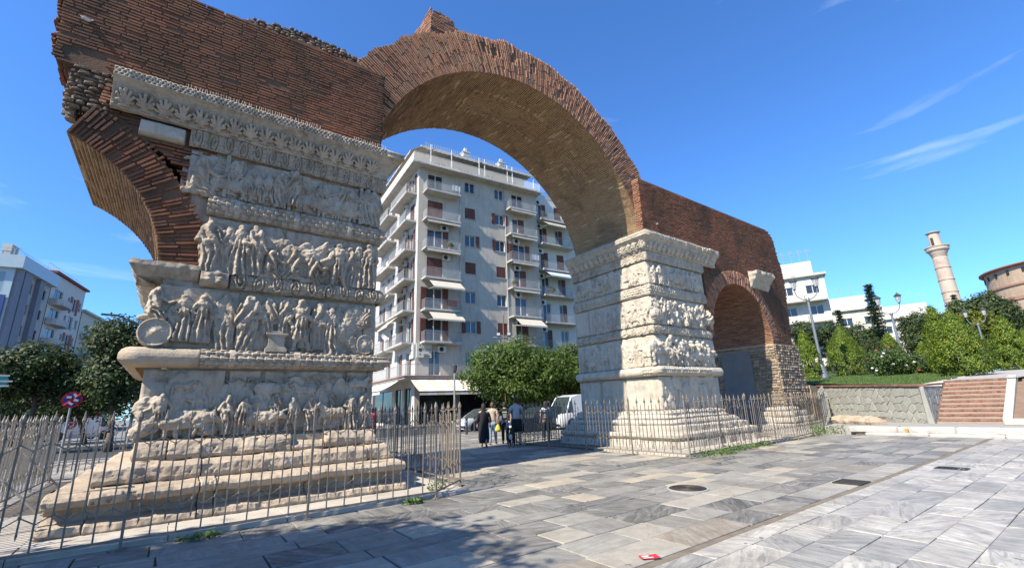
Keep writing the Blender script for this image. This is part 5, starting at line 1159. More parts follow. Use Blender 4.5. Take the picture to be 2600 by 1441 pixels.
for k in range(2):
    b = B(); u = u_c + (u_e - u_c) * (.06 + .07 * k); b.fbox(LO, LU, LN, u, u + 1.1, -2.2, -1.2, H1 + .6, H1 + 2.4); b.build('chimney', m_conc, lb)
# second block: red panels and rounded balconies
u_a, u_b = u_e + .2, on_left(214, 760)[0]; H2 = on_left(160, 705)[1]; W2 = u_b - u_a
lb2 = thing('apartment_block', LO + LU * (u_a + u_b) / 2, 'white apartment block with dark red window panels and rounded corner balconies', 'building')
ops2 = []; bal = []
for i, z in enumerate(np.arange(4., H2 - 2.6, 3.15)):
    ops2 += [(u_a + W2 * .50, u_a + W2 * .57, z + .9, z + 2.4), (u_a + W2 * .64, u_a + W2 * .78, z + .4, z + 2.6), (u_a + W2 * .86, u_a + W2 * .94, z + .9, z + 2.4)]; bal.append((i, z))
    ops2 += [(u_a + W2 * .10, u_a + W2 * .34, z + .1, z + 2.6)]
facade(lb2, 'street_wall', LO, LU, LN, u_a, u_b, -.1, H2, ops2, m_whit)
for o in ops2: window(lb2, LO, LU, LN, *o, rg=rg, glass=m_glassb)
b = B(); b.fbox(LO, LU, LN, u_a, u_b, -12, -.3, -.1, H2 - .05); b.build('inner_floors', m_dark, lb2)
for i, z in bal:
    V = []; n = 10
    for k in range(n + 1): t = math.pi * k / n; V.append(LO + LU * (u_a + W2 * .22 - W2 * .2 * math.cos(t)) + LN * (.1 + 1.5 * math.sin(t) ** .5) + ZU * (z - .2))
    b = B(); b.prism(V, (0, 0, 1.0)); b.build('balcony', m_conc, lb2)
    if i % 2:
        b = B(); b.fbox(LO, LU, LN, u_a + W2 * .585, u_a + W2 * .635, 0, .06, z - .1, z + 2.8); b.fbox(LO, LU, LN, u_a + W2 * .785, u_a + W2 * .85, 0, .06, z - .1, z + 2.8); b.build('red_panel', m_red, lb2)
b = B(); b.fbox(LO, LU, LN, u_a - .3, u_b + .2, -12, .5, H2, H2 + .35); b.build('roof_slab', M('roof_red', (.20, .05, .04), (.25, .07, .05), 3, .8), lb2)
railing(lb2, LO, LU, LN, [(u_a, -1), (u_b, -1)], H2 + .5, 1.2, .9, m_rail, .03)
# third block: yellow, stepped balconies
u_g, u_h = u_b + .3, u_b + 24; H3 = on_left(225, 770)[1] - 2.
lb3 = thing('apartment_block', LO + LU * (u_g + u_h) / 2, 'yellow apartment block with railed balconies at the end of the side street', 'building')
ops3 = []
for z in np.arange(4., H3 - 2.6, 3.1): ops3 += [(u_g + 2.5 + k * 5.2, u_g + 4.3 + k * 5.2, z + .1, z + 2.5) for k in range(4)]
facade(lb3, 'street_wall', LO, LU, LN, u_g, u_h, -.1, H3, ops3, m_crea)
for o in ops3: window(lb3, LO, LU, LN, *o, rg=rg, sill=False, glass=m_glassb)
for z in np.arange(4., H3 - 2.6, 3.1):
    for k in range(2): balcony(lb3, LO, LU, LN, u_g + 1.2 + k * 10.5, u_g + 9.8 + k * 10.5, z, 1.5)
b = B(); b.fbox(LO, LU, LN, u_g, u_h, -12, -.3, -.1, H3 - .02); b.build('inner_floors', m_dark, lb3); b = B(); b.fbox(LO, LU, LN, u_g - .3, u_h, -12, .6, H3, H3 + .4); b.build('roof_slab', m_conc, lb3)
# ---- white blocks behind the garden on the right
def block(px, py, D, w, dep, label, floors, m, ang, cols, solid=None, bal=True, name='apartment_block'):
    p = atD(px, py, D); top = p[2]; O = np.array([p[0], p[1], 0.]); U = np.array([math.cos(ang), math.sin(ang), 0]); N = np.array([U[1], -U[0], 0])
    t = thing(name, O + U * w / 2, label, 'building'); fh = 3.1; ops = []
    zs = [top - .6 - fh * (k + 1) for k in range(floors)]
    cw = w / cols
    for z in zs: ops += [(cw * (k + .25), cw * (k + .75), z + (.1 if bal else 1.), z + 2.4) for k in range(cols)]
    facade(t, 'front_wall', O, U, N, 0, w, -.1, top, ops, m)
    for o in ops: window(t, O, U, N, *o, rg=rg, sill=False, glass=m_glassb)
    b = B(); b.fbox(O, U, N, .0, w, -dep, -.3, -.1, top - .02); b.build('body', m, t)
    b = B(); b.fbox(O, U, N, -.3, w + .3, -dep, .5, top, top + .35); b.build('roof_slab', m_conc, t)
    if bal:
        for z in zs: balcony(t, O, U, N, cw * .1, w * .52, z, 1.7, solid=solid); balcony(t, O, U, N, w * .56, w - .3, z, 1.5, solid=solid)
    b = B(); b.fbox(O, U, N, w * .15, w * .85, -dep * .8, -2.2, top + .35, top + 2.9); b.build('penthouse', m_whit, t)
    b = B()
    for k in range(5): q = O + U * w * (.15 + .17 * k) - N * 3 + ZU * (top + 2.9); b.tube(q, q + ZU * 2.2, .04, n=4); b.tube(q + ZU * 1.8 - U * .5, q + ZU * 1.8 + U * .5, .025, n=4); b.tube(q + ZU * 2.1 - U * .35, q + ZU * 2.1 + U * .35, .025, n=4)
    b.build('roof_aerials', m_rail, t)
    return t
block(1960, 715, 78, 6.6, 10, 'tall white apartment block with deep balconies behind the ruined end of the arch', 7, m_whit, -1.15, 2, m_whit)
block(2062, 800, 100, 10, 12, 'low cream block with roof pergola seen over the garden shrubs', 4, m_crea, -1.25, 3, m_whit)
block(2160, 822, 115, 14.5, 12, 'long white block with roof aerials seen over the garden beside the spruce', 4, m_whit, -1.3, 4, None, False)
# ---- minaret and rotunda beyond the garden
m_min = M('minaret_stone', (.50, .40, .31), (.60, .50, .40), .8, .9, .3, 6, 0, (.42, .28, .21), .35, .5, .7)
m_rot = M('rotunda_masonry', (.40, .29, .195), (.52, .395, .28), .9, .95, .9, 2.2, 0, (.40, .21, .14), .22, .52, .66)
pb = atD(2420, 768, 140); top = atD(2366, 590, 140)[2]; bz = atD(2383, 650, 140)[2]
mn = thing('minaret', (pb[0], pb[1], 0), 'tall slender stone minaret with a carved balcony and broken top', 'minaret')
r0, r1 = 1.75, 1.32
prof = []; zz = 0.; segs = 11
for k in range(segs):
    z0, z1 = bz * k / segs, bz * (k + 1) / segs; ra, rb_ = r0 + (r1 - r0) * k / segs, r0 + (r1 - r0) * (k + 1) / segs
    b = B(); b.lathe([(ra, z0), (rb_, z1 - .12)], n=20, caps=False); b.build('shaft_drum', m_min, mn, local=True, smooth=False)
    b = B(); b.lathe([(rb_, z1 - .12), (rb_ + .12, z1 - .10), (rb_ + .12, z1 - .02), (rb_, z1)], n=20, caps=False); b.build('ring_moulding', m_min, mn, local=True)
b = B(); b.lathe([(r1, bz), (r1 + .25, bz + .5), (r1 + .4, bz + .9), (r1 + .75, bz + 1.3), (r1 + .8, bz + 1.9), (r1 + .95, bz + 2.0), (r1 + .95, bz + 2.15), (.9, bz + 2.2)], n=24); b.build('balcony', m_min, mn, local=True)
b = B(); b.lathe([(1.15, bz + 2.1), (1.02, top - .4), (1.02, top - .35)], n=18); us = b.build('upper_shaft', m_min, mn, local=True)
b = B(); b.lathe([(1.0, top - .35), (1.35, top - .3), (1.35, top - .15), (.3, top + .25)], n=18); b.build('cap', M('lead_cap', (.30, .29, .28), (.36, .35, .34), 2, .7), mn, local=True)
b = B(); dr = -np.array([pb[0], pb[1], 0]) / math.hypot(pb[0], pb[1]); sd_ = np.array([-dr[1], dr[0], 0]) * -1
c = dr * 1.0 + sd_ * .45; b.box((c[0], c[1], bz + 3.4), (.5, .5, 1.7), rz=math.atan2(dr[1], dr[0])); b.build('doorway', m_dark, us, local=True)
dl = ray(2492, 710); az = math.atan2(dl[1], dl[0]); RR = 13.; DD = 150.; ca = az - math.asin(RR / DD)
rc_ = np.array([DD * math.cos(ca), DD * math.sin(ca)])
m_band = M('rotunda_brick', (.36, .19, .125), (.43, .25, .17), 1.2, .9, .4, 8)
rt = thing('rotunda', (rc_[0], rc_[1], 0), 'huge round brick and stone rotunda with a low tiled roof edge', 'rotunda')
for nm, pr, mm in (('lower_wall', [(13.2, -.1), (13.2, 19.2)], m_rot), ('brick_band', [(13.4, 19.2), (13.4, 19.9)], m_band), ('middle_wall', [(13.05, 19.9), (13.05, 22.2)], m_rot), ('brick_band', [(13.3, 22.2), (13.3, 22.6)], m_band), ('upper_wall', [(12.6, 22.6), (12.6, 26.2)], m_rot), ('eaves', [(13.0, 26.2), (13.4, 26.4), (13.4, 26.6), (2, 28.2)], M('roof_tile', (.30, .13, .08), (.36, .17, .11), 2, .9))):
    b = B(); b.lathe(pr, n=72); b.build(nm, mm, rt, local=True)
for k in range(28):
    t = 2 * math.pi * k / 28; b = B(); b.box((12.62 * math.cos(t), 12.62 * math.sin(t), 25.2), (.3, .45, .9), rz=t); b.build('slot_window', m_dark, rt, local=True)
print('buildings', round(time.time() - T0, 1))
# ------------------------------------------------------------------ vegetation helpers
m_bark = M('bark', (.10, .075, .055), (.16, .125, .095), 8, .95, .8, 25)
lf_tree = leafmat('plane_leaves', (.045, .085, .012), (.115, .165, .024), .4)
lf_dark = leafmat('dark_leaves', (.022, .042, .012), (.055, .085, .02), .3, (.13, .12, .03))
lf_thuja = leafmat('thuja_sprays', (.04, .08, .008), (.155, .215, .014), .25, (.32, .34, .03))
lf_pine = leafmat('spruce_needles', (.022, .042, .022), (.05, .075, .035), .2)
lf_yel = leafmat('yellow_green_leaves', (.10, .13, .015), (.22, .22, .03), .4)
lf_rose = leafmat('rose_leaves', (.035, .07, .015), (.09, .13, .03), .3)
def leafquads(C, Nn, size, aspect, rs, up=None):
    """rhombic leaves at C facing roughly Nn; up = preferred long direction"""
    n = len(C); Nn = Nn + rs.normal(0, .55, (n, 3)); Nn /= np.linalg.norm(Nn, axis=1)[:, None] + 1e-9
    r = rs.normal(0, 1, (n, 3)) if up is None else up + rs.normal(0, .35, (n, 3))
    t = r - Nn * (r * Nn).sum(1)[:, None]; t /= np.linalg.norm(t, axis=1)[:, None] + 1e-9; s = np.cross(Nn, t)
    L_ = (size * rs.uniform(.65, 1.35, n))[:, None]; Wd = L_ * aspect
    V = np.stack([C - t * L_ * .5, C + s * Wd * .5 + t * L_ * .05, C + t * L_ * .5, C - s * Wd * .5 + t * L_ * .05], 1).reshape(-1, 3)
    return V, np.arange(4 * n).reshape(n, 4)
def crown_pts(ells, n, rs, clump=.35, per=26, inner=.25):
    W = np.array([e[1][0] * e[1][1] + e[1][1] * e[1][2] for e in ells], float); W /= W.sum(); nc = max(8, n // per)
    k = rs.choice(len(ells), nc, p=W); d = rs.normal(0, 1, (nc, 3)); d /= np.linalg.norm(d, axis=1)[:, None]
    rr = np.where(rs.rand(nc) < inner, rs.uniform(.35, .8, nc), rs.uniform(.82, 1.05, nc)); c = np.array([e[0] for e in ells])[k]; r = np.array([e[1] for e in ells])[k]
    # uneven outline: lobes pushed in and out
    lob = 1 + .14 * np.sin(d[:, 0] * 5 + k * 2) * np.cos(d[:, 1] * 4 + k) + .10 * np.sin(d[:, 2] * 7 + k)
    cc = c + d * r * (rr * lob)[:, None]; idx = rs.randint(0, nc, n)
    P = cc[idx] + rs.normal(0, 1, (n, 3)) * clump * np.array([1, 1, .6]); Nn = d[idx] * .8 + np.array([0, 0, .35]) + (P - cc[idx]) / clump * .35
    return P, Nn
def trunk_mesh(b, base, top, r0, r1, rs, limbs=5, spread=1.5):
    base, top = Vector(base), Vector(top); n = 5; pts = [base.lerp(top, k / n) + Vector((rs.normal(0, .06), rs.normal(0, .06), 0)) * (k > 0) for k in range(n + 1)]
    b.path(pts, [r0 * 1.25] + [r0 + (r1 - r0) * k / n for k in range(1, n + 1)], 8)
    for k in range(limbs):
        p = pts[2 + k % 3 + 1] if 2 + k % 3 + 1 <= n else top; a = 2 * math.pi * k / limbs + rs.uniform(-.4, .4); q = p + Vector((math.cos(a) * spread * .5, math.sin(a) * spread * .5, spread * .45)); e = q + Vector((math.cos(a) * spread * .5, math.sin(a) * spread * .5, spread * .35))
        b.path([p, q, e], [r1 * .8, r1 * .5, r1 * .2], 5)
def tree(name, base, ells, n, size, m, label, cat='tree', trunk=.16, sd=0, aspect=.5, clump=.35, group=None, topz=None, spread=1.5, per=26):
    rs = np.random.RandomState(sd); base = np.array(base, float); t = thing(name, base, label, cat, group)
    b = B(); cz = np.mean([e[0][2] for e in ells]); cxy = np.mean([e[0][:2] for e in ells], axis=0)
    trunk_mesh(b, base - ZU * .1, (cxy[0], cxy[1], cz), trunk, trunk * .5, rs, 6, spread); b.build('trunk', m_bark, t, True)
    P, Nn = crown_pts(ells, n, rs, clump, per); V, F = leafquads(P, Nn, size, aspect, rs); obj('crown', V, F, m, t, kind=None)
    return t
def thuja(base, h, r, label, sd, n=9000, m=None, size=.105, lean=0.):
    rs = np.random.RandomState(sd); base = np.array(base, float); t = thing('thuja_shrub', base, label, 'shrub', 'clipped golden thujas on the lawn')
    b = B(); b.tube(base - ZU * .1, base + ZU * h * .75, .09, .03, 6); b.build('trunk', m_bark, t)
    nc = n // 42; u = rs.rand(nc) ** .8; a = rs.rand(nc) * 2 * math.pi
    prof = np.interp(u, [0, .06, .2, .4, .6, .8, .93, 1.], [.55, .88, 1., .92, .70, .40, .17, .02])
    rad_ = r * prof * (1 + .10 * np.sin(a * 3 + u * 9 + sd) + .08 * np.sin(a * 7 + u * 15)) * np.where(rs.rand(nc) < .25, rs.uniform(.5, .85, nc), rs.uniform(.88, 1.04, nc))
    cc = base + np.stack([np.cos(a) * rad_ + lean * u, np.sin(a) * rad_, u * h + .05], 1); out = np.stack([np.cos(a), np.sin(a), .25 + 0 * a], 1)
    idx = rs.randint(0, nc, n); P = cc[idx] + rs.normal(0, 1, (n, 3)) * np.array([.085, .085, .12]) * (h / 4) ** .5; P[:, 2] = np.maximum(P[:, 2], base[2] + .04)
    V, F = leafquads(P, out[idx] + (P - cc[idx]) * 2, size, .42, rs, up=out[idx] * .7 + np.array([0, 0, .9])); obj('crown', V, F, m or lf_thuja, t); return t
def spruce(base, h, r, label, sd, n=9000, name='spruce_tree'):
    rs = np.random.RandomState(sd); base = np.array(base, float); t = thing(name, base, label, 'tree')
    b = B(); b.tube(base - ZU * .1, base + ZU * h, .22, .03, 7); Ps = []; Ns = []; U_ = []
    lev = int(h / .42)
    for k in range(lev):
        u = (k + .5) / lev; z = h * (.12 + .88 * u); R_ = r * (1 - u) ** .85 * rs.uniform(.75, 1.15) + .12
        for q in range(7):
            a = rs.rand() * 2 * math.pi; L_ = R_ * rs.uniform(.7, 1.15); e = np.array([math.cos(a), math.sin(a), -.18]); p0 = base + ZU * z
            b.tube(p0, p0 + e * L_, .03, .008, 4); m_ = max(6, int(n / (lev * 7))); s = rs.rand(m_) ** .7
            P = p0 + e * (s * L_)[:, None] + rs.normal(0, 1, (m_, 3)) * np.array([.12, .12, .08]); Ps.append(P); Ns.append(np.tile([0, 0, 1.], (m_, 1))); U_.append(np.tile(e + np.array([0, 0, -.3]), (m_, 1)))
    b.build('trunk', m_bark, t); V, F = leafquads(np.vstack(Ps), np.vstack(Ns), .26, .3, rs, up=np.vstack(U_)); obj('crown', V, F, lf_pine, t); return t
# ------------------------------------------------------------------ garden terrace on the right
def lawn(x, y): return 1.80 + .05 * (x - 24.4) + .02 * (y - 5)
WA, WB_ = np.array([24.45, 5.28]), np.array([28.75, 10.85])
nx_, ny_ = 60, 50; V = []
xs = np.linspace(0, 1, nx_); 
for i in range(nx_):
    for j in range(ny_):
        y = 5.32 + (j / (ny_ - 1)) ** 1.5 * 45; xl = np.interp(y, [5.3, 10.85, 14, 60], [24.6, 28.9, 31, 60]); x = xl + (i / (nx_ - 1)) ** 1.6 * 70; V.append((x, y, lawn(x, y) + .02 * math.sin(x * 1.3) * math.sin(y * 1.7)))
obj('lawn', V, gridfaces(nx_, ny_), m_lawn, kind='structure', smooth=True)
V = []
for i in range(50):
    for j in range(30):
        y = 2.9 - (j / 29) ** 1.4 * 40; x = 28.6 + (i / 49) ** 1.6 * 70; V.append((x, y, lawn(x, y) + .03 * math.sin(x) * math.sin(y * 1.3)))
obj('lawn', V, gridfaces(50, 30), m_lawn, kind='structure', smooth=True)
b = B(); b.add([(28.2, 2.9, lawn(28.2, 4) + .0), (90, 2.9, lawn(90, 4)), (90, 5.30, lawn(90, 4)), (28.2, 5.30, lawn(28.2, 4))], [(0, 1, 2, 3)]); b.build('garden_path', M('path_concrete', (.38, .36, .32), (.46, .44, .40), 2, .9, .3), kind='structure')
rs = np.random.RandomState(4); n = 26000
gx = 24.7 + rs.rand(n) ** 1.8 * 26; gy = 5.4 + rs.rand(n) * 16; ok = gx > np.interp(gy, [5.3, 10.85, 14, 60], [24.7, 29.0, 31.2, 60]); gx, gy = gx[ok], gy[ok]
gx = np.r_[gx, 28.8 + rs.rand(5000) * 25]; gy = np.r_[gy, 2.8 - rs.rand(5000) * 9]
C_ = np.stack([gx, gy, lawn(gx, gy) + .035], 1); V, F = leafquads(C_, rs.normal(0, 1, C_.shape) * np.array([1, 1, .1]), .13, .16, rs, up=np.tile([0, 0, 1.], (len(C_), 1)))
obj('grass', V, F, m_grass, kind='stuff', label='short mown grass on the raised lawn', cat='grass')
# raised pavement with two stone steps
m_pv = M('upper_paving', (.34, .32, .285), (.42, .40, .36), 1.5, .9, .4, 25)
b = B(); b.bb(22.12, 33, -14, 12.0, -.09, .29); b.build('upper_pavement', m_pv, kind='structure')
st_ = B(); st_.bb(21.58, 21.84, -14, 7.0, -.09, .05); so = st_.build('kerb_steps', m_bed, kind='structure')
rgk = random.Random(8)
for x0, x1, z1, ya, yb in ((21.56, 21.86, .10, -13.9, 6.7), (21.80, 22.22, .30, -13.9, 7.3)):
    y = ya
    while y < yb:
        w = min(rgk.uniform(1.5, 2.3), yb - y)
        if yb - y - w < .6: w = yb - y
        mould('kerb_stone', [(x1, y + w - .012), (x1, y + .012)], [(-.02, z1 - .2), (x1 - x0 - .01, z1 - .2), (x1 - x0, z1 - .10), (x1 - x0 - .005, z1 - .02), (x1 - x0 - .03, z1), (-.02, z1 + .004)], m_kerb, so, .06, None, .016, int(y * 10) + 300); y += w
# crazy-stone retaining wall
m_cz = M('crazy_stone_grey', (.30, .30, .26), (.38, .38, .33), 3, .9, .5, 30, .12)
m_czj = M('wall_joint', (.17, .175, .165), (.22, .225, .21), 5, .95, .3)
wd = (WB_ - WA); WL = np.linalg.norm(wd); wd /= WL; WU = np.array([wd[0], wd[1], 0]); WN = np.array([WU[1], -WU[0], 0]); WN = WN if WN[0] < 0 else -WN
WO = np.array([WA[0], WA[1], 0]); wt = lambda u: 1.74 + .035 * u
rw = thing('retaining_wall', WO + WU * WL / 2, 'grey retaining wall of irregular stones with red brick coping below the lawn', 'wall')
b = B(); P = lambda u, h, z: WO + WU * u + WN * h + ZU * z
b.add([P(0, .09, .2), P(WL, .09, .2), P(WL, 0, wt(WL)), P(0, 0, wt(0)), P(.12, -.05, .2), P(WL, -.5, .2), P(WL, -.5, wt(WL)), P(.12, -.05, wt(0))], [(0, 1, 2, 3), (3, 2, 6, 7), (0, 3, 7, 4), (1, 5, 6, 2)]); b.build('wall_body', m_czj, rw)
def crazy(parent, Pf, L_, zlo, ztop, s, m, sd, name='stone'):
    rs = np.random.RandomState(sd); jt = {}
    def vert(i, j):
        if (i, j) not in jt: jt[(i, j)] = (rs.uniform(-.2, .2) * s, rs.uniform(-.2, .2) * s)
        dx, dz = jt[(i, j)]; return i * s * .5 + dx, zlo + j * s * .29 + dz
    row = 0; cz = 0
    while zlo + row * s * .87 < ztop(0) + s:
        col = 0
        while col * s < L_ + s:
            ci = col * 2 + (row % 2); cj = row * 3
            hexv = [vert(ci - 1, cj - 1), vert(ci, cj - 2), vert(ci + 1, cj - 1), vert(ci + 1, cj + 1), vert(ci, cj + 2), vert(ci - 1, cj + 1)]
            pts = [(min(max(x, .01), L_ - .01), min(max(z, zlo), ztop(min(max(x, 0), L_)) - .02)) for x, z in hexv]
            mx_, mz_ = np.mean([p[0] for p in pts]), np.mean([p[1] for p in pts]); ar = abs(sum(pts[k][0] * pts[(k + 1) % 6][1] - pts[(k + 1) % 6][0] * pts[k][1] for k in range(6))) / 2
            if ar > .010:
                sh = lambda k: [(mx_ + (x - mx_) * k, mz_ + (z - mz_) * k) for x, z in pts]
                o_ = rs.uniform(.018, .034); A_, B2, C2 = sh(.95), sh(.93), sh(.84)
                V = [Pf(x, .0, z) for x, z in A_] + [Pf(x, o_ * .7, z) for x, z in B2] + [Pf(x, o_, z) for x, z in C2]
                F = [(a + i, a + (i + 1) % 6, a + 6 + (i + 1) % 6, a + 6 + i) for a in (0, 6) for i in range(6)] + [tuple(range(12, 18))]
                obj(name, V, F, m, parent)
            col += 1
        row += 1
bat = lambda z: .09 * max(0, (1.74 - z) / 1.5)
crazy(rw, lambda u, h, z: P(u, h + bat(z), z), WL, .28, wt, .36, m_cz, 3)
L2_ = 1.35; P2 = lambda u, h, z: np.array([24.45 + u, 5.28 - .09 * (1.74 - z) / 1.5 - h, z])
b = B(); b.add([P2(-.09, 0, .2), P2(5, 0, .2), P2(5, 0, 1.74), P2(-.0, 0, 1.74)], [(0, 1, 2, 3)]); b.build('return_face', m_czj, rw)
b = B(); q0 = [(24.35, 5.37), (24.35, 5.165), (24.70, 5.165), (24.70, 5.55)]; q1 = [(24.425, 5.37), (24.425, 5.262), (24.70, 5.262), (24.70, 5.55)]
b.add([(x, y, .2) for x, y in q0] + [(x, y, 1.735) for x, y in q1], [(0, 1, 2, 3), (4, 7, 6, 5)] + [(i, (i + 1) % 4, 4 + (i + 1) % 4, 4 + i) for i in range(4)]); b.build('corner_stone', m_cz, rw)
crazy(rw, P2, 3.6, .28, lambda u: 1.76, .34, m_cz, 5)
m_cop = M('coping_brick', (.23, .10, .07), (.30, .15, .105), 5, .9, .5, 30, .3, (.22, .17, .13), 2.5, .5, .7)
n = int(WL / .16)
for k in range(n):
    u = (k + .5) * WL / n; b = B(); c = P(u, -.06, wt(u) + .035); b.box(c, (WL / n - .012, .30, .07), rz=math.atan2(wd[1], wd[0])); b.build('coping_brick', m_cop, rw)
for k in range(24):
    b = B(); b.box((24.6 + k * .16, 5.36, 1.78 + .003 * k), (.148, .26, .07)); b.build('coping_brick', m_cop, rw)
# flight of steps with red brick nosings
m_tread = M('stair_tread', (.33, .24, .18), (.40, .30, .23), 3, .9, .4, 30)
stt = thing('garden_stairs', (26.5, 4.3, .29), 'flight of brown steps with red brick nosings rising to the lawn', 'stairs')
NS = 10; sx0, sx1 = 24.75, 28.3; run = (sx1 - sx0) / NS; rise = (1.97 - .29) / NS
for k in range(NS):
    x = sx0 + k * run; z = .29 + (k + 1) * rise; b = B(); b.bb(x, sx1 + .2, 3.30, 5.27, z - rise - .02, z - .012 - .0); s_ = b.build('step', m_tread, stt)
    nb_ = 16
    for q in range(nb_):
        y0 = 3.30 + q * 1.97 / nb_; b = B(); b.bb(x - .02 + rgk.uniform(-.006, .006), x + .11, y0 + .005, y0 + 1.97 / nb_ - .005, z - .075, z + rgk.uniform(-.004, .004)); b.build('nosing_brick', m_cop, s_)
b = B(); b.prism([(24.5, 3.05, .25), (28.6, 3.05, 1.95), (28.6, 3.05, 2.08), (24.5, 3.05, .45)], (0, .25, 0)); b.build('cheek_wall', m_kerb, stt)
b = B(); b.prism([(24.5, 3.04, .2), (29.0, 3.04, .2), (29.0, 3.04, 2.02), (24.5, 3.04, .42)], (0, -14, 0)); b.build('bank', M('bare_soil', (.20, .13, .085), (.28, .19, .13), 3, .95, .6, 25), kind='structure')
for k in range(3):
    b = B(); b.box((24.05, 2.75 - k * .95, .39), (.42, .92, .22)); o = b.build('stone_block', M('cream_block', (.60, .53, .40), (.68, .62, .50), 3, .9, .5, 20), label=['cream stone block at the foot of the garden stairs', 'cream stone block in the middle of the row beside the stairs', 'cream stone block at the far end of the row from the stairs'][k], cat='stone block'); o.modifiers.new('bev', 'BEVEL').width = .03
mould('fallen_stone', [(24.5, 8.6), (23.2, 6.7)], [(-.3, .28), (.28, .29), (.33, .42), (.25, .55), (-.05, .62), (-.35, .5)], m_step, None, .05, None, .045, 77); setp(bpy.data.objects['fallen_stone'], 'long rough stone lying below the grey retaining wall', 'stone')
cp = thing('paper_cup', (21.72, 5.45, .105), 'orange paper cup left on the stone kerb step', 'cup')
b = B(); b.lathe([(.035, 0), (.048, .15)], n=14, caps=True); b.build('cup_wall', M('orange_paper', (.72, .30, .03), (.76, .36, .05), 20, .6), cp, local=True); b = B(); b.lathe([(.047, .148), (.052, .152), (.050, .165), (.03, .168)], n=14); b.build('rim', m_frame, cp, local=True)
# shrubs and trees of the garden
def at(px, py, D, dz=None):
    p = atD(px, py, D); return np.array([p[0], p[1], lawn(p[0], p[1])]) if dz is None else np.array([p[0], p[1], dz])
def hgt(px, py, D): return atD(px, py, D)[2]
r7 = lambda x, y: (1940 + .3011 * x, 560 + .3011 * y)
for args in (((400, 1330), 40, (400, 950), .82, 'golden thuja squeezed between the lamp post and the ruined arch end', 1), ((725, 1300), 46, (700, 912), 1.42, 'broad golden thuja beside the big lamp post, next to the roses', 2), ((1715, 1300), 34, (1610, 800), 1.15, 'largest golden thuja, standing alone above the garden stairs', 3),
             ((1530, 1200), 39, (1520, 740), .80, 'tall pointed golden thuja pressed against the largest one', 4), ((2130, 1250), 41, (2060, 830), 1.0, 'wide golden thuja across the path from the largest one', 5), ((1110, 1250), 52, (1060, 965), 1.05, 'golden thuja behind the white rose bushes', 6), ((1370, 1200), 44, (1370, 1040), .62, 'low yellow-green thuja between the roses and the largest thuja', 7), ((2260, 1180), 58, (2260, 930), .9, 'far golden thuja below the rotunda', 8)):
    (bx, by), D, (tx, ty), r, lab, sd = args; p = at(*r7(bx, by), D); thuja(p, hgt(*r7(tx, ty), D) - p[2], r, lab, sd, n=26000 if r > 1.1 else 17000)
def bush(px, py, D, r, h, label, sd, m=lf_rose, flowers=0, n=3500):
    p = at(*r7(px, py), D); t = thing('rose_bush', p, label, 'bush', 'rose bushes along the lawn'); rs = np.random.RandomState(sd); b = B()
    for k in range(7): a = k * .9; b.path([p, p + np.array([math.cos(a) * r * .3, math.sin(a) * r * .3, h * .5]), p + np.array([math.cos(a) * r * .7, math.sin(a) * r * .7, h * .9])], [.02, .015, .006], 4)
    b.build('stems', m_bark, t); P_, N_ = crown_pts([(p + ZU * h * .5, (r, r, h * .5))], n, rs, .16, 20); V, F = leafquads(P_, N_, .13, .55, rs); obj('foliage', V, F, m, t)
    for k in range(flowers):
        d = rs.normal(0, 1, 3); d /= np.linalg.norm(d); d[:2] -= .5 * p[:2] / np.linalg.norm(p[:2]); c = p + ZU * h * .5 + d * np.array([r, r, h * .5]) * .95; b = B(); b.ell(c, (.085, .085, .07), 7, 4); b.build('blossom', M('white_rose', (.75, .72, .66), (.8, .77, .72), 9, .7) if k % 5 else M('red_rose', (.5, .05, .05)), t)
bush(1000, 1280, 40, .75, 1.75, 'white rose bush between the broad thuja and the second lamp post', 31, flowers=10); bush(1120, 1275, 41, .7, 1.95, 'white rose bush round the foot of the second lamp post', 32, flowers=9); bush(1300, 1250, 42, .8, 1.3, 'white rose bush next to the low yellow-green thuja', 33, flowers=8); bush(930, 1200, 50, .9, 3.0, 'tall olive-green shrub behind the rose bushes', 34, lf_dark, 0, 5000)
p = at(*r7(1050, 1250), 62); spruce(p, hgt(*r7(985, 520), 62) - p[2], 1.35, 'tall dark spruce rising above the garden beside the minaret', 41)
p = at(*r7(700, 1100), 75); spruce(p, hgt(*r7(670, 745), 75) - p[2], 1.2, 'smaller dark conifer in front of the white apartment blocks', 42, 6000)
p = at(*r7(1740, 1100), 90); spruce(p, hgt(*r7(1745, 600), 90) - p[2], 1.1, 'conifer tip standing before the rotunda', 43, 5000)
def crownpx(px, py, D, w, h): c = atD(*r7(px, py), D); return (c, (w, w, h))
tree('dark_tree', at(*r7(1300, 1150), 58), [crownpx(1240, 900, 58, .95, 1.2), crownpx(1370, 860, 58, .95, 1.4), crownpx(1290, 1010, 58, 1.2, 1.6)], 11000, .24, lf_dark, 'dark green tree with drooping foliage behind the largest thuja', sd=51, clump=.22, aspect=.35)
tree('broad_tree', at(*r7(1900, 1000), 85), [crownpx(1680, 780, 85, 1.9, 1.8), crownpx(1880, 760, 85, 2.1, 2.2), crownpx(2020, 800, 85, 1.6, 1.9)], 14000, .34, lf_dark, 'broad dark tree in front of the rotunda wall', sd=52, clump=.32)
tree('yellow_tree', at(*r7(1800, 1000), 72), [crownpx(1750, 840, 72, 1.15, 1.1), crownpx(1850, 860, 72, 1.1, 1.1)], 5000, .26, lf_yel, 'yellowing tree under the broad dark one', sd=53, clump=.22)
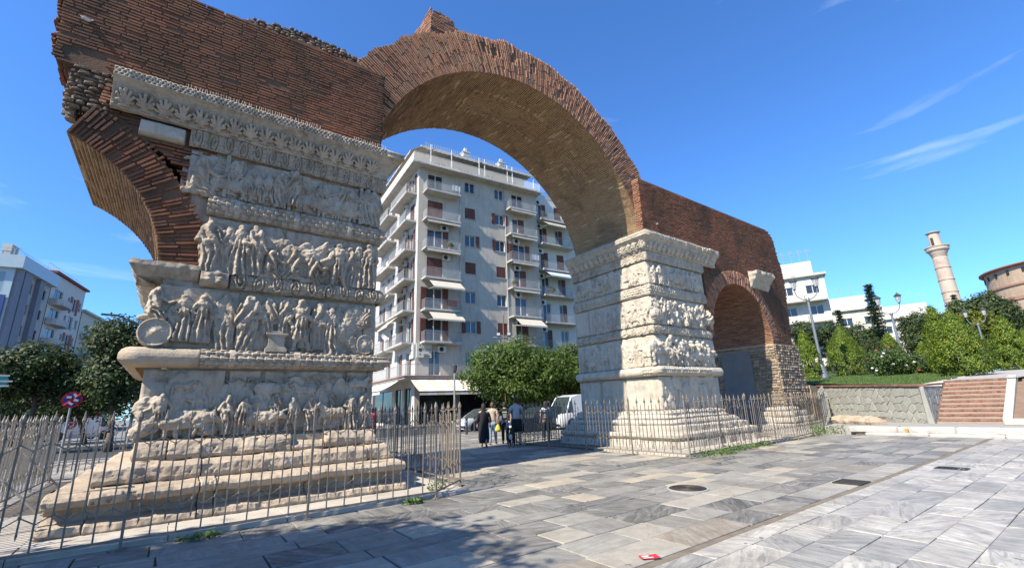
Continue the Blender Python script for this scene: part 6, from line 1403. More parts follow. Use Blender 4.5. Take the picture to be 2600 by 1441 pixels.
for i, (px, py, D, w, h, lab) in enumerate(((330, 970, 58, 1.2, 1.4, 'dark bushy tree just behind the ruined end of the arch'), (560, 975, 60, 1.4, 1.3, 'olive tree behind the broad thuja'), (820, 985, 62, 1.6, 1.3, 'olive tree between the broad thuja and the spruce'))):
    tree('garden_tree', at(*r7(px, 1200), D), [crownpx(px, py, D, w, h), crownpx(px + 40, py + 60, D, w * .8, h)], 6000, .24, lf_dark, lab, sd=60 + i, clump=.25)
for i, (px, py, lab) in enumerate(((1560, 930, 'dark tree far behind the tall pointed thuja'), (1900, 960, 'dark tree far behind the largest thuja, below the rotunda'), (2120, 940, 'dark tree at the foot of the rotunda'))):
    tree('far_tree', at(*r7(px, 1150), 98), [crownpx(px, py, 98, 3.2, 2.6), crownpx(px + 90, py + 60, 98, 3.0, 2.6), crownpx(px - 60, py + 120, 98, 3.0, 2.4)], 9000, .42, lf_dark, lab, sd=90 + i, clump=.45)
# lamps with two curved arms and lanterns
m_lamp = M('lamp_grey', (.20, .215, .235), (.25, .265, .285), 6, .45, metal=.4); m_lampd = M('lantern_metal', (.08, .075, .075), (.12, .11, .11), 8, .5, metal=.4); m_lglass = M('lantern_glass', (.50, .52, .52), (.56, .57, .57), 8, .25)
def lamp(px, py, D, top, label, cone=True):
    p = at(px, py, D); h = top - p[2]; t = thing('street_lamp', p, label, 'street lamp', 'two-armed lamps in the garden')
    b = B(); b.lathe([(.34, 0), (.33, .12), (.2, .75), (.135, 1.25), (.115, 1.3), (.10, 2.4), (.085, h * .78), (.07, h * .8)], n=16); b.build('pole', m_lamp, t, local=True, smooth=True)
    b = B(); b.lathe([(.10, h * .775), (.13, h * .785), (.13, h * .80), (.08, h * .82)], n=12); b.build('collar', m_lamp, t, local=True)
    d = np.array([-p[1], p[0], 0]); d /= np.linalg.norm(d)
    for s in (-1, 1):
        b = B(); pts = []
        for k in range(9): a = math.pi / 2 * k / 8; pts.append(d * s * (.75 * math.sin(a)) * .95 + ZU * (h * .795 + (.72 * (1 - math.cos(a)))))
        b.path(pts, .035, 6); e = pts[-1]; b.tube(e, e + ZU * .12, .03, .05, 6); ar = b.build('arm', m_lamp, t, local=True)
        b = B(); b.lathe([(.06, .12), (.10, .16), (.06, .2)], e, 8); b.lathe([(.29, .78), (.30, .82), (.16, .92), (.10, 1.0), (.04, 1.05), (.012, 1.16)], e, 8)
        for q in range(4):
            a = math.pi / 2 * q + .4; b.tube(e + np.array([.11 * math.cos(a), .11 * math.sin(a), .18]), e + np.array([.23 * math.cos(a), .23 * math.sin(a), .80]), .014, n=4)
        b.build('lantern', m_lampd, ar, local=True); b = B(); b.lathe([(.10, .2), (.205, .78)], e, 8); b.build('lantern_glass', m_lglass, ar, local=True)
    return t
lamp(*r7(510, 1335), 40, hgt(*r7(432, 505), 40) + .15, 'tall grey two-armed lamp post next to the ruined end of the arch')
lamp(*r7(1200, 1275), 52, hgt(*r7(1150, 660), 52) + .1, 'second two-armed lamp post among the white rose bushes')
lamp(*r7(1860, 1060), 70, hgt(*r7(1810, 860), 70) + .9, 'distant two-armed lamp between two thujas, below the broad dark tree')
# weeds at the foot of the fences and walls
def weed(x, y, r, h, label, sd, n=260, z=0.):
    rs = np.random.RandomState(sd); t = thing('weed_tuft', (x, y, z), label, 'weed', 'weeds at the foot of the fences'); a = rs.rand(n) * 6.3; q = r * np.sqrt(rs.rand(n))
    C_ = np.stack([x + np.cos(a) * q * 1.6, y + np.sin(a) * q * .6, z + .02 + rs.rand(n) * h], 1); V, F = leafquads(C_, rs.normal(0, 1, C_.shape) + np.array([0, 0, .6]), .075, .42, rs); obj('leaves', V, F, m_weed, t)
    b = B()
    for k in range(9): aa = rs.rand() * 6.3; b.tube((x + math.cos(aa) * r * .4, y + math.sin(aa) * r * .3, z), (x + math.cos(aa) * r, y + math.sin(aa) * r * .5, z + h * .9), .004, .002, 3)
    b.build('stalks', m_weed, t)
for i, (x, y, r, h, z) in enumerate(((3.5, 7.74, .12, .07, 0), (4.25, 8.35, .14, .18, .02), (12.3, 7.55, .45, .16, 0), (13.6, 7.6, .4, .2, 0), (14.6, 7.65, .35, .14, 0), (12.9, 7.4, .3, .1, 0), (20.3, 7.9, .35, .45, 0), (21.3, 8.0, .45, .3, 0), (22.0, 7.7, .4, .3, 0), (11.5, 15.2, .4, .45, 0), (.5, 7.74, .16, .05, 0), (23.0, 7.6, .4, .25, 0), (15.8, 7.75, .3, .12, 0))):
    weed(x, y, r, h, ['small dark weed at the fence foot before the worn steps', 'bright green weed inside the slanting fence corner', 'weeds under the fence corner of the pale pier', 'green weeds under the fence of the pale pier, by its worn corner block', 'weeds under the middle of the pale pier fence', 'low weeds in the paving joint off the pale pier fence corner', 'tall weeds at the fence before the rubble pier', 'spreading weeds before the rubble pier steps', 'weeds beside the end of the kerb steps', 'tall dry weeds at the rear corner post of the passage fence', 'thin creeping weed in the joint before the worn steps', 'weeds between the kerb and the climbing fence', 'weeds under the pale pier fence towards the rubble pier'][i], 70 + i, int(60 + 260 * r), z)
# ------------------------------------------------------------------ street trees
def ct(px, py, D, w, h): c = atD(px, py, D); return (c, (w, w, h))
tree('street_tree', (20.9, 27.5, 0), [ct(1300, 925, 34, 2.9, 1.75), ct(1245, 955, 34, 1.9, 1.2), ct(1380, 945, 34, 2.3, 1.5), ct(1320, 985, 34, 2.5, 1.0)], 22000, .26, lf_tree, 'round bright green street tree in front of the striped shop awning', sd=81, clump=.34, aspect=.42)
tree('street_tree', (24.5, 26.0, 0), [ct(1450, 930, 36, 2.0, 1.7), ct(1480, 960, 36, 2., 1.6)], 9000, .26, lf_tree, 'green street tree half hidden behind the pale marble pier', sd=82, clump=.34, aspect=.42)
def gt(px, D, dz=0): d = ray(px, 1000); d = d[:2] / np.linalg.norm(d[:2]); return (d[0] * D, d[1] * D, dz)
tree('street_tree', gt(95, 36), [ct(10, 950, 36, 1.5, 1.25), ct(100, 930, 36, 1.5, 1.2), ct(180, 975, 36, 1.1, 1.1)], 16000, .2, lf_dark, 'dark broad street tree beside the parked trailer and the red van', sd=83, clump=.26)
tree('street_tree', gt(300, 33), [ct(285, 865, 33, .95, 1.15), ct(340, 885, 33, 1.0, 1.3), ct(295, 960, 33, 1.2, 1.3)], 14000, .19, lf_dark, 'dark tall street tree close to the pier with the plain torus end', sd=84, clump=.24)
tree('street_tree', gt(240, 42), [ct(235, 995, 42, 1.8, 1.6), ct(160, 1005, 42, 1.7, 1.5), ct(60, 1005, 44, 2.0, 1.5), ct(330, 1000, 40, 1.7, 1.5)], 14000, .24, lf_dark, 'low dark tree row behind the red and white van', sd=85, clump=.3)
tree('street_tree', (28.5, 31.5, 0), [((28.5, 31.5, 3.2), (2.8, 2.6, 2.2)), ((25.2, 34., 3.0), (2.6, 2.4, 2.1))], 12000, .3, lf_dark, 'shaded street tree behind the parked cars, beyond the bright green one', sd=86, clump=.45)
# tree standing to the left of the viewer; its crown throws the dappled shade on the slabs
tree('plaza_tree', (-6.8, 3.8, 0), [((-6.4, 4.1, 6.6), (2.5, 1.8, 1.3)), ((-5.7, 5.0, 6.2), (1.8, 1.3, 1.0)), ((-8.1, 5.7, 7.0), (1.9, 1.2, 1.0)), ((-5.8, 3.6, 6.4), (1.3, 1.2, .9))], 32000, .24, lf_tree, 'leafy tree shading the grey slabs in front of the worn stepped base', sd=87, clump=.3, trunk=.2)
print('plants', round(time.time() - T0, 1))
# ------------------------------------------------------------------ vehicles
m_tyre = M('tyre', (.018, .018, .018), (.03, .03, .03), 20, .85); m_rim = M('rim', (.42, .42, .43), (.5, .5, .5), 10, .35, metal=.7); m_blackpl = M('black_plastic', (.02, .02, .02), (.03, .03, .03), 10, .5)
m_cg = glassmat('car_glass', (.03, .04, .042), .04); m_hl = glassmat('headlight', (.6, .62, .62), .1); m_tl = M('tail_light', (.35, .02, .02), (.4, .03, .03), 5, .25)
def car(name, loc, rz, label, paint, L_=4.2, W=1.75, H=1.48, kind='hatch', wheelr=.31, cat='car', group='vehicles on the street behind the arch'):
    """x forward, lofted body; cabin glass, wheels, lights, mirrors as parts"""
    t = thing(name, loc, label, cat, group, rz); w = W / 2; h = L_ / 2
    S = dict(hatch=[(-1, .62, 0, .86), (-.96, .92, 0, .93), (-.88, .98, .55, .97), (-.78, 1., 1., .98), (-.35, 1., 1.05, 1.), (.08, .99, 1., 1.), (.42, .97, .28, 1.), (.52, .95, 0, .99), (.8, .86, 0, .97), (.95, .74, 0, .88), (1., .5, 0, .78)],
             van=[(-1, .7, 0, .92), (-.985, 1.12, .98, .97), (-.9, 1.12, 1.04, .99), (-.3, 1.12, 1.06, 1.), (.25, 1.12, 1.03, 1.), (.5, 1.10, .9, 1.), (.68, 1.06, .30, .99), (.74, 1.03, 0, .98), (.9, .93, 0, .95), (.98, .7, 0, .86), (1., .5, 0, .8)])[kind]
    V = []; F = []; ns = len(S); k = 10; top = []
    for x, zb, cab, ww in S:
        zb = zb * (.93 if kind == 'hatch' else 1.0); wy = w * ww; zr = zb + (H - zb) * cab
        V += [(x * h, -wy * .88, .20), (x * h, -wy, .36), (x * h, -wy * 1.0, .58), (x * h, -wy * .985, zb * .86), (x * h, -wy * .93, zb), (x * h, wy * .93, zb), (x * h, wy * .985, zb * .86), (x * h, wy, .58), (x * h, wy, .36), (x * h, wy * .88, .20)]; top.append((x * h, wy, zb, zr))
    for i in range(ns - 1):
        for j in range(k - 1): F.append((i * k + j, i * k + j + 1, (i + 1) * k + j + 1, (i + 1) * k + j))
    F += [tuple(range(k - 1, -1, -1)), tuple((ns - 1) * k + j for j in range(k))]
    body = obj('body', V, F, paint, t, True, True)
    es = body.modifiers.new('edge', 'EDGE_SPLIT'); es.split_angle = rad(38)
    # cabin: glass belt with painted roof and pillars
    cab = [c for c in top if c[3] > c[2] + .02]; i0 = top.index(cab[0]); ring = [top[i0 - 1]] + cab + [top[i0 + len(cab)]]
    V = []; F = []; I = []
    for x, wy, zb, zr in ring:
        f = (zr - zb) / max(.01, H - zb); V += [(x, -wy * .925, zb - .01), (x, -wy * (.925 - .17 * f), zr - .03 * f), (x, -wy * (.86 - .22 * f), zr), (x, wy * (.86 - .22 * f), zr), (x, wy * (.925 - .17 * f), zr - .03 * f), (x, wy * .925, zb - .01)]
    nr = len(ring)
    for i in range(nr - 1):
        for j in range(5):
            F.append((i * 6 + j, i * 6 + j + 1, (i + 1) * 6 + j + 1, (i + 1) * 6 + j)); full = ring[i][3] > H - .12 and ring[i + 1][3] > H - .12
            panel = kind == 'van' and i < nr - 3
            I.append(1 if (j in (1, 3)) or (j == 2 and full) or (j in (0, 4) and panel) or (kind == 'van' and i < 2) else 0)
    obj('cabin', V, F, [m_cg, paint], t, False, True, mi=I)
    if kind == 'hatch':
        for s in (-1, 1):
            for q in range(1, nr - 1):
                if q in (2, 3):
                    x, wy, zb, zr = ring[q]; b = B(); b.prism([(x - .04, s * wy * .932, zb), (x + .04, s * wy * .932, zb), (x + .03, s * (wy * .762 + .004), zr - .02), (x - .03, s * (wy * .762 + .004), zr - .02)], (0, s * .008, 0)); b.build('pillar', paint if q == 2 else m_blackpl, t, local=True)
    for sx in (-.60, .62):
        for s in (-1, 1):
            b = B(); c = (sx * h, s * (w - .10), wheelr)
            b.lathe([(wheelr * .6, -.10), (wheelr * .95, -.10), (wheelr, -.07), (wheelr, .07), (wheelr * .95, .10), (wheelr * .6, .10)], c, 22, 'y'); wh = b.build('wheel', m_tyre, t, local=True)
            b = B(); b.lathe([(wheelr * .62, -.085), (wheelr * .62, .085)], c, 18, 'y')
            b.build('rim', m_blackpl, wh, local=True); b = B()
            for q in range(6):
                a = q * math.pi / 3; b.box((c[0] + math.cos(a) * wheelr * .3, c[1] + s * .09, c[2] + math.sin(a) * wheelr * .3), (wheelr * .62, .02, .07), ry=-a)
            b.build('spokes', m_rim, wh, local=True)
            b = B(); V = []; n = 14
            for q in range(n + 1): a = math.pi * q / n; V.append((sx * h + math.cos(a) * wheelr * 1.18, s * (w + .004), wheelr + math.sin(a) * wheelr * 1.18))
            b.add(V + [(sx * h - wheelr * 1.18, s * (w + .004), .2), (sx * h + wheelr * 1.18, s * (w + .004), .2)], [tuple(range(n + 3))]); b.build('wheel_arch', m_blackpl, t, local=True)
    for s in (-1, 1):
        b = B(); b.box((h * .93, s * w * .66, .66), (.22, .36, .15), rz=-s * .35); b.build('headlight', m_hl, t, local=True)
        b = B(); b.box((-h * .965, s * w * .78, .82 if kind == 'hatch' else 1.0), (.10, .18, .26 if kind == 'hatch' else .4)); b.build('tail_light', m_tl, t, local=True)
        b = B(); b.ell((h * .36 if kind == 'hatch' else h * .62, s * (w + .09), .98 if kind == 'hatch' else 1.15), (.07, .11, .075), 8, 5); b.build('mirror', m_blackpl, t, local=True)
        b = B(); b.box((0, s * (w + .002), .5), (L_ * .36, .012, .035)); b.build('side_trim', m_blackpl, t, local=True)
        for x in (-.05, .28) if kind == 'hatch' else (.42,):
            b = B(); b.box((x * h, s * (w * .992), .80), (.14, .02, .025)); b.build('door_handle', m_blackpl, t, local=True)
    b = B(); b.box((h * .985, 0, .34), (.08, W * .82, .16)); b.build('front_bumper', m_blackpl, t, local=True); b = B(); b.box((-h * .99, 0, .42), (.06, W * .84, .2)); b.build('rear_bumper', m_blackpl, t, local=True)
    b = B(); b.box((h + .03, 0, .42), (.012, .5, .11)); b.build('number_plate', m_frame, t, local=True)
    return t
def paint(name, c, rough=.25): return M(name, c, None, rough=rough, coat=.6, spec=.5)
p_sil = paint('silver_paint', (.62, .63, .64)); p_blk = paint('black_paint', (.012, .013, .016)); p_grn = paint('pale_green_paint', (.42, .48, .46)); p_wht = paint('white_paint', (.78, .78, .77), .35); p_red = paint('red_paint', (.42, .02, .02), .35)
def gp(px, D, z=-.07): p = gt(px, D, z); return p
car('hatchback_car', gp(1222, 33.5), math.pi + .12, 'silver hatchback parked on the street below the striped awning', p_sil, 4.15)
car('hatchback_car', gp(1318, 36.5), math.pi + .05, 'pale green hatchback half hidden behind the walking group', p_grn, 4.2)
car('hatchback_car', gp(1362, 29.5), math.pi + .1, 'black hatchback behind the iron fence corner', p_blk, 4.3)
car('delivery_van', gp(1462, 31.5), math.pi + .05, 'white delivery van with a roof fan behind the pale marble pier', p_wht, 4.9, 1.9, 2.15, 'van', .34, 'van')
vn = car('delivery_van', gp(212, 56), .55, 'red and white delivery van parked under the dark street trees', p_wht, 5.2, 1.95, 2.25, 'van', .35, 'van', 'vehicles in the side street')
b = B(); b.box((-.4, -.985, 1.35), (3.3, .02, 1.2)); b.build('side_panel', p_wht, vn, local=True); b = B(); b.box((-.5, 0, 2.22), (3.6, 1.5, .14)); b.box((-.5, -.80, 2.08), (3.6, .06, .16)); b.build('red_roof_band', p_red, vn, local=True)
b = B(); V = []
for q in range(24): a = 2 * math.pi * q / 24; V.append((-.9 + .42 * math.cos(a), -1.0, 1.4 + .42 * math.sin(a)))
b.add(V, [tuple(range(24))]); lg = b.build('round_logo', p_red, vn, local=True)
b = B()
for (x0, z0, x1, z1) in ((-1.15, 1.5, -.9, 1.15), (-.9, 1.15, -.65, 1.5), (-1.15, 1.52, -.65, 1.52), (-.9, 1.15, -.9, 1.05)): b.tube((x0, -1.01, z0), (x1, -1.01, z1), .035, n=4)
b.build('triangle_mark', p_wht, lg, local=True)
# closed trailer with a lettered panel
tr = thing('box_trailer', gp(30, 46), 'grey box trailer with a pale lettered end panel beside the red and white van', 'trailer', None, .62)
b = B(); b.box((0, 0, 1.35), (3.4, 1.9, 1.7)); b.build('box', M('trailer_grey', (.22, .26, .30), (.27, .31, .35), 2, .6, streak=(.18, .2, .22)), tr, local=True)
for x in (-1.2, .0, 1.2):
    b = B(); b.box((x, -.955, 1.35), (1.1, .02, 1.55)); b.build('door_panel', M('trailer_blue_grey', (.25, .30, .35), (.29, .34, .38), 3, .6), tr, local=True)
b = B(); b.box((2.2, -.5, 1.4), (1.0, .05, 1.5)); pn = b.build('sign_panel', m_sign, tr, local=True)
cu = text('ΤΖΗΣ', np.zeros(3), np.array([1., 0, 0]), np.array([0., -1, 0]), 0, 0, .34, m_blk, None, 'lettering'); cu.parent = pn; cu.location = (2.2, -.535, 1.75)
for x in (-1.0, 1.0):
    for s in (-1, 1): b = B(); b.lathe([(.2, -.1), (.32, -.09), (.32, .09), (.2, .1)], (x, s * .8, .32), 18, 'y'); b.build('wheel', m_tyre, tr, local=True)
b = B(); b.box((0, 0, .45), (3.3, 1.2, .12)); b.build('chassis', m_blackpl, tr, local=True)
# ------------------------------------------------------------------ street furniture
for i, (px, D, lab) in enumerate(((1184, 28.1, 'black bollard on the plaza edge, standing alone nearer the arch'), (1204, 30.5, 'black bollard in front of the silver hatchback'), (1340, 30.0, 'black bollard near the black hatchback'))):
    p = gt(px, D, 0); b = B(); b.lathe([(.07, -.08), (.07, .85), (.078, .87), (.078, .92), (.03, .97)], p, 14); t = thing('bollard', p, lab, 'bollard', 'bollards along the plaza edge'); b.build('shaft', M('bollard_black', (.03, .032, .036), (.045, .047, .05), 6, .5), t)
    b = B(); b.lathe([(.074, .70), (.074, .76)], p, 14, caps=False); b.build('band', m_rail, t)
p = np.array(gt(1154, 29, 0)); h = atD(1153, 922, 29)[2]
t = thing('street_lamp', p, 'slim grey single lantern post before the striped shop awning', 'street lamp'); b = B(); b.lathe([(.13, 0), (.12, .5), (.065, .6), (.05, h - .75), (.04, h - .6)], p, 10); b.build('pole', m_rail, t); b = B(); b.lathe([(.05, h - .6), (.13, h - .5), (.17, h - .2), (.19, h - .16), (.05, h - .02), (.02, h + .12)], p, 8); b.build('lantern', m_lampd, t)
p = np.array(gt(1283, 38.6, 0)); h = atD(1281, 800, 38.6)[2]; q = p + ZU * (h - 1.6)
t = thing('floodlight_pole', p, 'rusty pole with crossbar and two floodlights rising behind the bright green tree', 'floodlight'); b = B(); b.tube(p, p + ZU * h, .06, .05, 8); b.build('pole', M('rusty_pole', (.22, .11, .075), (.28, .15, .10), 6, .8), t)
b = B(); dd = np.array([.82, -.57, 0]); b.tube(q - dd * .9 - ZU * .3, q + dd * .9 - ZU * .3, .035, n=6); b.build('crossbar', m_rail, t)
for s in (-1, 1): b = B(); b.box(q + dd * .45 * s - ZU * .05, (.34, .2, .3), rz=-.6); fl = b.build('floodlight', m_lampd, t); b = B(); b.box(q + dd * .45 * s - ZU * .05 + np.array([-.06, -.1, 0]), (.26, .02, .22), rz=-.6); b.build('lamp_glass', m_lglass, fl)
p = np.array(gt(345, 40, 0)); e = atD(264, 796, 40); e2 = atD(328, 812, 40)
t = thing('street_lamp', p, 'street lamp with a long flat head reaching over the dark trees', 'street lamp'); b = B(); b.path([p, np.array([p[0], p[1], e2[2] - .6]), e2, (e + e2) / 2 + ZU * .1, e], [.09, .07, .05, .04, .035], 8); b.build('pole', m_rail, t); b = B(); b.box((e * .75 + e2 * .25) + ZU * .03, (.95, .22, .1), rz=math.atan2(*(e2 - e)[[1, 0]]), ry=.0); b.build('lamp_head', m_lampd, t)
def roundsign(px, py, D, r, label, cols, tilt=0.):
    c = atD(px, py, D); p = np.array([c[0], c[1], 0.]); n = -np.array([c[0], c[1], 0]) / math.hypot(c[0], c[1]); u = np.array([-n[1], n[0], 0])
    t = thing('road_sign', p, label, 'road sign'); b = B(); b.tube(p - n * .04, p - n * .04 + ZU * (c[2] + r * .5), .03, n=8); b.build('pole', m_rail, t)
    for k, (f, m) in enumerate(cols):
        V = [c + u * r * f * math.cos(a) + ZU * r * f * math.sin(a) + n * .006 * k for a in [2 * math.pi * q / 28 for q in range(28)]]; b = B(); b.prism(V, n * -.012); b.build('disc' if k == 0 else 'face', m, t)
    return t, c, u, n
m_sr, m_sb, m_teal = M('sign_red', (.45, .02, .03)), M('sign_blue', (.02, .06, .30)), M('sign_teal', (.02, .28, .32), (.03, .32, .36), 4, .4)
t, c, u, n = roundsign(183, 1014, 21, .26, 'round no-stopping sign, blue with red rim and bars, before the red van', ((1., m_sr), (.8, m_sb)))
for s in (-1, 1): b = B(); b.tube(c + n * .02 + (u * s + ZU) * .18, c + n * .02 - (u * s + ZU) * .18, .035, n=4); b.build('bar', m_sr, t)
for k, (dx, dz) in enumerate(((-.08, .08), (.1, -.02), (-.02, -.12), (.06, .14))): b = B(); b.box(c + n * .04 + u * dx + ZU * dz, (.12, .03, .07), rz=math.atan2(u[1], u[0]), ry=.3 * k); b.build('sticker', m_frame, t)
t, c, u, n = roundsign(-4, 967, 15, .15, 'round teal sign with white lines on a pole beyond the pale fence', ((1., m_teal),))
for dz, w in ((.12, .3), (0., .42), (-.1, .34)): b = B(); b.box(c + n * .02 + ZU * dz, (w, .012, .035), rz=math.atan2(u[1], u[0])); b.build('line', m_frame, t)
# potted plants and a drying cloth on the balconies
def pot(O, U, N, u, h, z, r, label, sd):
    p = O + U * u + N * h + ZU * z; t = thing('potted_plant', p, label, 'plant', 'plants on the balconies'); rs = np.random.RandomState(sd); b = B(); b.lathe([(.14, 0), (.2, .3), (.21, .32)], p, 10); b.build('pot', M('terracotta', (.36, .15, .08), (.42, .19, .11), 6, .9), t)
    P_, N_ = crown_pts([(p + ZU * (.35 + r * .7), (r, r, r * .8))], 500, rs, .1, 12); V, F = leafquads(P_, N_, .12, .5, rs); obj('foliage', V, F, lf_tree, t)
pot(AO, AU, AN, 3.2, .8, SL[3], .32, 'potted plant on the balcony with half-open shutters of the grey block', 1); pot(NO, AU, AN, .7, .9, SL[5] - .3, .5, 'leafy plant on the top balcony of the neighbouring block', 2); pot(NO, AU, AN, 1.4, .9, SL[2] - .3, .45, 'big potted plant under the blue awning of the neighbouring block', 3); pot(AO, AU, AN, 11.0, .8, SL[2], .28, 'small plant on a balcony at the far end of the grey block', 4)
for i, (u, z, c) in enumerate(((3.3, SL[5], (.6, .58, .55)), (2.9, SL[1], (.5, .2, .15)), (13.2, SL[3], (.55, .56, .6)))):
    V = []
    for a in range(8):
        for k in range(6): V.append(AO + AU * (u + a * .13) + AN * (1.17 + .02 * math.sin(a * 1.9)) + ZU * (z + .98 - k * .13))
    obj('drying_cloth', V, gridfaces(8, 6), M('cloth_%d' % i, c, tuple(v * .85 for v in c), 4, .9), None, True, label=['white cloth hung over the top balcony rail of the grey block', 'reddish cloth hung over a low balcony rail of the grey block', 'pale blue cloth on a balcony rail at the far end of the grey block'][i], cat='cloth')
# ------------------------------------------------------------------ pigeons
def pigeon(p, rz, label, col):
    t = thing('pigeon', p, label, 'bird', None, rz); t.scale = (.6, .6, .6)
    V = []; n = 10; st = [(-.17, .075, .006), (-.10, .08, .03), (-.03, .085, .055), (.04, .09, .06), (.09, .11, .045), (.12, .15, .03), (.14, .18, .026), (.165, .185, .018), (.185, .178, .004)]
    for x, z, r in st:
        for i in range(n): a = 2 * math.pi * i / n; V.append((x, r * math.cos(a), z + r * math.sin(a) * .95))
    F = [(k * n + i, k * n + (i + 1) % n, (k + 1) * n + (i + 1) % n, (k + 1) * n + i) for k in range(len(st) - 1) for i in range(n)] + [tuple(range(n - 1, -1, -1)), tuple((len(st) - 1) * n + i for i in range(n))]
    obj('body', V, F, col, t, True, True)
    for s in (-1, 1):
        b = B(); b.tube((.02, s * .02, 0), (.02, s * .022, .04), .005, n=4); b.build('leg', M('pigeon_leg', (.4, .12, .1)), t, local=True)
        b = B(); b.ell((-.03, s * .052, .085), (.10, .014, .035), 8, 5); b.build('wing', col, t, local=True)
m_pw = M('white_feathers', (.72, .70, .66), (.78, .76, .72), 10, .8); m_pd = M('dark_feathers', (.05, .05, .06), (.08, .08, .09), 10, .7)
p = onY(222, 52, FY); pigeon((p[0], FY - .06, p[2] - .08), .6, 'white pigeon perched on the brick attic above the broken springing', m_pw)
p = onY(1665, 568, FY); pigeon((p[0], FY - .06, p[2] - .08), .3, 'white pigeon perched on the brick attic above the pale cornice', m_pw)
p = onY(1864, 545, FY); pigeon((p[0], FY + .2, 10.40), .2, 'dark pigeon on top of the attic wall near its ragged end', m_pd)
p = onY(708, 306, FY - .4); pigeon((p[0], FY - .3, 7.9), 1.2, 'small grey pigeon on the carved cornice among the spikes', M('grey_feathers', (.35, .34, .33), (.45, .44, .42), 12, .8))
# ------------------------------------------------------------------ people and dog
m_skin = M('skin', (.42, .25, .18), (.48, .29, .21), 8, .6); m_hair = M('dark_hair', (.018, .013, .010), (.03, .022, .017), 20, .7); m_hairb = M('brown_hair', (.10, .05, .028), (.15, .08, .045), 20, .7)
def skin(name, V, E_, m, parent, sub=2, root=0):
    me = bpy.data.meshes.new(name); me.from_pydata([v[:3] for v in V], E_, []); me.materials.append(m); o = link(name, me, parent)
    sk = o.modifiers.new('skin', 'SKIN'); sk.use_smooth_shade = True
    if not me.skin_vertices: me.skin_vertices.new() if hasattr(me.skin_vertices, 'new') else None
    for i, v in enumerate(V):
        r = v[3]; me.skin_vertices[0].data[i].radius = r if isinstance(r, tuple) else (r, r); me.skin_vertices[0].data[i].use_root = i == root
    ss = o.modifiers.new('sub', 'SUBSURF'); ss.levels = sub; ss.render_levels = sub; return o
def loft(name, rings, m, parent, n=16):
    """rings: (z, cx, cy, rx, ry)"""
    V = []; 
    for z, cx_, cy_, rx_, ry_ in rings:
        for i in range(n): a = 2 * math.pi * i / n; V.append((cx_ + rx_ * math.cos(a), cy_ + ry_ * math.sin(a), z))
    F = [(k * n + i, k * n + (i + 1) % n, (k + 1) * n + (i + 1) % n, (k + 1) * n + i) for k in range(len(rings) - 1) for i in range(n)] + [tuple(range(n - 1, -1, -1)), tuple((len(rings) - 1) * n + i for i in range(n))]
    return obj(name, V, F, m, parent, True, True)
def hand(parent, p, d, m, curl=.5):
    """palm, four fingers and thumb, hanging from the wrist p along d"""
    p, d = Vector(p), Vector(d).normalized(); s = d.cross(Vector((0, 1, 0))).normalized(); f = s.cross(d)
    for k in range(4):
        a = p + d * .085 + s * (-.03 + .02 * k); L_ = (.065, .075, .07, .055)[k]; q = a + d * L_ * .55 + f * .01; e = q + (d * (1 - curl) + f * curl).normalized() * L_ * .5
        skin('finger', [(*(p + d * .04 + s * (-.022 + .015 * k)), .011), (*a, .010), (*q, .009), (*e, .007)], [(0, 1), (1, 2), (2, 3)], m, parent, 1)
    a = p + d * .03 - s * .035; e = a + d * .045 - s * .02 + f * .02; skin('thumb', [(*(p + d * .015 - s * .015), .012), (*a, .012), (*e, .009)], [(0, 1), (1, 2)], m, parent, 1)
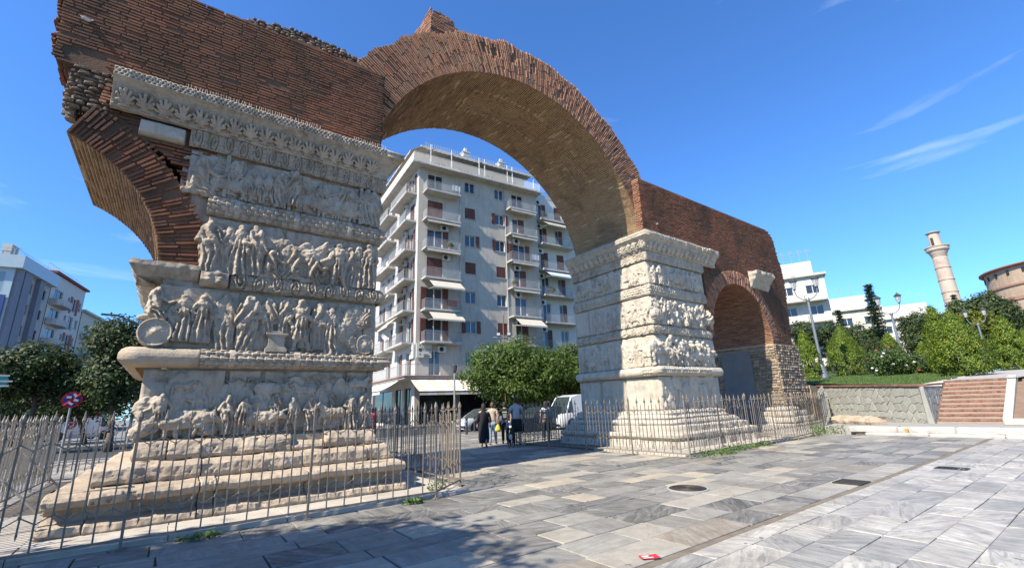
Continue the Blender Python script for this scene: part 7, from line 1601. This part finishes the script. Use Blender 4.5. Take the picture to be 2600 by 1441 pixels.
def person(px, D, hgt_, rz, label, legs, arms, hair, hstyle='short', sk=m_skin, head_turn=0., tilt=0.):
    """local frame: +y is the walking direction; legs = (left foot y, right foot y, lift), arms = ((elbow),(wrist)) per side"""
    z0 = 0.; p = gt(px, D, 0); s = hgt_ / 1.75; t = thing('person', p, label, 'person', 'people walking through the arch', rz); t.scale = (s, s, s)
    V = [(0, 0, .95, (.155, .11)), (0, .0, 1.12, (.135, .095)), (0, .0, 1.30, (.155, .105)), (0, -.005, 1.42, (.12, .085)), (0, 0, 1.50, (.052, .056)), (0, .015, 1.56, (.06, .07)), (0, .02, 1.64, (.074, .092)), (0, .01, 1.71, (.055, .07))]
    E_ = [(i, i + 1) for i in range(7)]
    for sd, (fy, lift) in zip((-1, 1), legs):
        i = len(V); V += [(sd * .09, 0, .90, (.085, .09)), (sd * .095, fy * .45 + .03, .50, .062), (sd * .095, fy * .7 + .01, .36, .06), (sd * .095, fy, .10 + lift, .04), (sd * .1, fy + .03, .05 + lift, (.042, .045)), (sd * .11, fy + .17, .035 + lift * .4, (.042, .032))]
        E_ += [(0, i), (i, i + 1), (i + 1, i + 2), (i + 2, i + 3), (i + 3, i + 4), (i + 4, i + 5)]
    for sd, (el, wr) in zip((-1, 1), arms):
        i = len(V); V += [(sd * .185, 0, 1.40, .056), (*el, .042), (*wr, .030), (wr[0], wr[1] + .005, wr[2] - .07, (.034, .02))]; E_ += [(3, i), (i, i + 1), (i + 1, i + 2), (i + 2, i + 3)]
    skin('body', V, E_, sk, t)
    for sd, (el, wr) in zip((-1, 1), arms): hand(t, wr, (0, .1, -1), sk)
    # face: eyes, nose, mouth, ears on the far side of the head
    b = B(); b.ell((0, .112, 1.625), (.014, .02, .022), 6, 4); b.build('nose', sk, t, local=True)
    for sd in (-1, 1):
        b = B(); b.ell((sd * .03, .096, 1.648), (.012, .008, .007), 6, 4); b.build('eye', m_hair, t, local=True); b = B(); b.ell((sd * .078, .015, 1.63), (.012, .02, .03), 6, 4); b.build('ear', sk, t, local=True)
    b = B(); b.ell((0, .099, 1.583), (.024, .008, .006), 6, 4); b.build('mouth', M('lips', (.30, .11, .10)), t, local=True)
    if hstyle == 'short': rings = [(1.56, 0, -.035, .055, .05), (1.60, 0, -.03, .074, .072), (1.66, 0, -.01, .085, .095), (1.72, 0, .0, .080, .092), (1.765, 0, .005, .05, .06), (1.778, 0, .0, .012, .015)]
    else: rings = [(1.38, 0, -.06, .075, .03), (1.46, 0, -.055, .095, .05), (1.56, 0, -.04, .098, .07), (1.66, 0, -.015, .096, .10), (1.72, 0, .0, .084, .095), (1.765, 0, .005, .05, .06), (1.78, 0, 0, .01, .015)]
    o = loft('hair', rings, hair, t); return t
def shirt(t, arms, m, zb=.93, sleeve=.55, w=1.14):
    V = [(0, 0, zb, (.165, .12)), (0, 0, 1.10, (.158, .115)), (0, 0, 1.30, (.176, .122)), (0, -.005, 1.425, (.135, .092)), (0, 0, 1.475, (.062, .062))]; E_ = [(0, 1), (1, 2), (2, 3), (3, 4)]
    for sd, (el, wr) in zip((-1, 1), arms):
        e = tuple(np.array((sd * .19, 0, 1.40)) * (1 - sleeve) + np.array(el) * sleeve); i = len(V); V += [(sd * .185, 0, 1.405, .07), (*e, .066)]; E_ += [(3, i), (i, i + 1)]
    return skin('shirt', V, E_, m, t)
def trousers(t, legs, m, to=1., w=1.22):
    V = [(0, 0, .98, (.165, .122)), (0, 0, .90, (.17, .128))]; E_ = [(0, 1)]
    for sd, (fy, lift) in zip((-1, 1), legs):
        i = len(V); V += [(sd * .092, 0, .84, (.104, .108)), (sd * .097, fy * .45 + .03, .50, .080)]; E_ += [(1, i), (i, i + 1)]
        if to > .6: V += [(sd * .097, fy * .7 + .01, .34, .074), (sd * .097, fy - .005, .10 + lift, .062)]; E_ += [(i + 1, i + 2), (i + 2, i + 3)]
    return skin('trousers', V, E_, m, t)
def shoes(t, legs, m):
    for sd, (fy, lift) in zip((-1, 1), legs): skin('shoe', [(sd * .1, fy - .03, .06 + lift, (.05, .05)), (sd * .105, fy + .08, .045 + lift * .7, (.05, .042)), (sd * .112, fy + .2, .035 + lift * .4, (.042, .03))], [(0, 1), (1, 2)], m, t, 1)
m_cblk = M('black_cloth', (.010, .010, .011), (.017, .017, .018), 8, .9, .2, 60); m_tan = M('tan_shirt', (.50, .39, .28), (.58, .46, .34), 5, .85, .3, 40); m_jean = M('blue_jeans', (.16, .27, .38), (.23, .36, .48), 6, .85, .3, 60); m_shoe = M('dark_shoe', (.02, .02, .022), (.035, .033, .033), 9, .7); m_gry = M('grey_tshirt', (.40, .42, .45), (.48, .50, .53), 5, .85, .3, 40)
WZ = -.62                                   # walking away, towards the street
dwn = lambda sx, y=0: ((sx * .25, -.03 + y, 1.14), (sx * .27, .05 + y, .90))
# woman in a long black dress
lg_ = ((.22, .0), (-.2, .03)); ar_ = (dwn(-1), dwn(1, -.05)); t = person(1227, 18.9, 1.66, WZ, 'woman in a long loose black dress walking away through the arch', lg_, ar_, m_hair, 'long')
loft('dress', [(.17, 0, 0, .20, .22), (.35, 0, .01, .235, .23), (.6, 0, 0, .23, .20), (.9, 0, 0, .205, .165), (1.1, 0, 0, .185, .14), (1.3, 0, 0, .20, .135), (1.42, 0, 0, .165, .105), (1.48, 0, 0, .07, .07)], m_cblk, t)
for sd in (-1, 1): skin('sleeve', [(sd * .17, 0, 1.41, .085), (sd * .25, -.03, 1.14, .085), (sd * .27, .03, .97, .08)], [(0, 1), (1, 2)], m_cblk, t)
shoes(t, lg_, m_shoe)
# person in tan shirt and jeans carrying a yellow bag
lg_ = ((-.1, 0), (.28, .02)); ar_ = (dwn(-1), ((.24, -.04, 1.14), (.20, -.02, .92))); t = person(1249, 19.8, 1.70, WZ - .1, 'person in a tan short-sleeved shirt and blue jeans holding a yellow bag', lg_, ar_, m_hairb)
shirt(t, ar_, m_tan); trousers(t, lg_, m_jean); shoes(t, lg_, M('brown_shoe', (.12, .07, .045), (.16, .10, .065), 9, .7))
wy = t.matrix_basis
bg = thing('shopping_bag', Matrix.Translation(t.location) @ Matrix.Rotation(WZ - .1, 4, 'Z') @ Vector((.22, -.02, .52)), 'small yellow bag hanging from the hand of the person in jeans', 'bag', None, WZ)
loft('bag_body', [(-.0, 0, 0, .11, .05), (.1, 0, 0, .12, .055), (.24, 0, 0, .07, .03), (.30, 0, 0, .02, .015)], M('yellow_bag', (.62, .50, .04), (.68, .58, .10), 8, .6), bg); b = B(); b.tube((-.01, 0, .29), (0, 0, .36), .006, n=4); b.tube((.01, 0, .29), (0, 0, .36), .006, n=4); b.build('handles', M('yellow_bag', (.6, .5, .04)), bg, local=True)
# person in black t-shirt with a pale print
lg_ = ((.05, 0), (-.05, 0)); ar_ = (((-.27, -.02, 1.15), (-.28, .06, .92)), ((.28, -.02, 1.15), (.25, -.06, .94))); t = person(1280, 20.2, 1.70, WZ, 'person in black with a pale printed motif on the back of the t-shirt', lg_, ar_, m_hair)
shirt(t, ar_, m_cblk); trousers(t, lg_, m_cblk); shoes(t, lg_, m_shoe); m_pr = M('print_pale', (.45, .48, .50)); m_prg = M('print_green', (.35, .5, .25))
b = B(); b.prism([(-.12, -.126, 1.31), (.12, -.126, 1.31), (.09, -.128, 1.36), (-.09, -.128, 1.36)], (0, -.006, 0)); b.build('print_band', m_prg, t, local=True)
b = B()
for z, w in ((1.26, .08), (1.22, .10), (1.18, .07), (1.14, .09), (1.10, .06)): b.box((0, -.128, z), (w * 2, .012, .018))
b.build('print_motif', m_pr, t, local=True)
# tall person in grey t-shirt and black shorts, jacket tied round the waist, leading the dog
lg_ = ((.2, 0), (-.12, .02)); ar_ = (((-.30, -.03, 1.14), (-.36, -.02, .93)), ((.27, .0, 1.14), (.29, .08, .92))); t = person(1309, 19.0, 1.86, WZ + .1, 'tall person in grey t-shirt and black shorts with a jacket tied at the waist', lg_, ar_, m_hair)
shirt(t, ar_, m_gry, .90); trousers(t, lg_, m_cblk, .5); shoes(t, lg_, m_shoe)
loft('tied_jacket', [(.52, .03, -.05, .20, .12), (.62, .02, -.04, .225, .15), (.8, 0, -.02, .215, .155), (.94, 0, 0, .19, .145), (.97, 0, 0, .17, .13)], m_cblk, t)
skin('jacket_sleeve', [(.16, -.1, .93, .05), (.24, -.10, .7, .05), (.27, -.08, .50, .035)], [(0, 1), (1, 2)], m_cblk, t, 1)
tl = t.location.copy()
bt = thing('water_bottle', Matrix.Translation(tl) @ Matrix.Rotation(WZ + .1, 4, 'Z') @ Vector((-.39, -.04, .70)), 'small blue bottle in the hand of the tall person', 'bottle'); b = B(); b.lathe([(.03, 0), (.045, .03), (.045, .16), (.02, .21), (.02, .23)], n=10); b.build('bottle_body', M('blue_plastic', (.05, .22, .60), (.08, .28, .66), 8, .35), bt, local=True); b = B(); b.lathe([(.024, .22), (.024, .25)], n=10); b.build('cap', m_frame, bt, local=True)
# dog: black and white, standing with tail up
p = gt(1296, 18.3, 0); dg_ = thing('dog', p, 'black and white dog on a lead beside the tall person', 'dog', None, WZ - .15); m_dw = M('white_fur', (.55, .54, .52), (.65, .64, .61), 20, .9, .5, 60); m_db = M('black_fur', (.012, .011, .011), (.022, .02, .019), 20, .9, .5, 60)
V = [(0, -.24, .46, (.095, .11)), (0, -.05, .45, (.10, .12)), (0, .16, .45, (.11, .145)), (0, .28, .52, (.075, .09)), (0, .36, .64, (.065, .07)), (0, .42, .70, (.065, .07)), (0, .50, .67, (.036, .036)), (0, .56, .655, (.026, .026))]; E_ = [(i, i + 1) for i in range(7)]
for sd in (-1, 1):
    i = len(V); V += [(sd * .07, -.24, .40, .07), (sd * .08, -.17, .28, .05), (sd * .08, -.29, .17, .028), (sd * .08, -.26, .04, .024), (sd * .08, -.21, .02, .026)]; E_ += [(0, i)] + [(i + q, i + q + 1) for q in range(4)]
    i = len(V); V += [(sd * .075, .19, .36, .05), (sd * .075, .17, .22, .034), (sd * .075, .19, .12, .026), (sd * .075, .19, .035, .024), (sd * .075, .23, .02, .026)]; E_ += [(2, i)] + [(i + q, i + q + 1) for q in range(4)]
i = len(V); V += [(0, -.33, .54, .03), (.02, -.40, .66, .024), (.05, -.38, .76, .014)]; E_ += [(0, i), (i, i + 1), (i + 1, i + 2)]
skin('body', V, E_, m_db, dg_)
for sd in (-1, 1):
    b = B(); b.prism([(sd * .03, .42, .755), (sd * .075, .41, .74), (sd * .06, .40, .83)], (0, .02, 0)); b.build('ear', m_db, dg_, local=True)
    skin('white_sock', [(sd * .08, -.285, .2, .034), (sd * .08, -.26, .05, .03), (sd * .08, -.2, .022, .03)], [(0, 1), (1, 2)], m_dw, dg_, 1)
b = B(); b.ell((0, -.315, .42), (.07, .05, .12), 10, 6); b.build('white_rump', m_dw, dg_, local=True)
# person in striped top behind the passage fence; small figure in red by the shop
lg_ = ((.08, 0), (-.08, 0)); ar_ = (dwn(-1), dwn(1)); t = person(1383, 21.0, 1.68, WZ, 'person in a black and white striped top standing behind the fence corner', lg_, ar_, m_hair, 'long')
shirt(t, ar_, M('stripe_white', (.6, .6, .58)), .9); trousers(t, lg_, m_cblk); shoes(t, lg_, m_shoe)
for k in range(7): z = .95 + k * .065; wz = np.interp(z, [.9, 1.1, 1.3, 1.42], [.172, .165, .182, .14]); loft('stripe', [(z, 0, 0, wz, wz * .73), (z + .03, 0, 0, wz + .001, wz * .73)], m_cblk, t)
lg_ = ((.15, 0), (-.15, 0)); t = person(948, 27., 1.66, WZ + 2.9, 'person in red walking past the shop, beyond the passage fence', lg_, ar_, m_hair, 'long'); shirt(t, ar_, M('red_top', (.40, .02, .025), (.46, .04, .04), 6, .8), .85); trousers(t, lg_, M('red_trousers', (.36, .02, .025), (.42, .04, .04), 6, .8)); shoes(t, lg_, m_shoe)
print('done', round(time.time() - T0, 1), len(bpy.data.objects))
